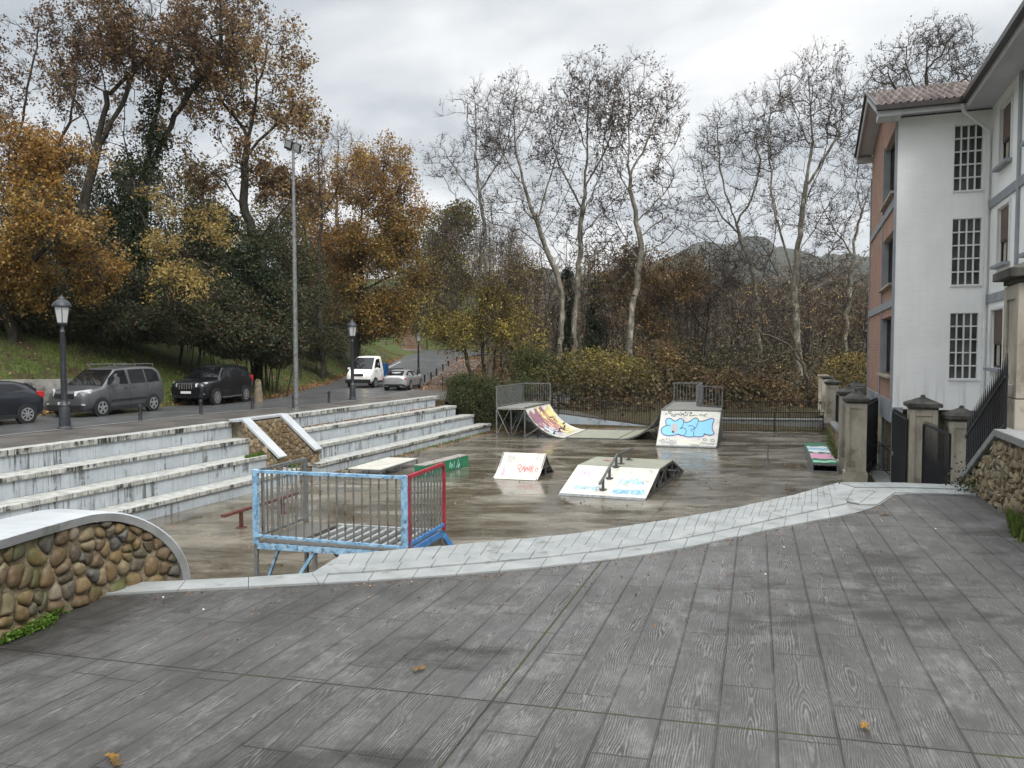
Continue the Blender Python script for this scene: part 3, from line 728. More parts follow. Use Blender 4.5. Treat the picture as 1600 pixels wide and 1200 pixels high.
# ------------------------------------------------------------------ stonework helper
def stone_field(f, W, H, size, depth, seed=1, flat=False, p=5.5, aspect=1.35, inside=None, relax=4, seg=14, gap=.90, var=.5):
    """packed rounded stones over a w x h patch; f(u, v, n) maps to space. returns V, F arrays"""
    r = np.random.default_rng(seed)
    n = max(6, int(W * H / (size * size * .80)))
    P = np.c_[r.uniform(-size, W + size, n * 2), r.uniform(-size, H + size, n * 2)]
    n = int(len(P) * .62); P = P[:n]
    for _ in range(relax):
        q = np.c_[r.uniform(-size, W + size, 4000), r.uniform(-size, H + size, 4000)]
        d = ((q[:, None, 0] - P[None, :, 0]) / aspect) ** 2 + (q[:, None, 1] - P[None, :, 1]) ** 2
        k = d.argmin(1)
        for i in range(len(P)):
            m_ = k == i
            if m_.sum() > 3: P[i] += (q[m_].mean(0) - P[i]) * var
    V, F, base = [], [], 0
    th = np.linspace(0, 2 * np.pi, seg, endpoint=False); C, S = np.cos(th), np.sin(th)
    for i in range(len(P)):
        u0, v0 = P[i]
        if not (-.3 * size < u0 < W + .3 * size and -.3 * size < v0 < H + .3 * size): continue
        if inside and not inside(u0, v0): continue
        D = P - P[i]; dd = np.hypot(D[:, 0], D[:, 1]); nb = [j for j in np.argsort(dd)[1:14]]
        acc = np.zeros(seg)
        for j in nb:
            L = dd[j]; ux, uy = D[j] / L; c = C * ux + S * uy
            rad = np.where(c > .05, (L / 2) / np.maximum(c, .05), 1e3); acc += (1.0 / rad) ** p
        rad = acc ** (-1 / p) * gap
        wob = r.uniform(0, 6.28, 3); rad = rad * (1 + .05 * np.sin(2 * th + wob[0]) + .035 * np.sin(3 * th + wob[1]) + .02 * np.sin(5 * th + wob[2]))
        rad = np.minimum(rad, size * 1.0)
        bul = depth * r.uniform(.65, 1.25); tilt = r.uniform(-.25, .25, 2); bump = r.uniform(-.06, .06, seg)
        rings = [(1.0, -.25), (.97, .28), (.84, .66), (.58, .91), (.26, 1.0)]
        if flat: rings = [(1.0, -.25), (.96, .5), (.84, .86), (.5, .97), (.2, 1.0)]; tilt = tilt * 1.8; rad = rad * (1 + r.uniform(-.07, .05, seg))
        for q, hgt in rings:
            for a in range(seg):
                rr_ = rad[a] * q; uu, vv = u0 + C[a] * rr_, v0 + S[a] * rr_
                vv = min(max(vv, -.02), H + .02) if not inside else vv
                hh = bul * (hgt + (tilt[0] * C[a] + tilt[1] * S[a]) * q * .6 + bump[a] * q)
                V.append(tuple(f(uu, vv, hh)))
        V.append(tuple(f(u0, v0, bul * 1.03)))
        for g in range(len(rings) - 1):
            for a in range(seg):
                b = (a + 1) % seg
                F.append((base + g * seg + a, base + g * seg + b, base + (g + 1) * seg + b, base + (g + 1) * seg + a))
        top = base + (len(rings) - 1) * seg; cen = base + len(rings) * seg
        for a in range(seg): F.append((top + a, top + (a + 1) % seg, cen, cen))
        base = cen + 1
    mb = MB(); mb.v = V; mb.f = [f_[:3] if f_[2] == f_[3] else f_ for f_ in F]
    return mb

# ------------------------------------------------------------------ curved cobble wall at the left
def left_wall():
    base_px = [(-190, 1092), (0, 1003), (85, 963), (165, 931)]
    P = [deck(*p) for p in base_px]
    e = (P[-1] - P[-2]).normalized()
    P.append(P[-1] + Vector((e.x * .9 + .05, e.y * .9, 0)) * .35)
    q = at(288, 905, 6.35); P.append(Vector((q.x, q.y, 0)))
    P = [Vector((p.x, p.y, 0)) for p in P]
    # smooth plan curve
    for _ in range(3):
        Q = [P[0]]
        for a, b in zip(P, P[1:]): Q += [a.lerp(b, .25), a.lerp(b, .75)]
        P = Q + [P[-1]]
    N = 90; C = resample(P, n=N); L = sum((b - a).length for a, b in zip(C, C[1:]))
    def frame(l):
        k = min(max(l / L * N, 0), N - 1e-6); i = int(k); f = k - i; c = C[i].lerp(C[i + 1], f)
        a = (C[min(i + 2, N)] - C[max(i - 1, 0)]).normalized(); return c, a, Vector((a.y, -a.x, 0))
    # find where the straight top ends (pixel x 186)
    l_arc = L - .98
    R0 = L - l_arc
    Hh = .625
    def top(l):
        if l < l_arc: return Hh
        q = (l - l_arc) / R0; return -.10 + (Hh + .10) * math.sqrt(max(0, 1 - q ** 2.1))
    root = thing('stone_wall', 'low curved cobblestone wall with pale coping sloping down beside the plaza', 'wall', (C[40].x, C[40].y, deck_z(C[40].x, C[40].y)))
    # core
    mb = MB(); rows = []
    n = 60
    for i in range(n + 1):
        l = L * i / n * .992; c, a, nn = frame(l); z0 = deck_z(c.x, c.y) - .5; z1 = deck_z(c.x, c.y) + top(l) - .05
        z1 = max(z1, z0 + .02)
        rows.append([c + Vector((0, 0, z0)), c + Vector((0, 0, z1)), c - nn * .40 + Vector((0, 0, z1)), c - nn * .40 + Vector((0, 0, z0))])
    mb.loft([r + [r[0]] for r in rows]); mb.build('wall_core', M['tan_mortar'], root, smooth=30)
    def f(u, v, h):
        c, a, nn = frame(u); x = c + nn * h; x.z = deck_z(c.x, c.y) + v; return x
    sf = stone_field(f, L, Hh + .12, .118, .040, seed=11, aspect=1.3, gap=.93, var=.55, p=6.5, inside=lambda u, v: v < top(u) - .045 and v > -.1, seg=18, relax=1)
    for i, v in enumerate(sf.v):
        pass
    sf.build('stonework', M['cobble'], root, smooth=True)
    # coping slab that follows the top and curves down at the end
    pts = []
    for i in range(70):
        l = l_arc * i / 50 if i <= 50 else l_arc + R0 * math.sin((i - 50) / 19 * math.pi / 2)
        c, a, nn = frame(l); pts.append((c, a, nn, deck_z(c.x, c.y) + top(l)))
    rows = []
    for i, (c, a, nn, z) in enumerate(pts):
        p0, p1 = pts[max(i - 1, 0)], pts[min(i + 1, len(pts) - 1)]
        tn = Vector((p1[0].x - p0[0].x, p1[0].y - p0[0].y, p1[3] - p0[3])).normalized()
        upv = nn.cross(tn).normalized()
        if upv.z < 0: upv = -upv
        if i == len(pts) - 1: upv = rowup
        rowup = upv
        c0 = Vector((c.x, c.y, z)); jit = mnoise.noise(Vector((i * .6, 0, 0))) * .006
        rows.append([c0 + nn * (.045 + jit) - upv * .03, c0 + nn * (.05 + jit) + upv * .028, c0 + nn * .035 + upv * .04, c0 - nn * .40 + upv * .04, c0 - nn * .45 + upv * .028, c0 - nn * .45 - upv * .03])
    mb = MB(); mb.loft([r + [r[0]] for r in rows])
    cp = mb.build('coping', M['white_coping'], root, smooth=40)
    # dull grey vertical side of the coping
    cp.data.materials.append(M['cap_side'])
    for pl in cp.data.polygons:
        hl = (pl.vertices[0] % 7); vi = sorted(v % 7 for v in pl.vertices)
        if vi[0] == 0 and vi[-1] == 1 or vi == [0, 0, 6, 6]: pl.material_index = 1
    return C, frame, L
LWALL = left_wall()

# ------------------------------------------------------------------ terraced seating (local x = s, local y = -t)
ZS = [1.95, 1.438, .926, .414, 0.0]
def seating(label, s0, ends, s_first=None):
    root = thing('terraced_seating', label, 'terrace seats', (O2.x, O2.y, 0), ANG, 'terraced seats along the court')
    for k in range(4):
        z1, z0 = ZS[k], ZS[k + 1]; t1 = .67 * k; a = s0[k] if isinstance(s0, list) else s0; b = ends[k]
        mb = MB(); mb.box(((a + b) / 2, -(t1 - .16), (z1 - .115 + z0) / 2 - .02), (b - a - .01 * k, .30, z1 - .115 - z0 + .04))
        st_ = mb.build('step', M['riser'], root, local=True)
        mb = MB(); back = t1 - .36 if k == 0 else t1 - .695 - 0.0; front = t1 + .05
        back = back if k == 0 else t1 - .67 + .012
        mb.box(((a + b) / 2, -(front + back) / 2, z1 - .0575), (b - a + .02, front - back, .115 + (0.03 if k == 0 else 0)))
        mb.build('coping', M['coping'], st_, local=True, bevel=.008)
    return root
seating('pale four-step terrace seats left of the small stone recess', -42, [-.05, .12, .85, .80])
seating('stained four-step terrace seats running from the stone recess to the hedge', [1.95, 2.4, 2.45, 1.9], [15.3, 16.0, 16.8, 17.5])

mb = MB(); mb.prism([st(15.0, -.5, 1.76), st(15.0, .02, 1.76), st(15.9, .1, 1.70), st(16.5, -.2, 1.68), st(16.5, -.6, 1.72)], (0, 0, -1.7)); tag(mb.build('verge', M['ground']), kind='structure')
# ------------------------------------------------------------------ stone recess between the seats
def recess():
    root = thing('stone_recess', 'rubble stone recess with white slanted copings set between the terrace seats', 'stone wall', (O2.x, O2.y, 0), ANG)
    sA, sB, t0, t1 = -.02, 1.95, .42, 1.72          # left cheek, right cheek, back, front
    T = lambda s, t, z: Vector((s, -t, z))
    mb = MB()
    zc = lambda t: interp(t, [(t0, 2.03), (t1, .84)])
    for s in (sA, sB):
        mb.prism([T(s, t0 - .5, 0), T(s, t0 - .5, 1.94), T(s, t0, 1.94), T(s, t1, zc(t1) - .07), T(s, t1, 0)], (.34, 0, 0))
    mb.prism([T(sA + .34, t0 - .35, 0), T(sB, t0 - .35, 0), T(sB, t0, 0), T(sA + .34, t0, 0)], (0, 0, 1.94))
    core = mb.build('wall_core', M['mortar'], root, local=True)
    V = MB()
    def patch(fn, W, H, seed, inside=None):
        q = stone_field(fn, W, H, .165, .035, seed=seed, flat=True, aspect=1.3, p=18, seg=11, relax=1, inside=inside, gap=.97)
        V.add(q.v, q.f)
    for i, s in enumerate((sA, sB)):                # faces turned towards the camera
        patch(lambda u, v, h, s=s: T(s - h, t0 - .1 + u, v), t1 - t0 + .1, 2.0, 20 + i, lambda u, v: v < zc(t0 - .1 + u) - .10 and 0 < u < t1 - t0 + .08)
        patch(lambda u, v, h, s=s: T(s + u, t1 + h, v), .34, .78, 30 + i)
    patch(lambda u, v, h: T(sA + .34 + u, t0 + h, v), sB - sA - .34, 1.9, 40)
    V.build('stonework', M['brown_rubble'], root, local=True, smooth=30)
    for s in (sA, sB):                              # slanted copings
        a, b = T(s + .17, t0 - .05, 2.04), T(s + .17, t1 + .12, zc(t1 + .12) + .01)
        mb = MB(); mb.bar(a, b, .40, .085, up=(0, 0, 1)); mb.build('coping', M['white_coping'], root, local=True, bevel=.008)
    mb = MB(); mb.box(T((sA + sB) / 2 + .1, t0 - .18, 2.02), (sB - sA + .72, .36, .085)); mb.build('coping', M['white_coping'], root, local=True, bevel=.008)
    # litter bin in the recess
    b = thing('litter_bin', 'small dark grey litter bin with white triangle sticker in the stone recess', 'bin', st(.62, 1.25, 0), ANG)
    mb = MB(); mb.box((0, 0, .62), (.32, .30, .62)); mb.box((0, 0, .95), (.36, .34, .05)); mb.tube([(0, 0, 0), (0, 0, .34)], .035)
    mb.build('bin_body', M['dark_steel'], b, local=True, bevel=.012)
    mb = MB(); c = (0, -.156, .70)
    mb.prism([(-.06, -.152, .66), (.06, -.152, .66), (0, -.152, .77)], (0, -.008, 0)); s_ = mb.build('sticker', M['g_white'], b, local=True); b.rotation_euler = (0, 0, ANG - R(60))
recess()

# ------------------------------------------------------------------ far left concrete wall and stone stub behind the cars
P = [gnd(-60, 676), gnd(20, 664), gnd(80, 655), gnd(128, 648)]
P = [Vector((interp(y, LEDGE) - .35, y, 0)) for y in (15, 19, 23, 26.5, 29.5)]
mb = MB(); rows = []
for i, p in enumerate(P):
    z0 = 1.6; z1 = 1.95 + 1.30 + (0, .02, -.04, .03, -.05)[i]; o_ = Vector((-.4, .1, 0))
    rows.append([Vector((p.x, p.y, z0)), Vector((p.x, p.y, z1)), Vector((p.x, p.y, z1)) + o_, Vector((p.x, p.y, z0)) + o_])
mb.loft([r + [r[0]] for r in rows]); tag(mb.build('concrete_wall', M['old_concrete']), 'old stained concrete retaining wall behind the parked hatchback at far left', 'wall')
g_ = gnd(409, 629); mb = MB()
rows = []
for z, r_ in ((-.2, .22), (.3, .2), (.7, .18), (1.0, .15), (1.1, .08)):
    rows.append([Vector((g_.x - .3 + math.cos(a) * r_ * (1 + .2 * mnoise.noise(Vector((math.cos(a), math.sin(a), z)) * 2)), g_.y + .4 + math.sin(a) * r_, g_.z + z)) for a in np.linspace(0, 2 * math.pi, 10)])
mb.loft(rows); tag(mb.build('boundary_stone', M['mortar'], smooth=50), 'short weathered boundary stone standing behind the black off-roader', 'stone')

# ------------------------------------------------------------------ iron fences
def iron_fence(name, label, cat, pts, h=1.05, gap=.12, r=.013, posts=2.0, spikes=0.0, m='black_iron', group=None, rails=(.08, None), mid=False, root=None):
    pts = [Vector(p) for p in pts]
    root = root or thing(name, label, cat, pts[0], 0, group)
    fr = MB(); bars = MB(); d = 0
    for a, b in zip(pts, pts[1:]):
        L = (Vector((b.x, b.y, 0)) - Vector((a.x, a.y, 0))).length
        fr.bar(a + Vector((0, 0, rails[0])), b + Vector((0, 0, rails[0])), .03); fr.bar(a + Vector((0, 0, h)), b + Vector((0, 0, h)), .035)
        n = max(1, int(L / gap))
        for i in range(n):
            p = a.lerp(b, (i + .5) / n); bars.tube([p + Vector((0, 0, rails[0])), p + Vector((0, 0, h + spikes))], [r, r if not spikes else r * .35], 4)
        k = max(1, round(L / posts))
        for i in range(k + 1):
            p = a.lerp(b, i / k); fr.tube([p - Vector((0, 0, .05)), p + Vector((0, 0, h + .03))], .024, 6)
    fr.build('frame', M[m], root); bars.build('bars', M[m], root); return root
# retaining wall of the ramp behind the half pipe
RW = [(-1.4, 43.1, 1.05), (2.6, 42.9, .72), (5.2, 42.8, .38), (7.7, 42.7, .07)]
mb = MB(); rows = []
for x, y, z in RW: rows.append([Vector((x, y, -.3)), Vector((x, y, z)), Vector((x, y + .22, z)), Vector((x, y + .22, -.3))])
mb.loft([r + [r[0]] for r in rows]); tag(mb.build('ramp_wall', M['blue_wall']), 'pale blue-grey wall under the walkway ramp behind the half pipe', 'wall')
mb = MB(); rows = []
for x, y, z in [(-6, 43.3, 1.3)] + RW + [(10, 42.4, .02), (19, 40, .02)]:
    rows.append([Vector((x, y + .215, z)), Vector((x + .8, y + 2.7, z + .02))])
mb.loft(rows, cap=False); tag(mb.build('walkway', M['pavement']), kind='structure')
iron_fence('iron_fence', 'dark railing sloping along the walkway ramp behind the half pipe', 'fence', RW, 1.05, .13)
iron_fence('iron_fence', 'dark railing on the far side of the walkway against the shrubs', 'fence', [(2.0, 46.2, 1.1), (5.4, 45.9, .8), (9.6, 45.3, .25), (12.0, 44.4, .3)], 1.25, .13)
iron_fence('iron_fence', 'low black railing along the back edge of the wet court', 'fence', [(11.0, 40.4, 0), (13.8, 40.2, 0), (16.35, 40.15, 0)], 1.05, .125)
mb = MB(); mb.bar((11.3, 42.6, .24), (17.3, 41.9, .24), .25, .5); w2 = mb.build('low_wall', M['cap_side'])
mb = MB(); mb.bar((11.3, 42.6, .52), (17.3, 41.9, .52), .34, .07); c_ = mb.build('coping', M['stone_slab']); c_.parent = w2
tag(w2, 'low concrete wall with pale coping behind the back railing of the court', 'wall')
iron_fence('iron_fence', 'taller black railing standing on the low wall behind the court', 'fence', [(11.3, 42.7, .53), (17.3, 42.0, .53)], .95, .12)
mb = MB()
for i in range(5): mb.box((3.0 + i * .03, 47.2 + i * .35, .95 + i * .15), (1.1, .36, .30))
tag(mb.build('stair', M['cap_side']), 'short pale stone stair climbing beside the shrubs behind the walkway', 'stairs')

# ------------------------------------------------------------------ stone gate pillars
def pillar(label, x, y, z0, eave, apex, w=.62, cap=.80, group='stone gate pillars', foot=.10):
    root = thing('gate_pillar', label, 'pillar', (x, y, z0), ANG, group); h = eave - z0
    mb = MB(); mb.box((0, 0, .16), (w + foot, w + foot, .32)); mb.box((0, 0, .32 + (h - .32) / 2), (w - .05, w - .05, h - .32))
    # raised margins round sunk panels on all four faces
    for a in range(4):
        Mr = Matrix.Rotation(a * math.pi / 2, 3, 'Z')
        def pb(cx, cz, sx, sz): mb.box(Mr @ Vector((cx, -(w / 2 - .0125), cz)), (sx, .026 + .012 * (a % 2), sz), M=Mr)
        pb(-w / 2 + .06, .32 + (h - .32) / 2, .12, h - .34); pb(w / 2 - .06, .32 + (h - .32) / 2, .12, h - .34)
        pb(0, h - .09, w - .25, .15); pb(0, .40, w - .25, .14)
    mb.build('shaft', M['pillar'], root, local=True, bevel=.006)
    mb = MB(); c = cap
    mb.box((0, 0, h + .03), (w + .02, w + .02, .06)); mb.box((0, 0, h + .10), (c, c, .09)); b = len(mb.v)
    hh = apex - eave
    zs = h + .145
    mb.add([(-c / 2, -c / 2, zs), (c / 2, -c / 2, zs), (c / 2, c / 2, zs), (-c / 2, c / 2, zs), (-.05, -.05, h + hh), (.05, -.05, h + hh), (.05, .05, h + hh), (-.05, .05, h + hh)],
           [(0, 1, 5, 4), (1, 2, 6, 5), (2, 3, 7, 6), (3, 0, 4, 7), (4, 5, 6, 7)])
    mb.lathe([(.05, -.02), (.065, .02), (.045, .05), (.01, .065)], 8, (0, 0, h + hh))
    mb.build('cap', M['pillar_cap'], root, local=True, bevel=.008)
    return root
pillar('tall stone pillar at the court corner nearest the plaza edging', 11.32, 25.2, 0, 2.58, 2.98)
pillar('stone pillar tucked just behind the court corner pillar', 12.12, 27.6, 0, 2.68, 3.02, group=None)
pillar('stone pillar half hidden behind the court corner, closest to the brick wall', 14.0, 31.2, 0, 2.72, 3.06, .55, .7)
pillar('gate pillar between the big gate leaf and the pedestrian gate', 10.45, 19.5, 0, 2.82, 3.12)
pillar('gate pillar right of the pedestrian gate below the sloping railing', 11.15, 19.0, 0, 2.56, 2.88)
pillar('nearest and largest stone pillar standing on the rubble wall at right', 5.72, 8.30, 3.46, 5.02, 5.32, .60, .80, 'stone gate pillars', .012)
pillar('far boundary pillar with dark cap on the low side wall', 15.95, 38.2, .7, 2.60, 2.86, .60, .76)
pillar('slim boundary pillar between the black side fence and the court end', 18.05, 44.0, .6, 2.68, 2.82, .55, .68)
mb = MB(); mb.box((18.75, 46.3, 1.4), (.62, .5, 2.7), rz=ANG); mb.box((18.75, 46.3, 2.79), (.72, .6, .09), rz=ANG); mb.box((18.68, 46.02, 1.5), (.3, .03, 2.1), rz=ANG - math.pi / 2)
tag(mb.build('boundary_pier', M['pillar'], bevel=.01), 'flat topped concrete pier at the far right end of the court', 'pillar')
# low side wall with coping between the pillars
root = thing('side_wall', 'low mossy stone wall with worn coping along the right side of the court', 'wall', (12.3, 28, 0))
mb = MB(); SW = [(12.05, 28.0, 1.22), (13.9, 33.0, .95), (15.8, 38.0, .72), (18.2, 44.5, .52)]
rows = [[Vector((x, y, -.2)), Vector((x, y, z)), Vector((x + .4, y - .15, z)), Vector((x + .4, y - .15, -.2))] for x, y, z in SW]
mb.loft([r + [r[0]] for r in rows]); mb.build('wall_core', M['mortar'], root)
def swf(u, v, h):
    y = 28 + u * .935; x = interp(y, [(a[1], a[0]) for a in SW]); return Vector((x - h, y, v))
stone_field(swf, 16.8, 1.0, .24, .035, seed=51, p=8, seg=8, relax=2, inside=lambda u, v: v < interp(28 + u * .935, [(a[1], a[2]) for a in SW]) - .06 and v > 0).build('stonework', M['brown_rubble'], root, smooth=50)
mb = MB()
for a, b in zip(SW, SW[1:]): mb.bar(Vector(a) + Vector((.18, -.05, .04)), Vector(b) + Vector((.18, -.05, .04)), .50, .08)
mb.build('coping', M['cap_side'], root)
iron_fence('iron_fence', 'black side railing on the low wall between the far boundary pillars', 'fence', [(16.3, 38.9, .75), (18.1, 43.7, .55)], 1.65, .085, .012)
iron_fence('iron_fence', 'black railing on the side wall beyond the court corner pillar', 'fence', [(12.5, 28.1, 1.2), (15.9, 37.6, .78)], 1.35, .085, .012)
# gates
def gate(label, a, b, z0, z1, group='black iron gate leaves', slope=0.0):
    a, b = Vector((*a, z0)), Vector((*b, z0)); root = thing('iron_gate', label, 'gate', a, 0, group); up = Vector((0, 0, z1 - z0))
    fr = MB(); fr.bar(a, b, .045); fr.bar(a + up, b + up + Vector((0, 0, slope)), .045); fr.bar(a, a + up, .05); fr.bar(b, b + up + Vector((0, 0, slope)), .05)
    fr.bar(a + up * .13, b + up * .13, .04); fr.build('frame', M['black_iron'], root)
    n = max(3, int((b - a).length / .075)); bars = MB()
    for i in range(1, n):
        f = i / n; p = a.lerp(b, f); bars.tube([p, p + up + Vector((0, 0, slope * f + .10))], [.016, .005], 5)
    bars.build('bars', M['black_iron'], root)
    lk = MB(); c = a.lerp(b, .93) + up * .5; lk.box(c, (.07, .05, .12)); lk.lathe([(.02, 0), (.03, .02), (.01, .05)], 8, c + Vector((-.03, -.03, 0))); lk.build('lock', M['galv'], root)
gate('black iron gate leaf swung open beside the court corner pillar', (11.66, 25.2), (13.45, 28.2), .12, 2.5)
gate('black iron gate leaf left of the middle gate pillar', (10.12, 19.6), (11.15, 22.4), .10, 2.52)
gate('narrow pedestrian gate of black bars between the two closest gate pillars', (10.25, 19.05), (9.62, 16.8), .10, 2.46)
iron_fence('iron_fence', 'short low railing with vertical bars seen through the open gateway', 'fence', [(12.0, 25.9, .2), (12.75, 25.5, .2)], .9, .11)
iron_fence('handrail', 'sloping black handrail on the steps inside the gateway', 'handrail', [(12.05, 26.3, .75), (12.9, 25.7, -.1)], .85, 1.2)

# ------------------------------------------------------------------ rubble wall, sloping railing at the right
def right_wall():
    A_, B_, C_, D_ = Vector((3.2, 2.6, 0)), Vector((5.16, 8.05, 0)), Vector((5.75, 9.72, 0)), Vector((6.25, 11.1, 0))
    zt = lambda l: interp(l, [(0, 3.40), (LB, 3.40), (LC, 2.58), (LD, 1.9)])
    LB = (B_ - A_).length; LC = LB + (C_ - B_).length; LD = LC + (D_ - C_).length
    def pos(l):
        if l < LB: return A_.lerp(B_, l / LB)
        if l < LC: return B_.lerp(C_, (l - LB) / (LC - LB))
        return C_.lerp(D_, min(1.2, (l - LC) / (LD - LC)))
    nn = Vector((-.94, .34, 0))
    root = thing('rubble_wall', 'rough rubble stone wall with sloping coping below the nearest pillar at right', 'wall', (5.2, 8.05, 2.8))
    mb = MB(); rows = []
    for l in (0, LB * .5, LB - .01, LB + .01, LC, LD):
        p = pos(l); rows.append([p + Vector((0, 0, -.2)), p + Vector((0, 0, zt(l))), p - nn * .5 + Vector((0, 0, zt(l))), p - nn * .5 + Vector((0, 0, -.2))])
    mb.loft([r + [r[0]] for r in rows]); mb.build('wall_core', M['mortar'], root)
    f = lambda u, v, h: pos(u) + nn * h + Vector((0, 0, v + 2.0))
    stone_field(f, LD, 1.45, .105, .06, seed=61, flat=True, p=18, seg=12, relax=1, gap=.98, aspect=1.25, inside=lambda u, v: v + 2.0 < zt(u) - .05 and v + 2.0 > 1.9).build('stonework', M['rubble'], root, smooth=28)
    mb = MB()
    for l0, l1 in ((0, LB - .0), (LB, LC), (LC, LD)):
        a, b = pos(l0), pos(l1); a.z, b.z = zt(l0) + .035, zt(l1) + .035
        mb.bar(a - nn * .22, b - nn * .22, .60, .08)
    mb.build('coping', M['cap_side'], root, bevel=.01)
    # spiked railing stepping down the coping
    fr = thing('spiked_railing', 'black spiked railing descending from the nearest pillar along the sloping coping', 'railing', pos(LB + .2))
    fb, bb_ = MB(), MB(); l = LB + .06
    a, b = pos(l) - nn * .04, pos(LC + .1) - nn * .04
    for dz in (.14, .66): fb.bar(a + Vector((0, 0, zt(l) + dz)), b + Vector((0, 0, zt(LC + .1) + dz)), .035)
    while l < LC + .12:
        p = pos(l) - nn * .04; z = zt(l)
        bb_.tube([p + Vector((0, 0, z)), p + Vector((0, 0, z + .74)), p + Vector((0, 0, z + .90))], [.012, .012, .002], 5); l += .088
    fb.build('frame', M['black_iron'], fr); bb_.build('bars', M['black_iron'], fr)
right_wall()

# ------------------------------------------------------------------ the school building (local x: along the white wall, local y: away along the brick wall, z=0 at the underside)
BR = thing('school_building', 'white rendered building with brick side wall, tiled gable roof and grid windows', 'building', (12.4, 25.0, 2.4), ANG - math.pi / 2)
def b_xy(px, plane, val):               # local coordinate hit by a pixel column on plane local-x=val or local-y=val
    r = ray(px, 400); k = Vector((r.x, r.y)); o = Vector((12.4, 25.0))
    lx, ly = DT, DS
    # solve k*t - o = a*lx + b*ly
    det = k.x * ly.y - k.y * ly.x
    if plane == 'y':   # b = val : k*t - a*lx = o + val*ly
        rhs = o + ly * val; D = k.x * (-lx.y) - k.y * (-lx.x)
        t = (rhs.x * (-lx.y) - rhs.y * (-lx.x)) / D; return ((k * t - rhs).dot(lx), t * k.y / k.y * k.y)
    rhs = o + lx * val; D = k.x * (-ly.y) - k.y * (-ly.x)
    t = (rhs.x * (-ly.y) - rhs.y * (-ly.x)) / D; return ((k * t - rhs).dot(ly), t * k.y)
def b_z(py, Y): r = ray(800, py); return CAMZ + r.z / r.y * Y - 2.4
XW, YW = b_xy(1545, 'y', 0)
WT = 9.35
def wall_with_holes(mb, axis, val, a0, a1, z0, z1, holes, th):
    """wall slab on plane axis=val spanning a0..a1, z0..z1 with rectangular holes [(a,b,c,d)]; th = thickness vector sign"""
    xs = sorted({a0, a1, *[h[0] for h in holes], *[h[1] for h in holes]}); zs = sorted({z0, z1, *[h[2] for h in holes], *[h[3] for h in holes]})
    for i in range(len(xs) - 1):
        run = []
        for j in range(len(zs) - 1):
            cx, cz = (xs[i] + xs[i + 1]) / 2, (zs[j] + zs[j + 1]) / 2
            solid = not any(h[0] < cx < h[1] and h[2] < cz < h[3] for h in holes)
            if solid and run and run[-1][1] == zs[j]: run[-1][1] = zs[j + 1]
            elif solid: run.append([zs[j], zs[j + 1]])
        for q0, q1 in run:
            cx, cz = (xs[i] + xs[i + 1]) / 2, (q0 + q1) / 2; d = xs[i + 1] - xs[i]
            if axis == 'y': mb.box((cx, val + th / 2, cz), (d, abs(th), q1 - q0))
            else: mb.box((val + th / 2, cx, cz), (abs(th), d, q1 - q0))
def yof(px, plane='y', val=0): return b_xy(px, plane, val)
# white stair wall with three grid windows
holes = []
for (x0, x1, ya, yb) in ((1487, 1532, 194, 297), (1487, 1533, 341, 445), (1487, 1532, 489, 592)):
    a, Ya = yof(x0); b, Yb = yof(x1); Y = (Ya + Yb) / 2; holes.append((a, b, b_z(yb, Y), b_z(ya, Y)))
mb = MB(); wall_with_holes(mb, 'y', 0, 0, XW, 0, WT, holes, .25); mb.build('white_wall', M['render'], BR, local=True)
for (a, b, c, d) in holes:
    f = MB()
    for i in range(5):
        x = lerp(a, b, i / 4); f.box((x, .10, (c + d) / 2), (.043, .09, d - c))
    for j in range(6):
        z = lerp(c, d, j / 5); f.box(((a + b) / 2, .10, z), (b - a, .085, .04))
    fo = f.build('window', M['white_trim'], BR, local=True)
    g = MB(); g.box(((a + b) / 2, .17, (c + d) / 2), (b - a, .02, d - c)); g.build('pane', M['pane'], fo, local=True)
    g = MB(); g.box(((a + b) / 2, -.02, c - .03), (b - a + .06, .06, .05)); g.build('sill', M['white_trim'], fo, local=True)
# right wing wall running back towards the viewer, with shuttered windows
def wy(px): return b_xy(px, 'x', XW)
wins = []
for (x0, x1, y0, y1, ytop, ybot) in ((1559, 1576, 0, 0, 161, 255), (1559.5, 1577, 0, 0, 322, 412), (1553, 1572, 0, 0, 484, 575)):
    a, Ya = wy(x0); b, Yb = wy(x1); Y = (Ya + Yb) / 2
    wins.append((min(a, b), max(a, b), b_z(ybot, Y), b_z(ytop, Y)))
more = []
for (a, b, c, d) in wins:
    for k in range(1, 4): more.append((a - 3.1 * k, b - 3.1 * k, c, d))
allw = wins + more
mb = MB(); wall_with_holes(mb, 'x', XW, -13, 0, -.6, WT + .1, allw, .3); mb.build('wing_wall', M['render'], BR, local=True)
mb = MB(); cx = (wins[0][0] + wins[0][1]) / 2
for k in range(4):
    y = wy(1590)[0] - 3.1 * k; mb.box((XW - .03, y, WT / 2), (.06, .22, WT))
for z in (b_z(300, wy(1572)[1]), b_z(466, wy(1552)[1])): mb.box((XW - .025, -6.5, z), (.055, 13, .26))
mb.build('pilasters', M['trim_grey'], BR, local=True)
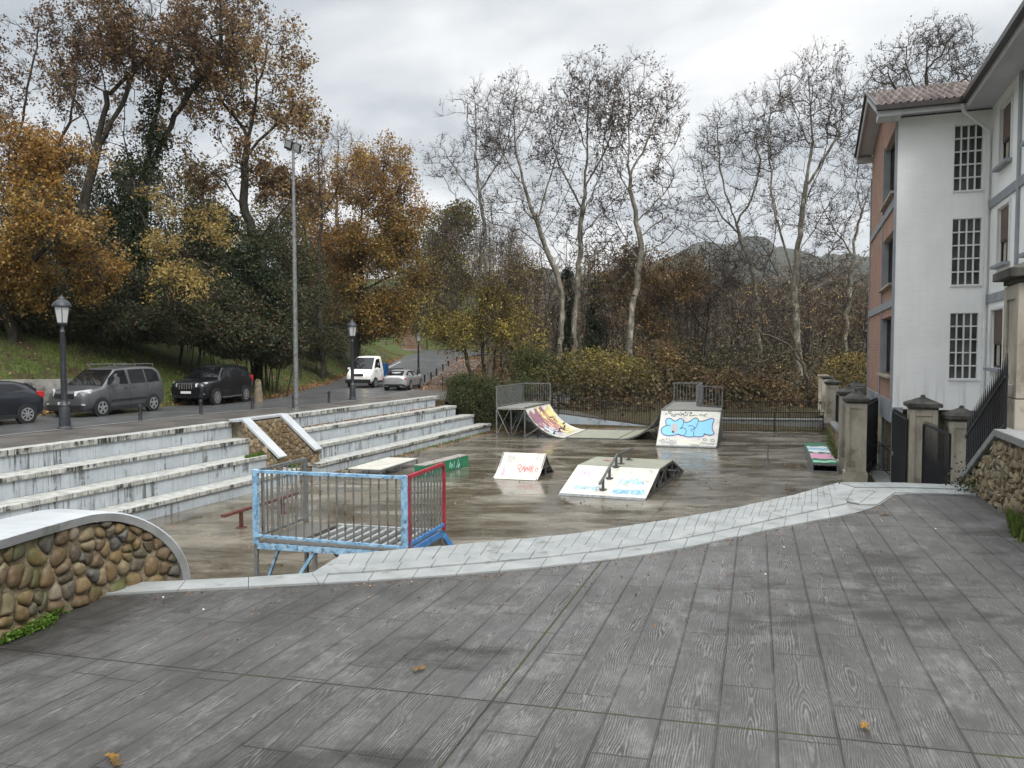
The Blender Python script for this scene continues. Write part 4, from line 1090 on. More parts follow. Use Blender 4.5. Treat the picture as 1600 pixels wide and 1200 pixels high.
for i, (a, b, c, d) in enumerate(allw):
    f = MB(); x = XW + .10
    for yy in (a + .03, b - .03, (a + b) / 2): f.box((x, yy, (c + d) / 2), (.06, .06, d - c))
    for zz in (c + .03, d - .03): f.box((x, (a + b) / 2, zz), (.06, b - a, .06))
    f.box((x - .02, (a + b) / 2, lerp(c, d, .42)), (.05, b - a, .05))
    fo = f.build('window', M['gutter'], BR, local=True)
    g = MB(); g.box((x + .035, (a + b) / 2, (c + d) / 2), (.015, b - a, d - c)); g.build('pane', M['pane'], fo, local=True)
    g = MB(); g.box((x - .045, (a + b) / 2, lerp(c, d, .71)), (.02, b - a - .08, (d - c) * .56)); g.build('blind', M['blind'], fo, local=True)
    g = MB(); g.box((x + .015, lerp(a, b, .7), lerp(c, d, .22)), (.012, (b - a) * .4, (d - c) * .36)); g.build('curtain', M['curtain'], fo, local=True)
    g = MB(); g.box((XW - .07, (a + b) / 2, c - .05), (.22, b - a + .24, .09)); g.build('sill', M['trim_grey'], fo, local=True)
    g = MB()
    for yy in (a - .04, b + .04): g.box((XW - .02, yy, (c + d) / 2), (.05, .08, d - c + .1))
    g.box((XW - .02, (a + b) / 2, d + .06), (.05, b - a + .16, .08)); g.build('surround', M['white_trim'], fo, local=True)
# brick side wall with deep windows
YB = b_xy(1361, 'x', 0)[0]; ZE2_ = 10.35
def ly(px): return b_xy(px, 'x', 0)
a0 = .22; a1 = ly(1380.5)[0]
bw = []
for ytop, ybot in ((222, 318), (372, 450), (497, 584)):
    Y = ly(1386)[1]; bw.append((a0, a1, b_z(ybot, Y), b_z(ytop, Y)))
mb = MB(); wall_with_holes(mb, 'x', -.02, .12, YB, .25, WT, bw, .45); mb.prism([(-.02, .12, WT), (-.02, YB, WT), (-.02, YB, ZE2_ - .05), (-.02, 4.1, 11.28), (-.02, .12, WT + .02)], (.4, 0, 0)); mb.build('brick_wall', M['brick'], BR, local=True)
mb = MB()
mb.box((-.03, .055, WT / 2 + .1), (.07, .13, WT - .2)); mb.box((-.03, YB, WT / 2 + .1), (.07, .16, WT - .2)); mb.box((-.035, a1 + .09, WT / 2 + .1), (.05, .16, WT - .2))
Yc = ly(1376)[1]
for py in (352, 484): mb.box((-.045, YB / 2, b_z(py, Yc)), (.05, YB - .1, .26))
mb.box((-.03, YB / 2, -.1), (.06, YB, .72)); mb.build('grey_trim', M['trim_grey'], BR, local=True)
for (a, b, c, d) in bw:
    f = MB(); f.box((.20, (a + b) / 2, d - .03), (.06, b - a, .06)); f.box((.20, (a + b) / 2, c + .03), (.06, b - a, .06))
    for yy in (a + .03, b - .03, (a + b) / 2): f.box((.20, yy, (c + d) / 2), (.06, .06, d - c))
    fo = f.build('window', M['gutter'], BR, local=True)
    g = MB(); g.box((.24, (a + b) / 2, (c + d) / 2), (.02, b - a, d - c)); g.build('pane', M['pane'], fo, local=True)
    for yy in (b - .012, a + .012): g = MB(); g.box((.09, yy, (c + d) / 2), (.20, .024, d - c)); g.build('reveal', M['trim_grey'], fo, local=True)
    g = MB(); g.box((-.06, (a + b) / 2, c - .04), (.2, b - a + .1, .08)); g.build('sill', M['pillar'], fo, local=True)
# back, floor slab, recessed ground storey
mb = MB(); mb.box((5.2, YB, WT / 2), (10.4, .25, WT)); mb.box((5.2, YB / 2, .12), (10.0, YB - .2, .20)); mb.box((XW + 4, -6.5, .12), (7.4, 12.6, .2)); mb.box((XW + 7.6, -3.6, WT / 2), (.25, 18.5, WT)); mb.box((XW + 3.9, -13, WT / 2), (7.4, .25, WT))
mb.build('rear_walls', M['render'], BR, local=True)
mb = MB(); mb.box((.16, .10, -1.3), (.30, .26, 2.7)); mb.box((.16, 3.4, -1.3), (.30, .26, 2.7)); mb.build('columns', M['trim_grey'], BR, local=True)
mb = MB(); mb.box((4.5, 2.2, -1.3), (9, .3, 2.6)); mb.box((1.3, 3.6, -1.3), (.3, 2.6, 2.6)); mb.box((4.5, -1.5, -1.9), (3.4, .25, 1.4)); mb.build('basement_wall', M['mortar'], BR, local=True)
mb = MB(); mb.box((4.5, -3, -2.37), (10, 20, .06)); mb.build('lower_floor', M['cap_side'], BR, local=True)
# roof
ZE, ZR, YR, YE = 9.42, 11.36, 4.1, YB + .45; XL = -.66; YF = -.82
ZE2 = 10.35
XG = XW - .86
def tiles(mb, P0, P1, P2, P3, nu, nv):
    """wavy tiled plane P0->P1 along the eave, P3->P2 along the ridge"""
    P0, P1, P2, P3 = map(Vector, (P0, P1, P2, P3)); nrm = (P1 - P0).cross(P3 - P0).normalized(); nrm = nrm if nrm.z > 0 else -nrm
    rows = []
    for j in range(nv * 2 + 1):
        v = j / (nv * 2); row = []; step = .035 * (1 - (j % 2))
        for i in range(nu * 6 + 1):
            u = i / (nu * 6); q = P0.lerp(P1, u).lerp(P3.lerp(P2, u), v)
            row.append(q + nrm * (.05 * math.cos(i / 6 * 2 * math.pi) + .05 - (0 if j % 2 else -.02)))
        rows.append(row)
    mb.loft(rows, cap=False)
mb = MB()
tiles(mb, (XL, YF, ZE + .10), (XW + 3, YF, ZE + .10), (XW + 3, YR, ZR + .1), (XL, YR, ZR + .1), 30, 12)
tiles(mb, (XW + 3, YE, ZE2 + .10), (XL, YE, ZE2 + .10), (XL, YR, ZR + .1), (XW + 3, YR, ZR + .1), 30, 9)
tiles(mb, (XG, YF, ZE + .10), (XG, -13.6, ZE + .10), (XG + 4.5, -13.6, ZE + 1.95), (XG + 4.5, YF, ZE + 1.95), 40, 12)
tiles(mb, (XG + 9, YE, ZE + .10), (XG + 9, -13.6, ZE + .10), (XG + 4.5, -13.6, ZE + 1.95), (XG + 4.5, YE, ZE + 1.95), 40, 12)
ro = mb.build('roof', M['tile'], BR, local=True)
mb = MB(); th = -.09                    # underside boards and fascia
mb.add([(XL, YF, ZE), (XG, YF, ZE), (XG, YF - 13, ZE), (XW + .1, -13.6, ZE + .0), (XW + .1, .1, ZE), (-.0, .1, ZE), (XL, .1, ZE)], [(0, 1, 5, 6), (1, 2, 3, 4, 5)])
mb.poly([(XL, YF, ZE + .02), (.0, YF, ZE + .02), (.0, YR, ZR - .02), (XL, YR, ZR - .02)]); mb.poly([(XL, YR, ZR - .02), (.0, YR, ZR - .02), (.0, YE, ZE2 + .02), (XL, YE, ZE2 + .02)])
mb.box((XW / 2, YF + .0, ZE - .02), (XW + .5, .06, .22)) if False else None
mb.build('soffit', M['soffit'], ro, local=True, fix=False)
mb = MB()
mb.prism([(XL, YF + .03, ZE - .16), (XG, YF + .03, ZE - .16), (XG, YF + .03, ZE + .03), (XL, YF + .03, ZE + .03)], (0, .04, 0))
mb.prism([(XG + .03, YF, ZE - .16), (XG + .03, -13.6, ZE - .16), (XG + .03, -13.6, ZE + .03), (XG + .03, YF, ZE + .03)], (.04, 0, 0))
mb.prism([(XL + .02, YF, ZE - .16), (XL + .02, YR, ZR - .18), (XL + .02, YE, ZE2 - .16), (XL + .02, YE, ZE2 + .05), (XL + .02, YR, ZR + .02), (XL + .02, YF, ZE + .05)], (.05, 0, 0))
mb.box((XL + .35, YF + .4, ZE - .02), (.66, .78, .32)); mb.box((XL + .35, YE - .2, ZE2 - .12), (.66, .4, .2))
mb.build('fascia', M['soffit'], ro, local=True)
mb = MB()
def gutter(a, b):
    mb.bar(a, b, .16, .15)
gutter((XL - .05, YF - .06, ZE + .06), (XG - .02, YF - .06, ZE + .06)); gutter((XG - .07, YF + .02, ZE + .06), (XG - .07, -13.6, ZE + .06))
mb.bar((XL - .02, YF - .1, ZE + .12), (XL - .02, YR, ZR + .14), .10, .08); mb.bar((XL - .02, YR, ZR + .14), (XL - .02, YE, ZE2 + .12), .10, .08)
mb.build('gutter', M['gutter'], ro, local=True)
# downpipe
mb = MB(); q = yof(1539.5)[0]
mb.tube([(yof(1490)[0], YF + .02, ZE - .02), (yof(1493)[0], YF + .12, ZE - .22), (q - .02, -.16, ZE - .75), (q, -.10, ZE - .95), (q, -.10, -.5)], .052, 10)
for z in (8, 6.2, 4.4, 2.6, .8): mb.tube([(q, -.10, z), (q, -.10, z + .07)], .066, 10)
mb.build('downpipe', M['white_trim'], BR, local=True, smooth=40)
mb = MB(); mb.box((-.9, 2.5, .30), (.5, .5, .55)); mb.build('meter_box', M['dark_steel'], BR, local=True)

# ------------------------------------------------------------------ skate equipment
def ribbon(mb, pts, wdt, f, closed=False):
    """flat stroke on a surface; f(u, v) -> point; pts in surface units (metres)"""
    n = len(pts); Lp, Rp = [], []
    for i in range(n):
        a = Vector(pts[i - 1] if (i or closed) else pts[0]); b = Vector(pts[(i + 1) % n] if (i < n - 1 or closed) else pts[-1]); d = (b - a)
        d = d.normalized() if d.length > 1e-6 else Vector((1, 0)); q = Vector((-d.y, d.x)) * wdt / 2
        p = Vector(pts[i]); Lp.append(f(*(p + q))); Rp.append(f(*(p - q)))
    if closed: Lp.append(Lp[0]); Rp.append(Rp[0])
    mb.strip(Lp, Rp)
def smooth_pts(P, n=3, closed=False):
    P = [Vector(p) for p in P]
    for _ in range(n):
        Q = []; m_ = len(P)
        for i in range(m_ if closed else m_ - 1):
            a, b = P[i], P[(i + 1) % m_]; Q += [a.lerp(b, .25), a.lerp(b, .75)]
        if not closed: Q = [P[0]] + Q + [P[-1]]
        P = Q
    return P
def scribble(seed, x0, y0, w_, h_, n, f, mb, wd=.02):
    """handwriting-like tag: loops and zigzags"""
    r = random.Random(seed); x = x0
    for k in range(n):
        cw = w_ / n; P = []
        kind = r.choice('SOANLZE')
        base = {'S': [(1, .9), (.4, 1), (.1, .7), (.8, .4), (.7, .05), (0, .1)], 'O': [(.5, 1), (.05, .6), (.4, 0), (.95, .5), (.5, 1)], 'A': [(0, 0), (.4, 1), (.8, 0), (.6, .4), (.1, .35)],
                'N': [(0, 0), (.1, 1), (.7, .05), (.8, 1)], 'L': [(.3, 1), (.15, .5), (.2, 0), (.9, .1)], 'Z': [(0, .9), (.9, 1), (.1, .1), (1, .05)], 'E': [(.9, .9), (.2, .8), (.5, .5), (.1, .3), (.9, .05)]}[kind]
        for a, b in base: P.append((x + a * cw * .95 + r.uniform(-.05, .05) * cw, y0 + b * h_ + r.uniform(-.08, .08) * h_))
        ribbon(mb, smooth_pts(P, 2), wd, f); x += cw
def rail_panel(root, a, b, h, m='galv', post=.05, gap=.135, bar=.013, low=.06, name='railing', ends=(1, 1), round_=False, parts=None):
    a, b = Vector(a), Vector(b); fr = MB(); up = Vector((0, 0, 1)); L = (b - a).length
    fr.bar(a + up * low, b + up * low, .04); fr.bar(a + up * h, b + up * h, .05)
    if ends[0]: fr.bar(a, a + up * h, post)
    if ends[1]: fr.bar(b, b + up * h, post)
    f = fr.build(name, M[m], root); n = int(L / gap); bm_ = MB()
    for i in range(1, n): p = a.lerp(b, i / n); bm_.tube([p + up * low, p + up * h], bar, 6)
    bm_.build('bars', M['galv'], f); return f

# --- near railed platform
def near_platform():
    Z = 1.25; FL, FR = Vector((-4.08, 12.14, Z)), Vector((-1.62, 11.53, Z)); dep = Vector((.42, 1.40, 0)); BLc, BRc = FL + dep, FR + dep
    root = thing('ramp_platform', 'blue and red railed steel ramp platform with broken deck nearest the plaza edging', 'skate ramp', (-2.8, 12.6, 0))
    wv = (FR - FL).normalized(); dv = dep.normalized(); up = Vector((0, 0, 1)); W = (FR - FL).length; D = dep.length
    P = lambda u, v, z=0: FL + wv * u + dv * v + up * z
    mb = MB(); mb.prism([P(0, 0), P(.62, 0), P(.62, D), P(0, D)], (0, 0, -.03)); mb.prism([P(.62, 0), P(W, 0), P(W, .30), P(.62, .30)], (0, 0, -.03))
    mb.build('tread_plate', M['tread'], root)
    mb = MB(); x = .78
    while x < W - .1: mb.bar(P(x, .30, -.03), P(x, D - .03, -.03), .075, .05); x += .205
    mb.bar(P(.62, D - .03, -.02), P(W, D - .03, -.02), .09, .06); mb.build('joists', M['stone_slab'], root)
    mb = MB(); mb.bar(P(0, 0, -.06), P(W, 0, -.06), .05, .09); mb.build('edge_beam', M['rail_blue'], root)
    mb = MB(); mb.bar(P(W, 0, -.06), P(W, D, -.06), .05, .10); mb.bar(P(W, D, -.03), P(W + .22, D + .30, -.55), .05, .08); mb.build('side_beam', M['rail_darkblue'], root)
    mb = MB(); mb.bar(P(0, 0, -.06), P(0, D, -.06), .05, .08); mb.bar(P(0, D, -.06), P(W, D, -.06), .05, .10); mb.build('rear_beam', M['galv'], root)
    for u, v in ((0, 0), (W, 0), (0, D), (W, D), (W * .40, .02)):
        mb = MB(); a = P(u, v, -.05); mb.bar((a.x, a.y, 0.02), a, .055); mb.box((a.x, a.y, .012), (.14, .14, .02)); mb.build('leg', M['galv'], root)
    mb = MB(); mb.bar(P(W * .40, 0, -.10), P(W * .23, 0, -.75), .05); mb.bar(P(W * .62, 0, -.10), P(W * .55, .0, -.5), .04); mb.bar(P(.0, D * .5, -.1), P(0, 0, -1.1), .04); mb.build('brace', M['rail_blue'], root)
    # descending bank on the court side
    mb = MB(); prof = []
    for i in range(9):
        f = i / 8; prof.append((D + .02 + 2.1 * f, -1.25 * (1 - (1 - f) ** 1.7)))
    A = [P(0, v, z) for v, z in prof]; B = [P(W, v, z) for v, z in prof]; mb.strip(A, B); mb.strip([a - up * .03 for a in A], [b - up * .03 for b in B]); mb.strip(A, [a - up * .05 for a in A]); mb.strip(B, [a - up * .05 for a in B])
    mb.build('ramp_sheet', M['skatelite'], root)
    # front railing (pale blue)
    H = 1.13; fr = MB(); fr.bar(P(0, 0, -.02), P(0, 0, H + .03), .082); fr.bar(P(W, 0, -.02), P(W, 0, H + .03), .092); fr.bar(P(0, 0, H), P(W, 0, H), .052); fr.bar(P(0, 0, .10), P(W, 0, .06), .045)
    f = fr.build('front_railing', M['rail_blue'], root, bevel=.004); bb = MB(); n = 18
    for i in range(1, n): p = P(W * i / n, 0); bb.tube([p + up * .1, p + up * H], .0155, 6)
    bb.build('bars', M['galv'], f)
    fr = MB(); fr.tube([P(W + .065, .02, .0), P(W + .065, .02, H)], .018, 6); fr.bar(P(W + .05, .0, H + .01), P(W + .05, D - .06, H + .01), .05); fr.bar(P(W + .05, D - .06, H + .01), P(W + .05, D, H - .08), .045); fr.bar(P(W + .05, D, H - .07), P(W + .05, D, 0), .045)
    f = fr.build('side_railing', M['rail_red'], root); bb = MB()
    for i in range(1, 11): p = P(W + .04, D * i / 11); bb.tube([p + up * .1, p + up * H], .0155, 6)
    bb.build('bars', M['galv'], f); lo = MB(); lo.bar(P(W + .04, 0, .10), P(W + .04, D, .10), .05); lo.build('lower_rail', M['rail_darkblue'], f)
    rail_panel(root, P(0, .02), P(0, D), H, 'galv', .06, .14, .0135, .08, 'side_railing')
near_platform()

# --- low grind rail
a, b = Vector((-6.78, 17.85, .42)), Vector((-5.85, 20.75, .42))
root = thing('grind_rail', 'low brown-red flat grind rail standing on the wet court near the terrace', 'grind rail', (-6.5, 19.2, 0))
mb = MB(); mb.bar(a, b, .12, .06); mb.build('beam', M['rust_red'], root)
for f in (.22, .78):
    p = a.lerp(b, f); mb = MB(); mb.bar((p.x, p.y, .015), (p.x, p.y, .40), .07); mb.box((p.x, p.y, .012), (.22, .18, .02)); mb.build('leg', M['rust_red'], root)

# --- manual pad
c = [on(543.6, 731.6, .30), on(594.6, 733.4, .30), on(653, 715.7, .30), on(605, 714.6, .30)]
root = thing('manual_pad', 'low white-topped steel manual pad table between the terrace and green box', 'skate table', (c[0] + c[2]) / 2 * 1)
root.location.z = 0
mb = MB(); mb.prism([p + Vector((0, 0, 0)) for p in c], (0, 0, -.02)); mb.build('top', M['skatelite'], root)
mb = MB()
for i in range(4): mb.bar(c[i] - Vector((0, 0, .045)), c[(i + 1) % 4] - Vector((0, 0, .045)), .04, .05)
mb.build('frame', M['galv'], root)
for p in (c[0], c[1], c[2], c[3], c[1].lerp(c[2], .5), c[0].lerp(c[3], .5), c[0].lerp(c[1], .45)):
    mb = MB(); q = p.lerp((c[0] + c[2]) / 2, .03); mb.bar((q.x, q.y, .01), (q.x, q.y, .26), .045); mb.build('leg', M['galv'], root)
g = MB(); fm = lambda u, v: c[1].lerp(c[2], v).lerp(c[0].lerp(c[3], v), u) + Vector((0, 0, .003))
for q in ([(.3, .25), (.36, .4), (.28, .5)], [(.3, .55), (.22, .62), (.32, .72)]): ribbon(g, smooth_pts(q, 2), .015, fm)
g.build('scribble', M['g_red'], root)

# --- green grind box
A0, A1 = Vector((-2.95, 25.75, 0)), Vector((-1.62, 28.45, 0)); sd = Vector((-.36, .17, 0)); h = .40
root = thing('grind_box', 'long green grind box with worn top beside the manual pad', 'grind box', A0.lerp(A1, .5))
mb = MB(); mb.prism([A0, A1, A1 + sd, A0 + sd], (0, 0, h)); mb.build('body', M['green_box'], root, bevel=.01)
mb = MB(); mb.prism([p + Vector((0, 0, h + .002)) for p in (A0, A1, A1 + sd, A0 + sd)], (0, 0, .025)); mb.build('top', M['concrete_top'], root)
g = MB(); nrm = Vector((sd.x, sd.y, 0)).normalized() * -1; nrm = Vector(((A1 - A0).y, -(A1 - A0).x, 0)).normalized()
fg = lambda u, v: A0.lerp(A1, u) + Vector((0, 0, v * h)) + nrm * .006
for x0 in (.02, .07, .12): ribbon(g, [(x0, .2), (x0 + .02, .85), (x0 + .045, .25)], .008, fg)
ribbon(g, [(.70, .15), (.76, .9), (.78, .2)], .012, fg); ribbon(g, [(.74, .1), (.77, .5)], .02, fg); g.build('tag_paint', M['g_ice'], root)
g = MB(); scribble(4, .54, .2, .13, .6, 3, fg, g, .014); g.build('tag_paint', M['g_mint'], root)

# --- small curved spine ramp
w0, w1 = Vector((-.66, 25.6, 0)), Vector((.82, 25.2, 0)); dp = Vector((.72, 1.92, 0)); h = .76
root = thing('spine_ramp', 'small white curved spine ramp with pink scribbles in the middle of the court', 'skate ramp', (w0 + w1) / 2 + dp / 2)
N = 14; prof = []
for i in range(N + 1):
    f = i / N; g_ = 1 - abs(2 * f - 1); prof.append((f, h * (g_ ** 1.45)))
A = [w0 + dp * f + Vector((0, 0, z + .012)) for f, z in prof]; B = [w1 + dp * f + Vector((0, 0, z + .012)) for f, z in prof]
mb = MB(); mb.strip(A, B); dn = Vector((0, 0, -.018)); mb.strip([p + dn for p in A], [p + dn for p in B]); mb.strip(A, [p + dn for p in A]); mb.strip(B, [p + dn for p in B]); mb.build('ramp_sheet', M['skatelite'], root)
mb = MB()
for e, o_ in ((w0, .03), (w1, -.03)):
    q = [e + (w1 - w0).normalized() * o_ + dp * f + Vector((0, 0, max(0.0, z - .02))) for f, z in prof]
    for p0, p1 in zip(q, q[1:]): mb.bar(p0, p1, .03, .05)
    mb.bar(q[N // 2], Vector((q[N // 2].x, q[N // 2].y, 0)), .05); mb.bar(q[0], q[-1], .04); mb.bar(q[4], q[10], .035)
mb.build('frame', M['dark_steel'], root)
def fsp(u, v):
    f = v * .5; g_ = 2 * f; z = h * g_ ** 1.45; return w0.lerp(w1, u) + dp * f + Vector((-.004, -.012, z + .020))
g = MB()
for P_ in ([(.42, .60), (.50, .66), (.53, .56), (.46, .50), (.44, .56), (.52, .44), (.54, .36)], [(.54, .36), (.59, .68), (.63, .40)], [(.56, .50), (.62, .52)], [(.64, .38), (.65, .64), (.70, .40), (.71, .66)], [(.73, .44), (.74, .60)], [(.77, .66), (.76, .38)], [(.82, .60), (.77, .50), (.83, .38)], [(.90, .56), (.85, .52), (.87, .42), (.93, .46), (.90, .56)]): ribbon(g, smooth_pts(P_, 1), .016, fsp)
g.build('tag_paint', M['g_red'], root)
g = MB(); scribble(15, .12, .15, .09, .42, 2, fsp, g, .018); g.build('tag_paint', M['g_pink'], root)
g = MB(); scribble(17, .10, .72, .22, .2, 4, fsp, g, .010); g.build('tag_paint', M['g_grey'], root)
g = MB(); ribbon(g, smooth_pts([(.75, .8), (.88, .92), (.95, .7), (.85, .6)], 3), .012, fsp); g.build('tag_paint', M['g_pink'], root)

# --- funbox with kinked rail
BLp, BRp = Vector((1.36, 22.65, 0)), Vector((3.80, 21.8, 0)); dr = Vector((.39, .92, 0)).normalized(); hb = .635; K = [(0, 0), (1.94, hb), (4.02, hb), (6.08, 0)]
root = thing('funbox', 'wide white funbox ramp with kinked steel rail and blue scribbles', 'skate ramp', (BLp + BRp) / 2 + dr * 3)
def fb(wf, k, dz=0.0): return BLp.lerp(BRp, wf) + dr * k + Vector((0, 0, interp(k, K) + dz))
mb = MB()
def plank(k0, k1, m, z=.0):
    mb = MB(); a, b, c_, d_ = fb(0, k0), fb(1, k0), fb(1, k1), fb(0, k1); mb.prism([p + Vector((0, 0, .012 + z)) for p in (a, b, c_, d_)], (0, 0, -.02)); return mb.build('ramp_sheet', M[m], root)
plank(.10, 1.93, 'skatelite'); plank(1.945, 4.01, 'skatelite_grey'); plank(4.025, 6.0, 'skatelite')
mb = MB(); mb.prism([fb(0, 0, .004), fb(1, 0, .004), fb(1, .12, .012), fb(0, .12, .012)], (0, 0, .004)); mb.build('kick_plate', M['galv'], root)
mb = MB()
for wf in (.01, .5, .99):
    for (k0, k1) in ((0, 1.94), (1.94, 4.02), (4.02, 6.08)): mb.bar(fb(wf, k0, -.05), fb(wf, k1, -.05), .05, .06)
    q = lambda k: Vector((fb(wf, k).x, fb(wf, k).y, .04))
    mb.bar(q(.2), q(5.9), .045)
    for k in (1.2, 1.94, 2.98, 4.02, 5.0): mb.bar(q(k), fb(wf, k, -.04), .05)
    for k0, k1 in ((1.2, 1.94), (1.94, 2.98), (2.98, 4.02), (4.02, 5.0)): mb.bar(q(k0) if k0 != 2.98 else fb(wf, k0, -.05), fb(wf, k1, -.05) if k0 != 2.98 else q(k1), .035)
mb.build('frame', M['dark_steel'], root)
mb = MB(); mb.prism([Vector((p.x, p.y, .05)) for p in (fb(.04, 1.0), fb(.9, 1.0), fb(.9, 5.2), fb(.04, 5.2))], (0, 0, .01)) ; mb.build('under_tray', M['dark_steel'], root)
wr = .476; rt = .37
mb = MB(); mb.bar(fb(wr, .12, rt - .02), fb(wr, 2.05, rt + .02), .06, .05); mb.bar(fb(wr, 2.03, rt + .02), fb(wr, 4.05, rt - .02), .06, .05); rl = mb.build('grind_rail', M['dark_steel'], root)
for k in (.48, 1.18, 1.94, 2.55, 3.55):
    mb = MB(); mb.bar(fb(wr, k, .01), fb(wr, k, rt - .03), .07); mb.lathe([(.12, .0), (.12, .022)], 12, fb(wr, k, .012)); mb.build('post', M['dark_steel'], rl)
fs_ = lambda u, v: fb(u, v, .018)
g = MB(); scribble(21, .13, .40, .30, .22, 6, fs_, g, .020); scribble(23, .60, .85, .32, .36, 4, fs_, g, .022); scribble(25, .60, .26, .36, .30, 7, fs_, g, .026); scribble(31, .62, .30, .30, .2, 5, fs_, g, .016)
ribbon(g, smooth_pts([(.62, .22), (.75, .5), (.97, .62)], 3), .02, fs_); g.build('tag_paint', M['g_skyblue'], root)
g = MB(); scribble(27, .06, 1.2, .18, .45, 3, fs_, g, .014); g.build('tag_paint', M['g_pink'], root)
g = MB(); ribbon(g, [(.18, 3.1), (.24, 3.3), (.27, 3.0), (.20, 3.2)], .05, lambda u, v: fb(u, v, .018)); g.build('tag_paint', M['g_red'], root)

# --- half pipe, left platform, transitions, flat
HP = 1.45
p0, p1 = Vector((-.77, 38.3, 0)), Vector((.63, 37.9, 0)); dl = Vector((1.45, 3.9, 0))
root = thing('half_pipe', 'steel framed half pipe with painted left curve and railed platform at the back', 'skate ramp', (2, 39.5, 0))
q = [p0, p1, p1 + dl, p0 + dl]
mb = MB(); mb.prism([v + Vector((0, 0, HP)) for v in q], (0, 0, -.09)); mb.build('platform', M['platform'], root)
mb = MB(); mb.bar(p1 + Vector((0, 0, HP + .02)), p1 + dl + Vector((0, 0, HP + .02)), .10, .06); mb.build('coping', M['galv'], root)
for v in q + [p0 + dl * .5, p1 + dl * .5]:
    mb = MB(); mb.tube([(v.x, v.y, 0), (v.x, v.y, HP - .08)], .035, 8); mb.build('leg', M['galv'], root)
mb = MB(); z = Vector((0, 0, 1))
for a_, b_ in ((p0, p0.lerp(p1, .45)), (p0.lerp(p1, .5), p0.lerp(p1, .55)), (p1, p0.lerp(p1, .6))): mb.tube([a_ + z * HP * .95, b_ + z * .05], .018, 6)
for a_, b_ in ((p0 + dl, p1 + dl), (p0 + dl * .5, p1 + dl * .5), (p0, p0 + dl * .5), (p0 + dl * .5, p0 + dl)): mb.tube([a_ + z * .1, b_ + z * (HP - .1)], .018, 6); mb.tube([b_ + z * .1, a_ + z * (HP - .1)], .018, 6)
cdir = Vector((.95, -.27, 0)).normalized()
mb.tube([p1 + z * .03, p1 + cdir * .75 + z * .52], .025, 6); mb.tube([p1 + dl + z * .03, p1 + dl + cdir * .75 + z * .52], .025, 6); mb.build('brace', M['galv'], root)
RG = 1.05
rail_panel(root, p0 + z * HP, p0 + dl + z * HP, RG, 'galv', .05, .12, .014, .05); rail_panel(root, p0 + dl + z * HP, p1 + dl + z * HP, RG, 'galv', .05, .13, .014, .05)
S0, S1 = Vector((2.62, 37.35, .06)), Vector((5.12, 36.85, .06))     # flat bottom, near edge
dl2 = Vector((1.45, 3.9, 0)) * .97
R1 = Vector((7.14, 36.6, HP))
def transition(a_, b_, n=12):           # a_: top, b_: bottom (tangent flat); circular-like
    out = []
    for i in range(n + 1):
        f = i / n; th = f * R(62); hx = math.sin(th) / math.sin(R(62)); hz = (1 - math.cos(th)) / (1 - math.cos(R(62)))
        p = b_.lerp(Vector((a_.x, a_.y, b_.z)), hx); p.z = lerp(b_.z, a_.z, hz); out.append(p)
    return out[::-1]
T1 = transition(p1 + z * HP, S0); T2 = transition(R1, S1)
def curved(pts, m, name='ramp_sheet'):
    mb = MB(); A = pts; B = [p + dl2 for p in pts]; mb.strip(A, B); d_ = Vector((0, 0, -.05)); mb.strip([p + d_ for p in A], [p + d_ for p in B]); mb.strip(A, [p + d_ for p in A]); mb.strip(B, [p + d_ for p in B])
    return mb.build(name, M[m], root, smooth=50)
curved(T1, 'skatelite'); curved([S0, S1], 'skatelite_grey'); curved(T2, 'skatelite_grey')
mb = MB()
for TT in (T1, T2):
    for off in (0, 1):
        for a_, b_ in zip(TT, TT[1:]): mb.bar(a_ + dl2 * off - z * .07, b_ + dl2 * off - z * .07, .04, .07)
mb.bar(S0 - z * .03, S1 - z * .03, .05, .06); mb.bar(S0 - z * .0 + Vector((.02, 0, .008)), S0 + dl2 + Vector((.02, 0, .008)), .05, .012); mb.bar(S1 + z * .008, S1 + dl2 + z * .008, .05, .012)
r0 = Vector((7.14, 36.6, 0)); mb.tube([T2[3] - z * .05, r0 + Vector((-.1, -.1, .03))], .03, 6); mb.tube([T2[5] - z * .05, r0 + z * .5], .022, 6); mb.tube([T2[5], Vector((T2[5].x + .5, T2[5].y - .1, .05))], .022, 6)
mb.build('frame', M['dark_steel'], root)
def ft(u, v):                           # u across (near->far), v down the curve
    k = v * (len(T1) - 1); i = min(int(k), len(T1) - 2); p = T1[i].lerp(T1[i + 1], k - i); return p + dl2 * u + Vector((.012, -.004, .016))
rr = random.Random(9)
for mk, n, vr, ur, wd in (('g_yellow', 26, (0, .8), (.30, 1), .085), ('g_purple', 40, (.02, .66), (.03, .66), .045), ('g_orange', 22, (.1, .66), (.35, .85), .05), ('g_pink', 8, (.1, .8), (.1, .6), .02), ('g_ice', 12, (.45, .78), (.08, .45), .035)):
    g = MB()
    for i in range(n):
        u, v = rr.uniform(ur[0], ur[1] - .06), rr.uniform(vr[0], vr[1] - .1); L_ = rr.uniform(.1, .30)
        ribbon(g, smooth_pts([(u, v), (u + rr.uniform(-.05, .06), v + L_ * .5), (u + rr.uniform(-.06, .10), min(vr[1] + .1, v + L_))], 2), wd * rr.uniform(.6, 1.4), lambda a__, b__, k_=i: ft(min(max(a__, .01), .99), min(max(b__, .01), .97)) + Vector((0, 0, .002 * (k_ % 4))))
    g.build('graffiti', M[mk], root)
g = MB()
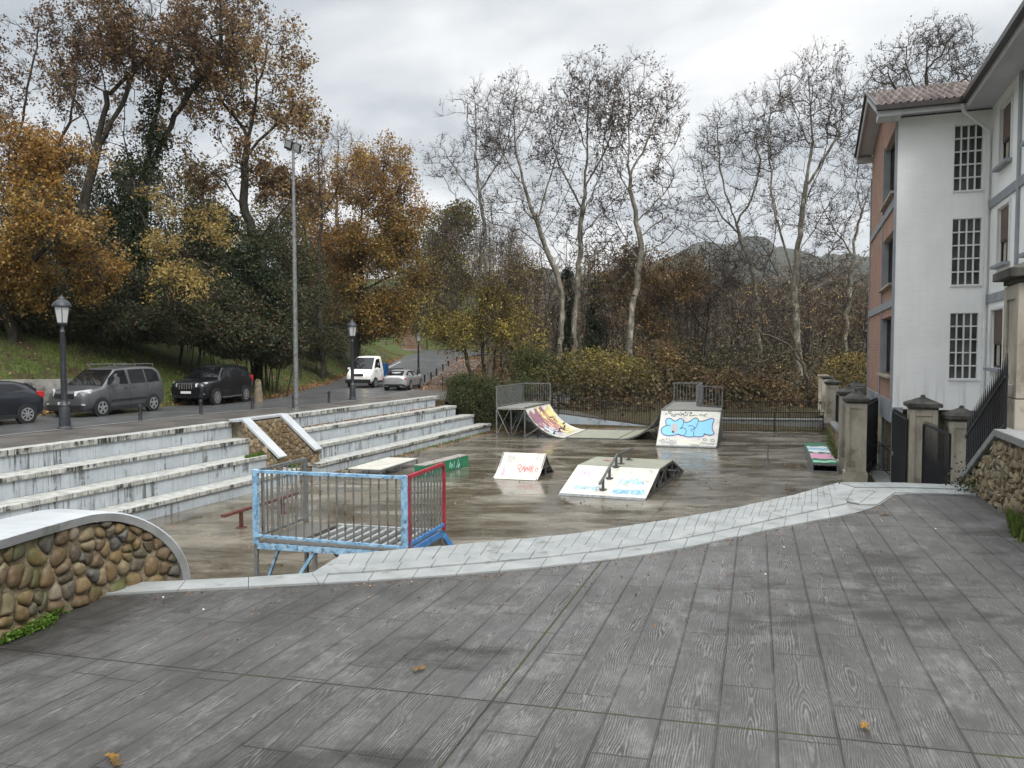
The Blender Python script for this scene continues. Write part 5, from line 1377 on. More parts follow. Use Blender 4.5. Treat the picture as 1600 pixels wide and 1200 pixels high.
for q_ in ([(.05, .74), (.2, .66), (.3, .74), (.5, .62), (.55, .7), (.8, .60)], [(.3, .78), (.35, .62)], [(.5, .74), (.62, .58)], [(.62, .3), (.75, .33), (.7, .4)], [(.8, .55), (.95, .52)]): ribbon(g, smooth_pts(q_, 2), .03, lambda a__, b__: ft(a__, b__) + Vector((0, 0, .012)))
g.build('graffiti', M['g_black'], root)

# --- platform with the blue lettered bank, at the right
g0, g1 = Vector((6.44, 34.2, .01)), Vector((8.97, 33.6, .01)); t0_, t1_ = Vector((7.14, 36.55, HP)), Vector((9.78, 35.9, HP))
root = thing('bank_ramp', 'tall ramp with blue bubble graffiti below a railed steel platform', 'skate ramp', (8.6, 37, 0))
mb = MB(); N = 10; A, B = [], []
for i in range(N + 1):
    f = i / N; zf = f + .10 * math.sin(math.pi * f) * -1.0 * .7
    A.append(Vector((*g0.lerp(t0_, f).xy, HP * zf + .012))); B.append(Vector((*g1.lerp(t1_, f).xy, HP * zf + .012)))
mb.strip(A, B); d_ = Vector((.01, .02, -.03)); mb.strip([p + d_ for p in A], [p + d_ for p in B]); mb.strip(A, [p + d_ for p in A]); mb.strip(B, [p + d_ for p in B]); mb.build('ramp_sheet', M['skatelite'], root, smooth=40)
mb = MB(); mb.prism([g0 + Vector((0, -.02, .003)), g1 + Vector((0, -.02, .003)), g1.lerp(t1_, .035), g0.lerp(t0_, .035)], (0, 0, .018)); mb.build('kick_plate', M['galv'], root)
PA = [t0_, t1_, Vector((10.45, 38.1, HP)), Vector((9.43, 39.1, HP)), Vector((10.55, 42.5, HP)), Vector((9.0, 42.6, HP))]
mb = MB(); mb.prism(PA, (0, 0, -.09)); mb.build('platform', M['platform'], root)
mb = MB(); mb.bar(t0_ + z * .01, t1_ + z * .01, .08, .05); mb.bar(t0_ + z * .01, PA[5] + z * .01, .09, .06); mb.build('coping', M['galv'], root)
for v in PA + [t0_.lerp(PA[5], .5)]:
    mb = MB(); mb.tube([(v.x, v.y + .05, 0), (v.x, v.y + .05, HP - .08)], .035, 8); mb.build('leg', M['galv'], root)
mb = MB()
for a_, b_ in ((B, 1), (A, 1)):
    for p_, q_ in zip(a_, a_[1:]): mb.bar(p_ - z * .05, q_ - z * .05, .05, .07)
mb.bar(Vector((g1.x, g1.y, .04)), Vector((t1_.x, t1_.y, .04)), .05); mb.bar(Vector((t1_.x, t1_.y, .05)), B[4] - z * .05, .04); mb.bar(Vector((*t1_.xy, .05)), Vector((*PA[2].xy, HP - .1)), .04); mb.build('frame', M['dark_steel'], root)
mb = MB(); o_ = Vector((.03, 0, 0)); mb.add([B[0] + o_ - z * .06, *[p + o_ - z * .06 for p in B[1:]], Vector((t1_.x + .03, t1_.y, .03))], [tuple(range(len(B) + 1))]); mb.build('side_sheet', M['dark_steel'], root, fix=False)
rail_panel(root, PA[5], PA[4], RG, 'galv', .05, .17, .015, .05); rail_panel(root, PA[4], PA[3], RG, 'galv', .05, .17, .015, .05); rail_panel(root, PA[3], PA[2], RG, 'galv', .06, .165, .015, .05)
def fz(x, y):                           # coordinates read off an enlarged view of the ramp face
    v = (1095 - y) / 592; l = 160 + 80 * v; r_ = 1095 + 40 * v; u = (x - l) / (r_ - l); v = min(max(v, 0.01), .99)
    k = v ** .93 * N; i = min(int(k), N - 1); return A[i].lerp(A[i + 1], k - i).lerp(B[i].lerp(B[i + 1], k - i), u)
off = (t1_ - g1).cross(g1 - g0).normalized(); off = off if off.y < 0 else -off
lift = lambda d_: (lambda x, y: fz(x, y) + off * d_)
outline = smooth_pts([(300, 690), (310, 645), (350, 625), (395, 640), (430, 672), (470, 672), (500, 640), (545, 628), (580, 655), (590, 690), (630, 690), (680, 670), (730, 625), (770, 612), (800, 635), (810, 662), (860, 668), (930, 645), (990, 620), (1030, 625), (1045, 640), (1022, 700), (1015, 760), (1030, 820), (1058, 850), (1020, 885), (960, 885), (905, 870), (890, 905), (840, 920), (790, 918), (745, 915), (690, 928), (620, 922), (580, 905), (545, 900), (500, 880), (430, 905), (350, 915), (280, 900), (235, 860), (230, 810), (265, 765), (320, 745), (310, 720)], 2, True)
g = MB(); pts = [lift(.004)(*p) for p in outline]; cc = sum(pts, Vector()) / len(pts)
def fill(g, loop, d_):                  # triangulated filled outline
    bm = bmesh.new(); vs = [bm.verts.new((p[0], p[1], 0)) for p in loop]; f_ = bm.faces.new(vs); bmesh.ops.triangulate(bm, faces=[f_])
    long_ = [e for e in bm.edges if e.calc_length() > 60]
    for _ in range(2):
        bmesh.ops.subdivide_edges(bm, edges=[e for e in bm.edges if e.calc_length() > 60], cuts=1); bmesh.ops.triangulate(bm, faces=bm.faces[:])
    bm.verts.ensure_lookup_table(); bm.verts.index_update(); g.add([lift(d_)(v.co.x, v.co.y) for v in bm.verts], [tuple(v.index for v in f.verts) for f in bm.faces]); bm.free()
halo = [(x + (x - 640) * .05, y + (y - 770) * .16) for x, y in [tuple(p) for p in outline]]
g = MB(); fill(g, halo, .003); g.build('graffiti', M['g_lilac'], root)
g = MB(); fill(g, [(700, 600), (760, 585), (830, 600), (880, 640), (840, 680), (720, 660)], .005); fill(g, [(520, 1000), (900, 1005), (880, 1030), (560, 1035)], .005); g.build('graffiti', M['g_haze'], root)
g = MB(); fill(g, [tuple(p) for p in outline], .008); g.build('graffiti', M['g_blue'], root)
g = MB(); fill(g, smooth_pts([(405, 710), (480, 705), (495, 770), (480, 850), (430, 880), (390, 820), (385, 760)], 2, True), .011); fill(g, [(250, 1000), (480, 1005), (475, 1050), (240, 1040)], .011); g.build('graffiti', M['g_grey'], root)
g = MB(); L12 = lift(.014)
def px_ribbon(P, wpx, closed=False, sm=2):
    P = smooth_pts(P, sm, closed) if sm else [Vector(p) for p in P]; n = len(P); Lp, Rp = [], []
    for i in range(n):
        a = P[i - 1] if (i or closed) else P[0]; b = P[(i + 1) % n] if (i < n - 1 or closed) else P[-1]; d = b - a; d = d.normalized() if d.length > 1e-6 else Vector((1, 0)); q = Vector((-d.y, d.x)) * wpx / 2
        Lp.append(L12(*(P[i] + q))); Rp.append(L12(*(P[i] - q)))
    if closed: Lp.append(Lp[0]); Rp.append(Rp[0])
    g.strip(Lp, Rp)
px_ribbon([tuple(p) for p in outline], 11, True, 0)
for P in ([(580, 660), (575, 730), (545, 775), (525, 800)], [(530, 790), (575, 770), (620, 800), (625, 850), (590, 900)], [(500, 870), (510, 890), (545, 905)], [(805, 660), (790, 720), (760, 780), (730, 815)], [(650, 750), (700, 735), (745, 755), (750, 790), (700, 790), (690, 815), (720, 830)], [(745, 830), (735, 870), (745, 915)], [(380, 740), (320, 742)], [(890, 860), (950, 880), (1010, 895), (1058, 852)]): px_ribbon(P, 9)
fill(g, smooth_pts([(405, 830), (420, 822), (437, 832), (435, 862), (412, 866), (400, 850)], 2, True), .016)
# "SWADZ.inc" written across the top
for P in ([(300, 560), (306, 580)], [(316, 556), (322, 576)], [(400, 530), (345, 525), (335, 545), (400, 565), (450, 580), (455, 600), (400, 595), (385, 580)], [(450, 540), (465, 590), (490, 545), (510, 590), (530, 530)], [(530, 595), (560, 530), (590, 595)], [(540, 572), (585, 568)], [(600, 530), (600, 595), (640, 575), (630, 545), (600, 530)], [(650, 545), (720, 535), (680, 560), (660, 590), (740, 580), (750, 560)], [(770, 575), (776, 582)], [(810, 560), (815, 582)], [(835, 582), (838, 560), (855, 562), (862, 582)], [(905, 562), (880, 570), (885, 588), (910, 585)], [(915, 550), (920, 566)], [(928, 548), (934, 564)]): px_ribbon(P, 8)
for P in ([(205, 985), (225, 1025), (250, 975)], [(255, 1000), (270, 970), (290, 1000)], [(300, 975), (330, 960), (320, 990)], [(350, 960), (385, 1000)], [(890, 950), (925, 945), (950, 970), (920, 990), (890, 975), (890, 950)], [(1040, 955), (1010, 965), (1005, 990), (1040, 1000), (1070, 980), (1040, 955)], [(850, 1040), (880, 1000), (900, 1045), (930, 1010), (960, 1050), (1000, 1020), (1040, 1050), (1065, 1025)], [(710, 1065), (780, 1055), (850, 1075)]): px_ribbon(P, 6)
g.build('graffiti', M['g_black'], root)

# --- painted box by the side wall
c0, c1 = Vector((10.62, 27.0, 0)), Vector((11.42, 26.75, 0)); dd_ = Vector((1.95, 5.9, 0)); h = .32
root = thing('painted_box', 'open ended grind box with green, white and pink painted top by side wall', 'grind box', (11.9, 29.9, 0))
q = [c0, c1, c1 + dd_, c0 + dd_]
mb = MB()
for a_, b_ in ((q[0], q[3]), (q[1], q[2]), (q[3], q[2])): mb.prism([a_, b_, b_ + z * h, a_ + z * h], ((b_ - a_).cross(z).normalized() * .03))
mb.bar(q[0] + z * .03, q[1] + z * .03, .05, .06); mb.bar(q[0] + z * (h - .03), q[1] + z * (h - .03), .05, .06); mb.bar(q[0] + z * .01, q[0] + z * h, .07); mb.bar(q[1] + z * .01, q[1] + z * h, .07)
mb.build('body', M['cap_side'], root)
mb = MB(); mb.prism([p + z * (h + .002) for p in q], (0, 0, .02)); mb.build('top', M['green_box'], root)
for mk, v0, v1, seed in (('g_pink', .18, .42, 1), ('g_white', .48, .78, 2), ('g_skyblue', .60, .70, 3), ('g_mint', .02, .10, 4)):
    r = random.Random(seed); g = MB(); u = [i / 8 for i in range(9)]
    lo = [q[0].lerp(q[1], .04 + .92 * f) + dd_ * (v0 + r.uniform(-.03, .03)) + z * (h + .024 + .002 * seed) for f in u]; hi = [q[0].lerp(q[1], .04 + .92 * f) + dd_ * (v1 + r.uniform(-.03, .03)) + z * (h + .024 + .002 * seed) for f in u]
    g.strip(lo, hi); g.build('painted_band', M[mk], root)
mb = MB(); pp = on(1199.5, 722, 0); mb.tube([pp, pp + z * .82], .03, 8); mb.lathe([(.09, 0), (.09, .02)], 10, pp); mb.box(pp + z * .7, (.045, .045, .22))
tag(mb.build('slim_post', M['galv']), 'slim steel post standing alone on the wet court', 'post')

# ------------------------------------------------------------------ vehicles (local x forward, y left, z up)
def section(s):
    x, zb, zm, wd, zt, wt = s; mid = lerp(zb, zm, .5)
    h = [(wd * .86, zb), (wd * .985, zb + .12), (wd, mid), (wd * .985, lerp(mid, zm, .6)), (wd * .955, zm), (wt, zt - .055), (wt * .93, zt - .012), (wt * .6, zt + .012)]
    return [Vector((x, y, z)) for y, z in h] + [Vector((x, -y, z)) for y, z in reversed(h)]
def wheel(root, x, y, r, side, spokes=5, rimmat='rim', wd=.21):
    e = MB(); Mx = Matrix.Rotation(-side * math.pi / 2, 3, 'X')
    e.lathe([(r * .62, -wd / 2), (r * .96, -wd / 2), (r, -wd * .3), (r, wd * .3), (r * .96, wd / 2), (r * .68, wd / 2 + .004)], 24, (x, y, r), Mx)
    w_ = e.build('wheel', M['tyre'], root, local=True, smooth=35)
    rm = MB()
    rm.lathe([(r * .68, wd * .38), (r * .72, wd / 2 + .016), (r * .62, wd / 2 + .018), (r * .60, wd * .38)], 24, (x, y, r), Mx)
    for i in range(spokes):
        a = 2 * math.pi * i / spokes + .3; c = Vector((math.cos(a), 0, math.sin(a))); o = Vector((x, y + side * (wd / 2 + .010), r))
        rm.bar(o + c * r * .08, o + c * r * .64, r * (1.1 / spokes), .02, up=(0, 1, 0))
    rm.lathe([(r * .16, wd * .35), (r * .16, wd / 2 + .022), (r * .05, wd / 2 + .026)], 12, (x, y, r), Mx)
    rm.build('rim', M[rimmat], w_, local=True)
def vehicle(name, label, cat, paintm, S, wheels, r, cowl, roof_f, roof_r, rear, sidewin, loc, yaw, scale=1.0, spokes=5, extras=None, clad=False, group=None):
    root = thing(name, label, cat, loc, yaw, group); root.scale = (scale,) * 3
    xs0 = [s[0] for s in S][::-1]
    extra = [tuple([x] + [float(np.interp(x, xs0, [s[i] for s in S][::-1])) for i in range(1, 6)]) for x in (cowl + .05, cowl - .05, roof_f + .05, roof_f - .05)]
    S = sorted(list(S) + extra, key=lambda q: -q[0])
    mb = MB(); rows = [section(s) for s in S]; mb.loft([q + [q[0]] for q in rows])
    b = mb.build('body', M[paintm], root, local=True, smooth=38)
    md = b.modifiers.new('sub', 'SUBSURF'); md.levels = 1; md.render_levels = 1
    xs = [s[0] for s in S][::-1]
    def at_x(x, i): return float(np.interp(x, xs, [s[i] for s in S][::-1]))
    def side_y(x, z):
        zm, wd, zt, wt = at_x(x, 2), at_x(x, 3) * .955, at_x(x, 4) - .055, at_x(x, 5)
        f = (z - zm) / max(.01, zt - zm)
        return lerp(wd, wt, f) if z > zm else lerp(at_x(x, 3), wd, min(1, max(0, (z - zm + .15) / .15)))
    def panel(nm, poly, m, dy=.012, par=None, both=True, sides=(1, -1)):
        objs = []
        for sd_ in sides:
            g = MB(); c = [Vector((x, sd_ * (side_y(x, z) + dy), z)) for x, z in poly]
            g.prism(c, (0, -sd_ * .02, 0)); objs.append(g.build(nm, M[m], par or root, local=True))
        return objs
    for poly in sidewin: panel('side_window', poly, 'glass', .006)
    # windscreen and rear window lie on the loft
    def cross_glass(nm, xa, xb, k=.93, lift=.034):
        za, wa, zb_, wb = at_x(xa, 4), at_x(xa, 5), at_x(xb, 4), at_x(xb, 5); n = Vector((zb_ - za, 0, -(xb - xa))); n = n.normalized(); n = n if n.z > 0 else -n
        g = MB(); c = [Vector((xa, wa * k, za)), Vector((xa, -wa * k, za)), Vector((xb, -wb * k * .95, zb_ - .02)), Vector((xb, wb * k * .95, zb_ - .02))]
        g.prism([p + n * lift for p in c], n * -.02); g.build(nm, M['glass'], root, local=True)
    cross_glass('windscreen', cowl - .04, roof_f + .04)
    if rear: cross_glass('rear_window', rear[0], rear[1])
    for wx in wheels:
        for sd_ in (1, -1):
            wy_ = at_x(wx, 3)
            g = MB(); Mx = Matrix.Rotation(-sd_ * math.pi / 2, 3, 'X'); g.lathe([(r * 1.17, -.12), (r * 1.17, .012), (r * 1.0, .016)], 24, (wx, sd_ * wy_, r * 1.03), Mx); g.build('wheel_arch', M['plastic'], root, local=True)
            wheel(root, wx, sd_ * (wy_ - .085), r, sd_, spokes)
    # sills, door gaps, handles, mirrors
    for sd_ in (1, -1): g = MB(); g.box(((wheels[0] + wheels[1]) / 2, sd_ * (at_x(0, 3) - .02), at_x(0, 1) + .06), (abs(wheels[0] - wheels[1]) - 2.3 * r, .08, .13)); g.build('sill', M['plastic'], root, local=True, bevel=.01)
    g = MB(); g.box((S[0][0] - .12, 0, S[0][1] + .03), (.16, at_x(S[0][0] - .2, 3) * 1.7, .14)); g.build('front_valance', M['plastic'], root, local=True, bevel=.01)
    g = MB(); g.box((S[-1][0] + .1, 0, S[-1][1] + .02), (.14, at_x(S[-1][0] + .2, 3) * 1.6, .14)); g.build('rear_valance', M['plastic'], root, local=True, bevel=.01)
    doors = (extras or {}).get('doors', [])
    g = MB()
    for x in doors:
        for sd_ in (1, -1):
            zz = [at_x(x, 1) + .16, lerp(at_x(x, 1), at_x(x, 2), .5), at_x(x, 2) - .02]
            for z0, z1 in zip(zz, zz[1:]): g.bar((x, sd_ * (side_y(x, z0) + .002), z0), (x, sd_ * (side_y(x, z1) + .002), z1), .012, .01)
    if doors: g.build('door_gaps', M['plastic'], root, local=True)
    for x in (extras or {}).get('handles', []):
        for sd_ in (1, -1):
            g = MB(); z = at_x(x, 2) - .10; g.box((x, sd_ * (side_y(x, z) + .02), z), (.18, .03, .03)); g.build('door_handle', M[(extras or {}).get('hm', paintm)], root, local=True, bevel=.008)
    for sd_ in (1, -1):
        g = MB(); x = cowl - .38; z = at_x(x, 2) + .09; y_ = at_x(x, 3); g.box((x, sd_ * (y_ + .10), z), (.14, .20, .15), taper=.85); g.bar((x, sd_ * y_ * .93, z - .04), (x, sd_ * (y_ + .08), z), .04); g.build('mirror', M[paintm], root, local=True, bevel=.02)
    root['_fn'] = 0; del root['_fn']
    return root, side_y, at_x, panel
def front_bits(root, at_x, xf, lampz, lampy, lampw, lamph, grille, plate_z, lit=None, lampx=None):
    for sd_ in (1, -1):
        g = MB(); x = (lampx or xf - .14); y0, y1 = lampy, lampy + lampw
        g.prism([(x + .17, sd_ * y0, lampz - lamph * .5), (x + .15, sd_ * y0, lampz + lamph * .3), (x - .20, sd_ * (y1 + .02), lampz + lamph * .62), (x - .16, sd_ * (y1 + .02), lampz - lamph * .1)], (-.10, 0, 0)); g.build('headlight', M['lit' if lit else 'lens'], root, local=True, bevel=.008)
    z0, z1, wg = grille
    g = MB(); g.box((xf - .02, 0, (z0 + z1) / 2), (.10, wg, z1 - z0)); g.build('grille', M['plastic'], root, local=True, bevel=.01)
    g = MB(); g.box((xf + .035, 0, plate_z), (.02, .50, .11)); g.build('number_plate', M['plate'], root, local=True)
def rear_bits(root, xr, z, y, w_, h_, plate_z):
    for sd_ in (1, -1):
        g = MB(); g.box((xr + .10, sd_ * y, z), (.24, w_, h_)); g.build('tail_light', M['red_lens'], root, local=True, bevel=.02)
    g = MB(); g.box((xr - .03, 0, plate_z), (.02, .50, .11)); g.build('number_plate', M['plate'], root, local=True)
def place(fr, rr_, wb_half):            # pixels of the visible front and rear wheel contact points -> centre and yaw
    a, b = gnd(*fr), gnd(*rr_); d = (a - b); yaw = math.atan2(d.y, d.x); return a, b, yaw
def car_at(fr, rr_, w_, fx, rx, side=1):
    a, b, yaw = place(fr, rr_, 0); mid = (a + b) / 2; c = math.cos(yaw), math.sin(yaw); lx = (fx + rx) / 2
    left = Vector((-c[1], c[0], 0)); f = Vector((c[0], c[1], 0)); p = mid - left * side * w_ - f * lx; p.z = mid.z; return p, yaw
SCL = .955
# grey people carrier
Sx = [(2.20, .34, .66, .66, .80, .50), (2.13, .26, .82, .80, .98, .64), (1.98, .22, .90, .87, 1.00, .72), (1.6, .20, .98, .91, 1.06, .80), (1.22, .20, 1.05, .925, 1.13, .84), (.46, .20, 1.12, .925, 1.76, .70), (-.3, .20, 1.14, .925, 1.84, .69), (-1.2, .20, 1.16, .925, 1.85, .69), (-1.85, .22, 1.16, .92, 1.81, .68), (-2.12, .26, 1.12, .89, 1.68, .65), (-2.20, .34, 1.0, .84, 1.30, .66)]
p, yaw = car_at((157, 650.5), (241, 642), .9 * SCL, 1.38, -1.38)
van, sy, ax, pn = vehicle('people_carrier', 'slate grey people carrier with silver roof rails parked behind the tall street lamp', 'car', 'grey_paint', Sx, (1.38, -1.38), .33, 1.24, .46, -1.85, None,
  [[(1.02, 1.17), (.86, 1.42), (.42, 1.70), (-.02, 1.72), (-.06, 1.17)], [(-.20, 1.18), (-.20, 1.72), (-1.02, 1.73), (-1.05, 1.19)], [(-1.14, 1.19), (-1.12, 1.73), (-1.62, 1.71), (-1.82, 1.55), (-1.86, 1.22)]], p, yaw, SCL, 5, {'doors': (.98, -.12, -1.08), 'handles': (.10, -.32)}, group='cars parked along the bank')
front_bits(van, ax, 2.19, .90, .46, .36, .22, (.72, .88, .84), .52)
mb = MB(); mb.box((2.16, 0, .36), (.12, 1.5, .24)); mb.build('bumper', M['plastic'], van, local=True, bevel=.03)
for sd_ in (1, -1):
    mb = MB(); mb.bar((.25, sd_ * .62, 1.93), (-1.75, sd_ * .63, 1.93), .035); mb.bar((.25, sd_ * .62, 1.80), (.38, sd_ * .62, 1.93), .03); mb.bar((-.75, sd_ * .62, 1.84), (-.75, sd_ * .62, 1.93), .03); mb.bar((-1.75, sd_ * .63, 1.82), (-1.75, sd_ * .63, 1.93), .03); mb.build('roof_rail', M['chrome'], van, local=True)
    mb = MB(); mb.box((2.10, sd_ * .68, .48), (.12, .26, .05)); mb.build('fog_light', M['lens'], van, local=True)
pn('door_moulding', [(.9, .52), (.9, .60), (-1.0, .62), (-1.0, .54)], 'plastic', .01)
# black off-roader
Sx = [(2.40, .46, .86, .70, 1.02, .56), (2.30, .36, .98, .84, 1.12, .68), (2.1, .32, 1.06, .91, 1.17, .76), (1.55, .30, 1.12, .945, 1.22, .80), (.98, .30, 1.16, .95, 1.26, .81), (.34, .30, 1.20, .95, 1.78, .70), (-.5, .30, 1.22, .95, 1.85, .71), (-1.5, .30, 1.24, .95, 1.84, .70), (-2.05, .32, 1.24, .94, 1.76, .68), (-2.30, .36, 1.18, .92, 1.50, .68), (-2.38, .44, 1.0, .86, 1.20, .70)]
p, yaw = car_at((331, 633.5), (389.5, 627.5), .92 * SCL, 1.40, -1.40)
suv, sy, ax, pn = vehicle('off_roader', 'black off-roader with chrome slatted grille parked furthest up the bank', 'car', 'black_paint', Sx, (1.40, -1.40), .38, .98, .34, -2.0, (-2.28, -2.05),
  [[(.84, 1.26), (.66, 1.48), (.36, 1.71), (-.02, 1.74), (-.04, 1.27)], [(-.16, 1.28), (-.16, 1.74), (-.86, 1.74), (-.98, 1.29)], [(-1.10, 1.30), (-1.02, 1.73), (-1.66, 1.71), (-1.95, 1.52), (-1.98, 1.33)]], p, yaw, SCL, 9, {'doors': (.80, -.10, -1.02), 'handles': (.05, -.90)}, group='cars parked along the bank')
front_bits(suv, ax, 2.40, 1.00, .46, .36, .20, (.80, 1.08, .80), .66)
mb = MB()
for i in range(6): mb.box((2.455, -.30 + i * .12, .94), (.03, .045, .26))
mb.build('grille_bars', M['chrome'], suv, local=True, bevel=.008)
rear_bits(suv, -2.38, 1.16, .80, .16, .34, .9)
mb = MB(); mb.box((0, .93, .36), (1.8, .16, .04)); mb.box((0, -.93, .36), (1.8, .16, .04)); mb.build('side_step', M['chrome'], suv, local=True)
mb = MB(); mb.bar((.1, .60, 1.90), (-1.8, .60, 1.89), .03); mb.bar((.1, -.60, 1.90), (-1.8, -.60, 1.89), .03); mb.build('roof_rails', M['plastic'], suv, local=True)
for sd_ in (1, -1): mb = MB(); mb.box((2.24, sd_ * .72, .58), (.12, .2, .05)); mb.build('fog_light', M['lens'], suv, local=True)
# dark hatchback, its tail in the frame
Sx = [(2.0, .32, .60, .62, .72, .46), (1.85, .24, .72, .76, .86, .62), (1.45, .20, .84, .84, .95, .70), (.85, .20, .90, .86, 1.00, .74), (.05, .20, .94, .87, 1.40, .62), (-.6, .20, .96, .87, 1.46, .62), (-1.2, .20, .99, .87, 1.42, .60), (-1.62, .22, 1.02, .86, 1.28, .58), (-1.88, .28, .96, .82, 1.04, .60), (-1.96, .36, .82, .76, .92, .62)]
b_ = gnd(41, 661.5); yaw = math.atan2(-.936, -.36); c = Vector((math.cos(yaw), math.sin(yaw), 0)); p = b_ + c * 1.22 * SCL - Vector((-c.y, c.x, 0)) * .82 * SCL; p.z = b_.z
hat, sy, ax, pn = vehicle('hatchback', 'dark blue-black hatchback with red tail light cut off by the left picture edge', 'car', 'blueblack_paint', Sx, (1.25, -1.22), .31, .85, .05, -1.2, (-1.84, -1.45),
  [[(.62, 1.0), (.1, 1.33), (-.3, 1.36), (-.3, 1.02)], [(-.40, 1.03), (-.40, 1.36), (-.95, 1.33), (-1.30, 1.16), (-1.28, 1.06)]], p, yaw, SCL, 8, {'doors': (.6, -.36), 'handles': (-.1,)}, group='cars parked along the bank')
rear_bits(hat, -1.90, .96, .70, .22, .20, .6)
front_bits(hat, ax, 1.98, .72, .4, .3, .18, (.40, .55, .8), .45)
# silver estate car seen from behind
Sx = [(2.32, .30, .58, .62, .70, .46), (2.15, .22, .70, .78, .84, .62), (1.6, .18, .82, .86, .92, .72), (.95, .18, .88, .885, .97, .74), (.15, .18, .90, .89, 1.36, .60), (-.5, .18, .92, .89, 1.42, .60), (-1.2, .18, .94, .89, 1.38, .57), (-1.75, .20, .95, .88, 1.24, .56), (-2.18, .24, .92, .86, .99, .60), (-2.32, .32, .80, .80, .90, .64)]
rb = gnd(641, 609.5); yaw = math.atan2(1, .15); c = Vector((math.cos(yaw), math.sin(yaw), 0)); lf = Vector((-c.y, c.x, 0)); p = rb + c * 1.32 * SCL + lf * .84 * SCL; p.z = ground(p.x, p.y)
sil, sy, ax, pn = vehicle('estate_car', 'silver estate car with red tail lights driving away up the road', 'car', 'silver_paint', Sx, (1.38, -1.32), .33, .95, .15, -1.2, (-2.12, -1.5),
  [[(.82, .97), (.2, 1.29), (-.3, 1.33), (-.3, .98)], [(-.38, .98), (-.38, 1.33), (-1.0, 1.31), (-1.75, 1.08), (-1.7, 1.01)]], p, yaw, SCL, 5, {'doors': (.8, -.34, -1.2), 'handles': (-.15, -1.0)})
rear_bits(sil, -2.24, .80, .66, .30, .13, .76)
mb = MB(); mb.box((-2.30, 0, .38), (.10, 1.3, .14)); mb.build('diffuser', M['plastic'], sil, local=True, bevel=.02)
mb = MB()
for y_ in (.5, -.5): mb.box((-2.34, y_, .30), (.05, .2, .06))
mb.build('exhaust', M['chrome'], sil, local=True)
# white tipper van coming down the road with lit headlamps
Sx = [(2.75, .40, .72, .78, .86, .62), (2.68, .34, .92, .90, 1.02, .78), (2.50, .32, 1.05, .95, 1.14, .86), (2.22, .32, 1.20, .97, 1.28, .90), (1.35, .32, 1.30, .98, 2.14, .76), (1.0, .32, 1.32, .98, 2.22, .78), (.45, .34, 1.32, .98, 2.22, .78), (.36, .36, 1.30, .96, 2.12, .76)]
a_, b_ = gnd(547, 606.5), gnd(586, 604.5); yaw = math.atan2(-1, -.24); mid = (a_ + b_) / 2; c = Vector((math.cos(yaw), math.sin(yaw), 0)); p = mid - c * 1.95; p.z = mid.z
trk, sy, ax, pn = vehicle('tipper_van', 'white tipper van with lit headlamps and blue box coming down the road', 'van', 'white_paint', Sx, (1.95, -1.4), .34, 2.24, 1.35, .45, None,
  [[(1.95, 1.36), (1.42, 1.98), (.95, 2.02), (.95, 1.36)]], p, yaw, 1.0, 5, {'doors': (2.0, .8), 'handles': (1.0,), 'hm': 'plastic'})
front_bits(trk, ax, 2.74, .92, .48, .34, .20, (.84, .98, .84), .50, lit=True)
mb = MB(); mb.box((2.74, 0, .48), (.16, 1.84, .26)); mb.build('bumper', M['plastic'], trk, local=True, bevel=.03)
mb = MB(); mb.box((-1.25, .35, .55), (3.6, .09, .16)); mb.box((-1.25, -.35, .55), (3.6, .09, .16)); mb.build('chassis', M['plastic'], trk, local=True)
mb = MB(); mb.box((-.06, 0, 1.15), (.62, 2.0, 1.06)); mb.build('tool_box', M['blue_box'], trk, local=True, bevel=.02)
mb = MB(); mb.box((-1.75, 0, .82), (2.8, 2.05, .08))
for sd_ in (1, -1): mb.box((-1.75, sd_ * 1.02, 1.05), (2.8, .04, .42))
mb.box((-3.13, 0, 1.05), (.04, 2.0, .42)); mb.build('dropside_bed', M['galv'], trk, local=True)
mb = MB(); mb.bar((-.4, -1.0, 1.3), (-2.9, -1.0, 1.95), .05); mb.bar((-.4, .9, 1.3), (-2.9, .9, 1.75), .05); mb.build('ladder_bar', M['white_trim'], trk, local=True)

# ------------------------------------------------------------------ street lamps, floodlight, bollards
def lamp(label, px, py, h=4.0):
    b = gnd(px, py); root = thing('street_lamp', label, 'street lamp', b, 0, 'black lantern street lamps along the pavement'); k = h / 4.0
    mb = MB(); mb.lathe([(.20, 0), (.20, .06), (.165, .10), (.155, .35), (.15, .62), (.125, .70), (.15, .73), (.11, .80), (.082, .88), (.078, 1.6), (.085, 1.63), (.07, 1.68), (.062, 2.9), (.08, 2.94), (.05, 3.0), (.045, 3.10), (.11, 3.14), (.13, 3.17)], 12)
    for a in range(10): c = Vector((math.cos(a * .628), math.sin(a * .628), 0)); mb.bar(c * .080 + Vector((0, 0, .9)), c * .066 + Vector((0, 0, 2.8)), .014)
    mb.build('post', M['lamp_iron'], root, local=True, smooth=35)
    g = MB(); g.lathe([(.12, 3.17), (.155, 3.22), (.225, 3.68), (.225, 3.69)], 6); g.build('lantern_glass', M['lantern_glass'], root, local=True)
    fr = MB()
    for a in range(6): t_ = a * math.pi / 3; c = Vector((math.cos(t_), math.sin(t_), 0)); fr.bar(c * .135 + Vector((0, 0, 3.17)), c * .235 + Vector((0, 0, 3.70)), .022)
    fr.lathe([(.13, 3.15), (.16, 3.19), (.15, 3.22)], 6)
    fr.lathe([(.235, 3.68), (.27, 3.70), (.265, 3.74), (.20, 3.84), (.12, 3.90), (.11, 3.94), (.06, 3.97), (.03, 4.0), (.015, 4.05)], 12)
    fr.build('lantern_frame', M['lamp_iron'], root, local=True, smooth=35)
    root.scale = (k, k, k); return root
lamp('black lantern lamp nearest the viewer beside the grey people carrier', 101.5, 671, 3.95)
lamp('black lantern lamp in front of the white tipper van', 551, 624, 4.1)
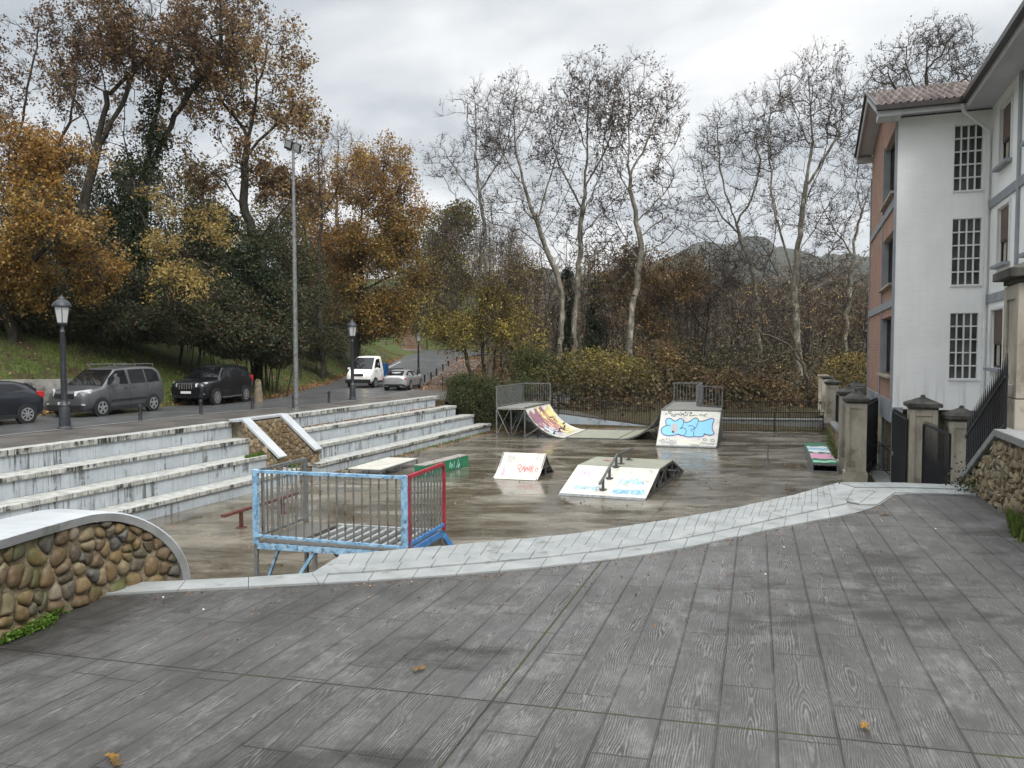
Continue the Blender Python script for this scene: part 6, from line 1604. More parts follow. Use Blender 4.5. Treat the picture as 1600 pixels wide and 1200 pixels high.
lamp('furthest black lantern lamp behind the silver estate car', 654, 592, 4.0)
b = gnd(463, 640.5); root = thing('floodlight_pole', 'tall galvanised floodlight pole rising behind the stone recess', 'floodlight', b)
top = at(457.5, 236, b.y); Hp = top.z - b.z
mb = MB(); mb.lathe([(.16, 0), (.16, .03), (.115, .05), (.105, .4), (.10, 1.6), (.085, Hp * .5), (.055, Hp)], 12); mb.build('pole', M['galv'], root, local=True, smooth=35)
mb = MB(); mb.bar((-.26, .04, Hp + .06), (.26, -.06, Hp - .05), .05); mb.build('cross_arm', M['galv'], root, local=True)
for dx, dz in ((-.16, .24), (.17, .12)):
    Mr = Matrix.Rotation(R(-20), 3, 'Z') @ Matrix.Rotation(R(-28), 3, 'Y').inverted() @ Matrix.Rotation(R(30), 3, 'X')
    Mr = Matrix.Rotation(R(20), 3, 'Y') @ Matrix.Rotation(R(28), 3, 'X')
    c = Vector((dx, -.04, Hp + dz)); mb = MB(); mb.box(c, (.30, .13, .36), M=Mr); mb.bar(c + Mr @ Vector((0, 0, -.2)), (dx * .8, 0, Hp), .04)
    f = mb.build('floodlight', M['plastic'], root, local=True, bevel=.01)
    g = MB(); g.box(c + Mr @ Vector((0, -.070, .03)), (.22, .012, .24), M=Mr); g.build('lens', M['flood_glass'], f, local=True)
bol = [(219.5, 659), (314, 649), (394.5, 641), (459, 637.5), (514, 630), (663.5, 598.5), (673.5, 594), (682, 587.5), (692, 580), (700.5, 573.5), (714, 566.5), (631, 543.5), (667, 546)]
where = ['bollard in front of the grey people carrier, left of the others', 'bollard in front of the front wheel of the black off-roader', 'bollard in front of the rear wheel of the black off-roader', 'bollard half hidden behind the floodlight pole',
 'bollard between the floodlight pole and the second street lamp', 'nearest of the bollards beyond the silver estate car', 'second bollard beyond the silver estate car', 'third bollard beyond the silver estate car', 'fourth bollard beyond the silver estate car', 'fifth bollard beyond the silver estate car', 'furthest bollard on the leaf strewn pavement', 'wooden-looking bollard at the foot of the hillside path', 'bollard on the grass verge beyond the road bend']
proto = None
for i, (px, py) in enumerate(bol):
    loc = gnd(px, py)
    if proto is None:
        proto = thing('bollard', '', 'bollard', loc)
        mb = MB(); mb.lathe([(.085, -.05), (.085, .03), (.072, .05), (.068, .50), (.085, .52), (.085, .56)], 12); mb.build('post', M['bollard'], proto, local=True, smooth=35)
        mb = MB(); mb.lathe([(.08, .56), (.08, .60), (.066, .65), (.03, .675)], 12); mb.build('cap', M['bollard'], proto, local=True, smooth=35); o = proto
    else: o = copy_tree(proto)
    o.location = loc; sc_ = .86 if i < 5 else 1.0; o.scale = (sc_,) * 3
    o['label'] = 'black iron ' + where[i]; o['label'] = o['label'].replace('iron wooden-looking ', ''); o['category'] = 'bollard'; o['group'] = 'bollards along the road'
pb = gnd(696.5, 614); mb = MB(); pb = on(692, 617, ground(-3.4, 40.5) + .02)
mb.tube([pb - Vector((0, 0, .1)), pb + Vector((0, 0, 1.15))], .035, 6); mb.bar(pb + Vector((0, 0, 1.1)), pb + Vector((1.3, .3, 1.1)), .035); mb.bar(pb + Vector((0, 0, .2)), pb + Vector((1.3, .3, .2)), .03)
for i in range(1, 10): q = pb + Vector((.13 * i, .03 * i, 0)); mb.tube([q + Vector((0, 0, .2)), q + Vector((0, 0, 1.1))], .009, 4)
tag(mb.build('iron_fence', M['black_iron']), 'short black railing end running into the dark green hedge', 'fence')

# ------------------------------------------------------------------ vegetation
def rnd_unit(n, r): v = r.normal(size=(n, 3)); return v / np.linalg.norm(v, axis=1, keepdims=True)
def tubes(A, B, ra, rb, k):
    """separate tapered prisms from A to B (arrays)"""
    n = len(A); D = B - A; L = np.linalg.norm(D, axis=1, keepdims=True); D = D / np.maximum(L, 1e-6)
    ref = np.where(np.abs(D[:, 2:3]) > .9, np.array([[1., 0, 0]]), np.array([[0, 0, 1.]])); X = np.cross(ref, D); X /= np.linalg.norm(X, axis=1, keepdims=True); Y = np.cross(D, X)
    a = np.linspace(0, 2 * np.pi, k, endpoint=False); c, s = np.cos(a), np.sin(a)
    ring = X[:, None, :] * c[None, :, None] + Y[:, None, :] * s[None, :, None]
    V = np.concatenate([A[:, None] + ring * ra[:, None, None], B[:, None] + ring * rb[:, None, None]], axis=1).reshape(-1, 3)
    j = np.arange(k); q = (j + 1) % k; f = np.stack([j, q, k + q, k + j], 1); F = (f[None] + (np.arange(n) * 2 * k)[:, None, None]).reshape(-1, 4)
    return V, F
def leaves(P, size, r, flat=.0, curl=True):
    n = len(P); U = rnd_unit(n, r); W = rnd_unit(n, r); U[:, 2] *= (1 - flat); U /= np.linalg.norm(U, axis=1, keepdims=True); W = np.cross(U, W); W /= np.linalg.norm(W, axis=1, keepdims=True)
    s = size * r.uniform(.6, 1.3, (n, 1)); V = np.stack([P + U * s * .5, P + W * s * .33 + U * s * .05, P - U * s * .5, P - W * s * .33 + U * s * .05], 1).reshape(-1, 3)
    return V, np.arange(n * 4).reshape(-1, 4)
def lobe_points(n, lobe, r, shell=.35):
    px, py, rx, ry, Y, rd = lobe; c = np.array(at(px, py, Y)); sx = rx * Y / FPX; sz = ry * Y / FPX
    d = rnd_unit(n, r); q = r.uniform(0, 1, (n, 1)) ** shell
    return c + d * q * np.array([sx, rd, sz])
def polyline(P, step):
    P = [np.array(p, float) for p in P]; out = []
    for a, b in zip(P, P[1:]):
        m_ = max(1, int(np.linalg.norm(b - a) / step))
        for i in range(m_): out.append(a + (b - a) * i / m_)
    out.append(P[-1]); return out
def smooth_line(P, n=2):
    P = [Vector(p) for p in P]
    for _ in range(n):
        Q = [P[0]]
        for a, b in zip(P, P[1:]): Q += [a.lerp(b, .25), a.lerp(b, .75)]
        P = Q + [P[-1]]
    return P
def tree(name, label, cat, Y, trunks, lobes, barkm, r_tip=.012, leafsets=(), seed=1, group=None, step=.5, twigs=5, twig_len=.7, expo=2.15, trunk_r=.25, base_z=None, up=.35, droop=.0, twig_r=.0075, wig=.065, clump=.38, ragged=.30):
    """trunks: pixel polylines (px, py[, dY]); lobes: (px, py, rx, ry, dY, depth, n_attractors)"""
    r = np.random.default_rng(seed); nodes, par, base_r = [], [], []
    first = None
    for ti, tr in enumerate(trunks):
        pts = [at(q[0], q[1], Y + (q[2] if len(q) > 2 else 0)) for q in tr]
        if ti == 0 or (len(tr[0]) > 3):
            p0 = pts[0]; p0.z = ground(p0.x, p0.y) - .25
            if first is None: first = p0.copy()
        P = polyline([tuple(p) for p in smooth_line(pts, 2)], step)
        if ti == 0 or (len(tr[0]) > 3): start = -1
        else: start = int(np.argmin([np.linalg.norm(P[0] - q) for q in nodes]))
        for i, q in enumerate(P):
            if i == 0 and start >= 0: prev = start; continue
            qq = q + (r.normal(size=3) * .05 if i else 0)
            nodes.append(qq); par.append(start if i == 0 else prev if i > 0 else -1); prev = len(nodes) - 1
            base_r.append(1.0 - .8 * i / len(P))
    nt = len(nodes); T = np.array(nodes)
    att = []
    for lb in lobes:
        px, py, rx, ry, dY, rd, n = lb; att.append(lobe_points(n, (px, py, rx, ry, Y + dY, rd), r, .45))
    att = np.concatenate(att); na = np.array([mnoise.noise(Vector(a) * .33 + Vector((seed * 2.7, 5, 0))) for a in att]); att = att[na > np.quantile(na, ragged)]; d0 = np.array([np.min(np.linalg.norm(T - a, axis=1)) for a in att]); att = att[np.argsort(d0)]
    cap = nt + len(att) * 14; N = np.zeros((cap, 3)); N[:nt] = T; cnt = nt; par = list(par)
    par_np = par; tips = []
    for a in att:
        D = a - N[:cnt]; dist = np.linalg.norm(D, axis=1); cost = dist + up * np.maximum(0, N[:cnt, 2] - a[2] + .25 * dist)
        i = int(np.argmin(cost)); L_ = dist[i]
        if L_ < .12: continue
        m_ = max(1, int(L_ / step)); p0 = N[i]
        pd = N[i] - N[par_np[i]] if par_np[i] >= 0 else np.array([0, 0, .5]); pd = pd / (np.linalg.norm(pd) + 1e-6)
        c1 = p0 + pd * L_ * .28 + np.array([0, 0, .10 * L_]); prev = i
        for k in range(1, m_ + 1):
            f = k / m_; q = (1 - f) ** 2 * p0 + 2 * f * (1 - f) * c1 + f * f * a
            q = q + r.normal(size=3) * wig * min(1, L_) * (1 if k < m_ else .3); q[2] -= droop * L_ * f * f
            if cnt >= cap: break
            N[cnt] = q; par_np.append(prev); prev = cnt; cnt += 1
        tips.append(prev)
    N = N[:cnt]; par_a = np.array(par_np[:cnt]); rad = np.full(cnt, 0.0); has = np.zeros(cnt, bool); has[par_a[par_a >= 0]] = True; rad[~has] = r_tip ** expo
    for i in range(cnt - 1, -1, -1):
        if par_a[i] >= 0: rad[par_a[i]] += max(rad[i], 1e-12)
    rad = rad ** (1 / expo)
    k_ = trunk_r / rad[0]
    for i in range(cnt): rad[i] = rad[i] * (k_ if k_ < 1 else 1) if rad[i] > .05 else rad[i]
    if k_ > 1: rad = np.where(rad > .04, rad * (1 + (k_ - 1) * np.clip((rad - .04) / max(.01, rad[0] - .04), 0, 1)), rad)
    idx = np.where(par_a >= 0)[0]; A, B = N[par_a[idx]], N[idx]; ra = np.minimum(rad[par_a[idx]], rad[idx] * 1.22 + .004); rb = rad[idx]
    thick = rb > .035
    V1, F1 = tubes(A[thick], B[thick] + (B[thick] - A[thick]) * .03, ra[thick], rb[thick], 7); V2, F2 = tubes(A[~thick], B[~thick], ra[~thick], rb[~thick], 4)
    # twigs
    src = np.array(tips + [i for i in idx if rad[i] < .03 and r.uniform() < .35]); src = np.repeat(src, twigs); r.shuffle(src)
    base = N[src]; pdir = base - N[par_a[src]]; pdir /= np.linalg.norm(pdir, axis=1, keepdims=True) + 1e-6
    dr1 = pdir * .8 + rnd_unit(len(src), r) * .7 + np.array([0, 0, .42 - droop]); dr1 /= np.linalg.norm(dr1, axis=1, keepdims=True)
    L1 = twig_len * r.uniform(.35, 1.0, (len(src), 1)); mid = base + dr1 * L1 * .55
    dr2 = dr1 + rnd_unit(len(src), r) * .38; dr2 /= np.linalg.norm(dr2, axis=1, keepdims=True); end = mid + dr2 * L1 * .5
    dr3 = dr1 + rnd_unit(len(src), r) * .75; dr3 /= np.linalg.norm(dr3, axis=1, keepdims=True); end2 = mid + dr3 * L1 * .4
    one = np.ones(len(src)); Vt, Ft = tubes(np.concatenate([base, mid, mid]), np.concatenate([mid, end, end2]), np.concatenate([one * twig_r, one * twig_r * .8, one * twig_r * .7]), np.concatenate([one * twig_r * .8, one * twig_r * .5, one * twig_r * .4]), 3)
    root = thing(name, label, cat, first, 0, group)
    np_mesh('trunk', V1, F1, M[barkm], root, smooth=True)
    np_mesh('branches', np.concatenate([V2, Vt]), np.concatenate([F2, Ft + len(V2)]), M[barkm if barkm == 'bark_dark' else 'bark_twig'], root, smooth=True)
    for (lk, n, size, spread, box) in leafsets:
        pts = np.concatenate([end, end2, mid]);
        if box is not None:
            ok = np.ones(len(pts), bool); pr = np.array([proj(p) for p in pts]); ok = (pr[:, 0] > box[0]) & (pr[:, 0] < box[2]) & (pr[:, 1] > box[1]) & (pr[:, 1] < box[3]); pts = pts[ok]
        if not len(pts): continue
        nv = np.array([mnoise.noise(Vector(p) * .55 + Vector((seed * 3.1, 0, 0))) + .35 * mnoise.noise(Vector(p) * 1.6) for p in pts]); pts = pts[nv > np.quantile(nv, clump)]
        P = pts[r.integers(0, len(pts), n)] + r.normal(size=(n, 3)) * spread
        Vl, Fl = leaves(P, size, r); np_mesh('foliage', Vl, Fl, L[lk], root)
    return root
def shrub(name, label, cat, lobes, Y, sets, seed=1, group=None, stems=30, barkm='bark_dark', shell=.42, lump=.9, thr=.42):
    """lobes: (px, py, rx, ry, dY, depth, weight)"""
    r = np.random.default_rng(seed); tot = sum(l[6] for l in lobes)
    c = at(lobes[0][0], lobes[0][1], Y + lobes[0][4]); b = Vector((c.x, c.y, ground(c.x, c.y)))
    root = thing(name, label, cat, b, 0, group)
    tips = np.concatenate([lobe_points(max(2, int(stems * l[6] / tot)), (l[0], l[1], l[2], l[3], Y + l[4], l[5]), r, .6) for l in lobes])
    A, B = [], []
    for tp in tips:
        g = np.array([tp[0] * .5 + c.x * .5, tp[1] * .5 + c.y * .5, 0]); g[2] = ground(g[0], g[1]) - .1; m1 = (g + tp) / 2 + r.normal(size=3) * .2
        A += [g, m1]; B += [m1, tp]
    A, B = np.array(A), np.array(B); V, F = tubes(A, B, np.tile([.04, .025], len(tips)), np.tile([.025, .008], len(tips)), 4); np_mesh('stems', V, F, M[barkm], root)
    for lk, n, size in sets:
        P = np.concatenate([lobe_points(int(n * l[6] / tot * 1.6), (l[0], l[1], l[2], l[3], Y + l[4], l[5]), r, shell) for l in lobes])
        nv = np.array([mnoise.noise(Vector(p) * lump + Vector((seed, 0, 0))) for p in P]); P = P[nv > np.quantile(nv, thr * .8)][:n]
        P = P + r.normal(size=P.shape) * .08
        Vl, Fl = leaves(P, size, r); np_mesh('foliage', Vl, Fl, L[lk], root)
    return root
OAK = 'oak trees on the bank'
# ---- left bank, back row first
tree('oak_tree', 'leggy oak with thin purplish leaves filling the top left picture corner', 'tree', 43, [[(40, 520), (35, 380), (20, 250), (50, 120), (60, 40)], [(30, 330), (-60, 220), (-90, 120)], [(35, 300), (110, 200), (120, 110)], [(22, 240), (-30, 160)]],
     [(30, 150, 110, 120, 0, 4, 240), (-60, 180, 110, 120, 2, 4, 110), (120, 90, 70, 80, 1, 3, 110), (60, 60, 80, 50, 0, 3, 80)], 'bark_dark', leafsets=[('purple', 6480, .16, .16, None), ('oak_dark', 2700, .16, .16, None)], seed=3, group=OAK, twigs=4, trunk_r=.21, ragged=.40)
tree('oak_tree', 'dark forked oak leaning left whose bare limbs reach the top of the picture', 'tree', 39, [[(125, 545), (130, 400), (128, 330), (150, 235), (170, 150), (150, 90)], [(150, 235), (190, 170), (215, 100), (200, 20)], [(150, 235), (120, 160), (85, 110), (70, 60)], [(170, 150), (230, 90), (260, 30)]],
     [(175, 70, 70, 80, 0, 3, 230), (110, 130, 60, 70, 1, 3, 110), (240, 60, 70, 70, 0, 3, 160), (190, -20, 110, 50, 0, 3, 120)], 'bark_dark', leafsets=[('oak_dark', 5940, .16, .15, None), ('oak', 2808, .17, .15, None)], seed=4, group=OAK, twigs=4, trunk_r=.23, ragged=.40)
tree('oak_tree', 'tall ivy covered oak with brown leaves above its dark green trunk', 'tree', 41, [[(215, 550), (222, 400), (230, 260), (245, 160), (270, 60)], [(230, 270), (290, 150), (350, 80), (340, 10)], [(226, 330), (190, 230), (200, 120)], [(245, 160), (260, 90), (230, 20)]],
     [(290, 60, 90, 80, 0, 4, 260), (230, 170, 60, 80, 0, 3, 150), (340, 30, 80, 50, 1, 3, 130), (200, 200, 60, 60, 1, 3, 80)], 'bark_dark', leafsets=[('oak_dark', 7560, .16, .16, None), ('oak', 3780, .17, .16, None)], seed=5, group=OAK, twigs=4, trunk_r=.26, ragged=.40)
def ivy(label, lobes, Y, n, seed, group='ivy growing on the oaks'):
    shrub('ivy', label, 'ivy', lobes, Y, [('ivy', n, .17)], seed, group, 12, shell=.5, thr=.3)
ivy('dark green ivy wrapping the tall oak trunk from ground to fork', [(205, 420, 42, 110, 0, 1.5, 3), (220, 300, 36, 90, 0, 1.4, 2.4), (245, 190, 26, 60, 0, 1.0, 1), (175, 340, 34, 70, .5, 1.3, 1.5), (240, 480, 60, 70, 0, 1.6, 2)], 40.5, 15000, 6)
tree('oak_tree', 'big spreading oak with rusty leaves and crooked trunk left of the floodlight pole', 'tree', 43, [[(402, 545), (410, 440), (400, 370), (375, 310), (385, 230), (400, 150), (420, 60)], [(376, 318), (340, 270), (290, 250), (270, 200)], [(385, 240), (440, 190), (480, 160)], [(400, 370), (350, 330), (300, 330)], [(388, 210), (340, 150), (330, 90)], [(402, 380), (440, 330), (480, 290)]],
     [(400, 100, 85, 80, 0, 4, 360), (460, 190, 48, 70, 0, 3, 160), (330, 170, 60, 80, 0, 3, 190), (400, 260, 70, 60, 0, 3, 150), (300, 270, 50, 50, 0, 2.5, 80), (450, 310, 50, 40, 0, 2.5, 80)], 'bark_dark', leafsets=[('oak', 10800, .18, .17, None), ('oak_dark', 3780, .16, .17, None), ('golden', 1512, .18, .2, None)], seed=8, group=OAK, twigs=4, trunk_r=.27, ragged=.40)
ivy('dark ivy climbing the crooked trunk of the spreading oak', [(405, 450, 34, 90, 0, 1.4, 2), (380, 400, 50, 50, 0, 1.4, 1), (350, 460, 60, 70, 0, 1.5, 2), (440, 490, 45, 60, 0, 1.4, 1.4)], 42.5, 12000, 9)
tree('oak_tree', 'slim oak standing between the spreading oak and the orange tree', 'tree', 62, [[(505, 540), (495, 420), (505, 330), (495, 260), (505, 215)], [(503, 340), (535, 280), (560, 240)], [(497, 400), (460, 330), (450, 260)]],
     [(495, 270, 55, 60, 0, 3, 150), (545, 270, 45, 40, 0, 3, 70), (455, 310, 40, 60, 0, 3, 90)], 'bark_dark', leafsets=[('oak_dark', 4104, .14, .16, None), ('oak', 2808, .15, .16, None)], seed=10, group=OAK, twigs=5, trunk_r=.2, ragged=.40)
# ---- coloured crowns
tree('maple_tree', 'dense orange maple overhanging the bank at the left picture edge', 'tree', 33, [[(20, 560), (10, 430), (30, 330), (10, 220)], [(12, 440), (80, 380), (140, 340)], [(28, 330), (90, 270), (130, 240)], [(15, 460), (-50, 380), (-90, 300)]],
     [(20, 260, 60, 60, 0, 3, 130), (60, 330, 90, 55, 0, 3, 190), (100, 400, 80, 50, -.5, 2.6, 190), (10, 430, 70, 60, -.5, 2.6, 150), (-60, 330, 80, 90, 0, 3, 120), (100, 250, 50, 35, 0, 2, 60), (125, 440, 40, 28, -1, 1.6, 60)], 'bark_dark', leafsets=[('orange', 23760, .135, .17, None), ('golden', 7560, .13, .18, (-200, 300, 220, 560)), ('oak', 7560, .14, .18, None)], seed=12, twigs=4, trunk_r=.22, clump=.52)
tree('maple_tree', 'young golden leaved maple hanging over the grey people carrier', 'tree', 34.6, [[(280, 555, 4.5), (284, 480, 3.5), (275, 400, 1.8), (250, 330)], [(280, 420), (310, 370), (325, 330)], [(286, 460), (320, 440), (345, 430)], [(275, 400), (235, 370), (215, 320)]],
     [(245, 305, 40, 16, 0, 1.6, 34), (300, 335, 40, 18, 0, 1.6, 34), (325, 370, 26, 14, 0, 1.2, 16), (262, 385, 34, 14, -.4, 1.4, 22), (290, 440, 50, 18, -.5, 1.6, 44), (335, 465, 30, 14, -.6, 1.2, 24), (262, 470, 22, 10, 0, 1, 10), (215, 300, 20, 14, 0, 1, 10)], 'bark_dark', leafsets=[('golden', 3915, .13, .13, None), ('yellow', 675, .12, .15, None)], seed=13, twigs=5, trunk_r=.08, twig_len=.6, clump=.5)
tree('maple_tree', 'large orange and gold maple above the white tipper van', 'tree', 70, [[(552, 545), (566, 460), (560, 380), (570, 290)], [(565, 420), (510, 350), (500, 290)], [(566, 400), (620, 340), (640, 300)], [(572, 450), (640, 420), (670, 400)], [(565, 440), (500, 430), (480, 400)], [(565, 330), (600, 280), (600, 240)]],
     [(570, 290, 75, 50, 0, 4, 260), (520, 340, 50, 60, 0, 3.5, 160), (620, 340, 55, 60, 0, 3.5, 200), (580, 400, 85, 55, -1, 3.5, 320), (540, 460, 70, 45, -1, 3, 220), (630, 450, 50, 45, -.6, 3, 190), (600, 500, 50, 28, -1, 2.5, 110), (500, 420, 30, 50, 0, 3, 90), (600, 250, 40, 25, 0, 2.5, 60)], 'bark_dark', leafsets=[('orange', 32400, .21, .32, None), ('golden', 8640, .2, .32, (480, 400, 700, 560)), ('oak', 14040, .21, .32, (440, 200, 700, 430)), ('olive', 9720, .21, .35, (540, 330, 700, 560))], seed=14, twigs=3, trunk_r=.34, twig_len=1.0, step=.7)
tree('slender_tree', 'thin leafless tree top showing between oaks left of the orange maple', 'tree', 78, [[(530, 540), (528, 400), (525, 300), (528, 215)], [(526, 320), (545, 260), (550, 210)], [(526, 330), (505, 260), (500, 205)]], [(525, 240, 50, 45, 0, 3, 170)], 'bark_grey', seed=15, twigs=5, trunk_r=.16, twig_len=1.0)
tree('hornbeam_tree', 'fine twigged brown tree with yellow-green lower leaves right of the road', 'tree', 56, [[(757, 585), (752, 500), (748, 420), (755, 340)], [(765, 585, .5, 1), (780, 500, .5), (800, 410, .5)], [(740, 585, -.3, 1), (715, 500), (700, 420)], [(775, 585, .2, 1), (815, 500), (850, 450)]],
     [(740, 420, 70, 90, 0, 4, 380), (790, 450, 60, 80, 0, 4, 300), (700, 400, 40, 70, 0, 3, 150), (740, 520, 70, 40, -1, 3, 240), (810, 530, 50, 40, -1, 3, 140), (680, 500, 30, 40, -1, 2.5, 90)], 'bark_grey', leafsets=[('brown', 6000, .13, .2, (640, 300, 900, 480)), ('olive', 6000, .14, .22, (640, 380, 860, 600)), ('yellow', 9500, .15, .22, (640, 450, 860, 600)), ('golden', 3000, .15, .22, (640, 400, 860, 600))], seed=16, twigs=4, trunk_r=.13, twig_len=.9, up=.5)
shrub('evergreen_tree', 'dark olive tree filling the gap behind the orange maple', 'tree', [(690, 380, 50, 60, 0, 5, 2), (670, 450, 60, 70, 0, 5, 3), (720, 340, 30, 30, 0, 4, 1), (700, 520, 60, 40, 0, 4, 1.5)], 124, [('olive', 12000, .38), ('oak', 3500, .36), ('ivy', 6000, .38)], 17, None, 20)
# ---- planes
PL = 'leafless plane trees behind the court'
tree('plane_tree', 'slender pale trunked tree rising straight above the hornbeam', 'tree', 60, [[(765, 590), (762, 470), (760, 380), (745, 270), (742, 160)], [(752, 320), (715, 270), (690, 230)], [(750, 300), (790, 240), (800, 180)], [(760, 400), (725, 330), (700, 290)]],
     [(745, 200, 60, 70, 0, 3.5, 240), (710, 260, 45, 50, 0, 3, 130), (785, 240, 40, 60, 0, 3, 130)], 'bark_birch', leafsets=[('brown', 1500, .13, .12, None)], seed=20, twigs=4, trunk_r=.15, twig_len=.9, group=PL)
tree('plane_tree', 'leaning plane tree whose pale trunk tilts left into a tall forked top', 'tree', 57, [[(868, 590), (880, 500), (875, 440), (850, 380), (815, 280), (800, 200), (810, 130)], [(838, 350), (865, 260), (880, 200)], [(815, 290), (775, 220), (770, 160)], [(876, 450), (830, 410), (790, 390)], [(803, 230), (830, 180), (835, 140)], [(880, 470), (900, 400), (905, 350)], [(860, 400), (820, 360), (770, 350)], [(845, 370), (880, 320), (900, 260)]],
     [(805, 180, 55, 60, 0, 4, 260), (860, 220, 45, 60, 0, 3.5, 160), (770, 230, 35, 50, 0, 3, 90), (810, 330, 50, 50, 0, 3, 110), (760, 310, 50, 60, 0, 3, 90), (850, 330, 40, 50, 0, 3, 70)], 'bark_plane', expo=2.5, up=.8, leafsets=[('brown', 1072, .14, .12, None), ('oak_dark', 330, .15, .12, None)], seed=21, twigs=4, trunk_r=0.208, twig_len=.9, group=PL)
tree('plane_tree', 'tall straight plane tree with dense dark seed balls left of centre', 'tree', 58, [[(896, 600), (898, 500), (905, 400), (912, 320), (918, 220), (920, 120)], [(912, 330), (870, 250), (850, 190)], [(914, 290), (955, 220), (960, 150)], [(908, 370), (950, 320), (985, 290)], [(916, 240), (890, 160), (890, 110)], [(902, 440), (860, 380), (830, 330)], [(905, 420), (950, 380), (975, 350)], [(913, 330), (940, 270), (945, 200)]],
     [(915, 150, 62, 65, 0, 4.5, 420), (870, 220, 50, 60, 0, 4, 190), (955, 210, 48, 70, 0, 4, 210), (930, 310, 60, 50, 0, 3.5, 120), (885, 330, 45, 60, 0, 3.5, 90), (940, 390, 60, 40, 0, 3, 60)], 'bark_plane', expo=2.5, up=.8, leafsets=[('brown', 2310, .16, .12, None), ('oak_dark', 1072, .16, .12, None)], seed=22, twigs=4, trunk_r=0.216, twig_len=.8, group=PL)
tree('plane_tree', 'plane tree with pale bent trunk and round open top right of the straight one', 'tree', 56, [[(982, 600), (985, 500), (1003, 400), (995, 340), (980, 270), (985, 180), (980, 110)], [(995, 345), (1045, 300), (1060, 240)], [(982, 280), (1020, 200), (1035, 140)], [(983, 250), (950, 180), (950, 120)], [(1000, 370), (1030, 345), (1065, 330)], [(1001, 410), (960, 350), (950, 290)], [(1002, 400), (1050, 370), (1080, 320)], [(990, 320), (960, 250), (940, 200)]],
     [(985, 160, 60, 65, 0, 4.5, 380), (1035, 190, 36, 65, 0, 4, 200), (1030, 290, 45, 45, 0, 3.5, 130), (955, 230, 40, 60, 0, 3.5, 120), (1045, 350, 45, 40, 0, 3, 80), (960, 330, 40, 50, 0, 3, 70)], 'bark_plane', expo=2.5, up=.8, leafsets=[('brown', 2227, .16, .12, None), ('oak_dark', 948, .16, .12, None)], seed=23, twigs=4, trunk_r=0.224, twig_len=.8, group=PL)
tree('plane_tree', 'slanting multi-stemmed plane left of the broad plane by the school', 'tree', 58, [[(1195, 620), (1185, 540), (1180, 430), (1150, 350), (1125, 270), (1120, 190)], [(1150, 350), (1190, 280), (1180, 200)], [(1178, 440), (1120, 380), (1090, 360)], [(1180, 460), (1215, 380), (1210, 300)], [(1160, 370), (1110, 320), (1095, 250)], [(1182, 500), (1130, 450), (1095, 440)]],
     [(1135, 220, 45, 70, 0, 4, 260), (1185, 210, 45, 70, 0, 4, 220), (1110, 330, 50, 50, 0, 3.5, 130), (1170, 320, 50, 60, 0, 3.5, 130), (1120, 420, 60, 50, 0, 3, 90), (1095, 260, 30, 60, 0, 3, 70)], 'bark_plane', expo=2.5, up=.8, leafsets=[('brown', 1485, .14, .12, None)], seed=24, twigs=4, trunk_r=0.176, twig_len=.9, group=PL)
tree('plane_tree', 'broadest plane tree forking low beside the school building', 'tree', 53, [[(1248, 640), (1246, 560), (1242, 470), (1244, 400), (1262, 280), (1270, 190), (1262, 110)], [(1243, 440), (1215, 350), (1200, 260), (1205, 170)], [(1246, 400), (1295, 320), (1330, 270)], [(1262, 290), (1310, 210), (1320, 140)], [(1243, 480), (1290, 430), (1330, 400)], [(1245, 520), (1180, 450), (1120, 420)], [(1266, 230), (1235, 160), (1235, 110)], [(1246, 500), (1210, 420), (1180, 360), (1150, 280)], [(1243, 460), (1310, 380), (1345, 300)], [(1255, 320), (1290, 250), (1295, 180)], [(1246, 540), (1290, 500), (1330, 470)]],
     [(1265, 150, 70, 75, 0, 5, 460), (1215, 220, 50, 70, 0, 4, 210), (1315, 200, 45, 70, 0, 4, 230), (1300, 330, 55, 60, 0, 4, 160), (1160, 400, 60, 40, 0, 3, 70), (1225, 330, 50, 50, 0, 3.5, 110), (1290, 430, 60, 50, 0, 3, 110)], 'bark_plane', expo=2.5, up=.8, leafsets=[('brown', 2557, .13, .12, None), ('oak_dark', 660, .14, .12, None)], seed=25, twigs=4, trunk_r=0.272, twig_len=.85, group=PL)
tree('plane_tree', 'right-hand plane with wide low fork partly hidden by the school brick wall', 'tree', 60, [[(1318, 620), (1322, 520), (1330, 410), (1345, 330), (1380, 240)], [(1332, 400), (1290, 340), (1280, 300)], [(1330, 420), (1370, 380), (1400, 350)], [(1345, 330), (1335, 270), (1350, 200)]],
     [(1350, 270, 60, 80, 0, 4, 260), (1300, 340, 40, 50, 0, 3, 100), (1400, 330, 50, 60, 0, 3, 80)], 'bark_plane', expo=2.5, up=.8, leafsets=[('brown', 990, .13, .12, None)], seed=26, twigs=4, trunk_r=0.160, twig_len=.9, group=PL)
tree('plane_tree', 'plane tree crown showing above the tiled school roof', 'tree', 46, [[(1440, 600), (1440, 300), (1442, 200), (1448, 120), (1450, 60)], [(1442, 190), (1400, 140), (1385, 110)], [(1444, 180), (1500, 130), (1530, 100)], [(1443, 170), (1415, 100), (1420, 60)], [(1448, 110), (1480, 70), (1490, 45)]],
     [(1440, 100, 75, 55, 0, 4, 300), (1385, 140, 40, 40, 0, 3, 110), (1505, 120, 45, 35, 0, 3, 110), (1460, 65, 45, 28, 0, 3, 90)], 'bark_grey', leafsets=[('brown', 2600, .11, .10, None)], seed=27, twigs=4, trunk_r=.24, twig_len=.7, group=PL)
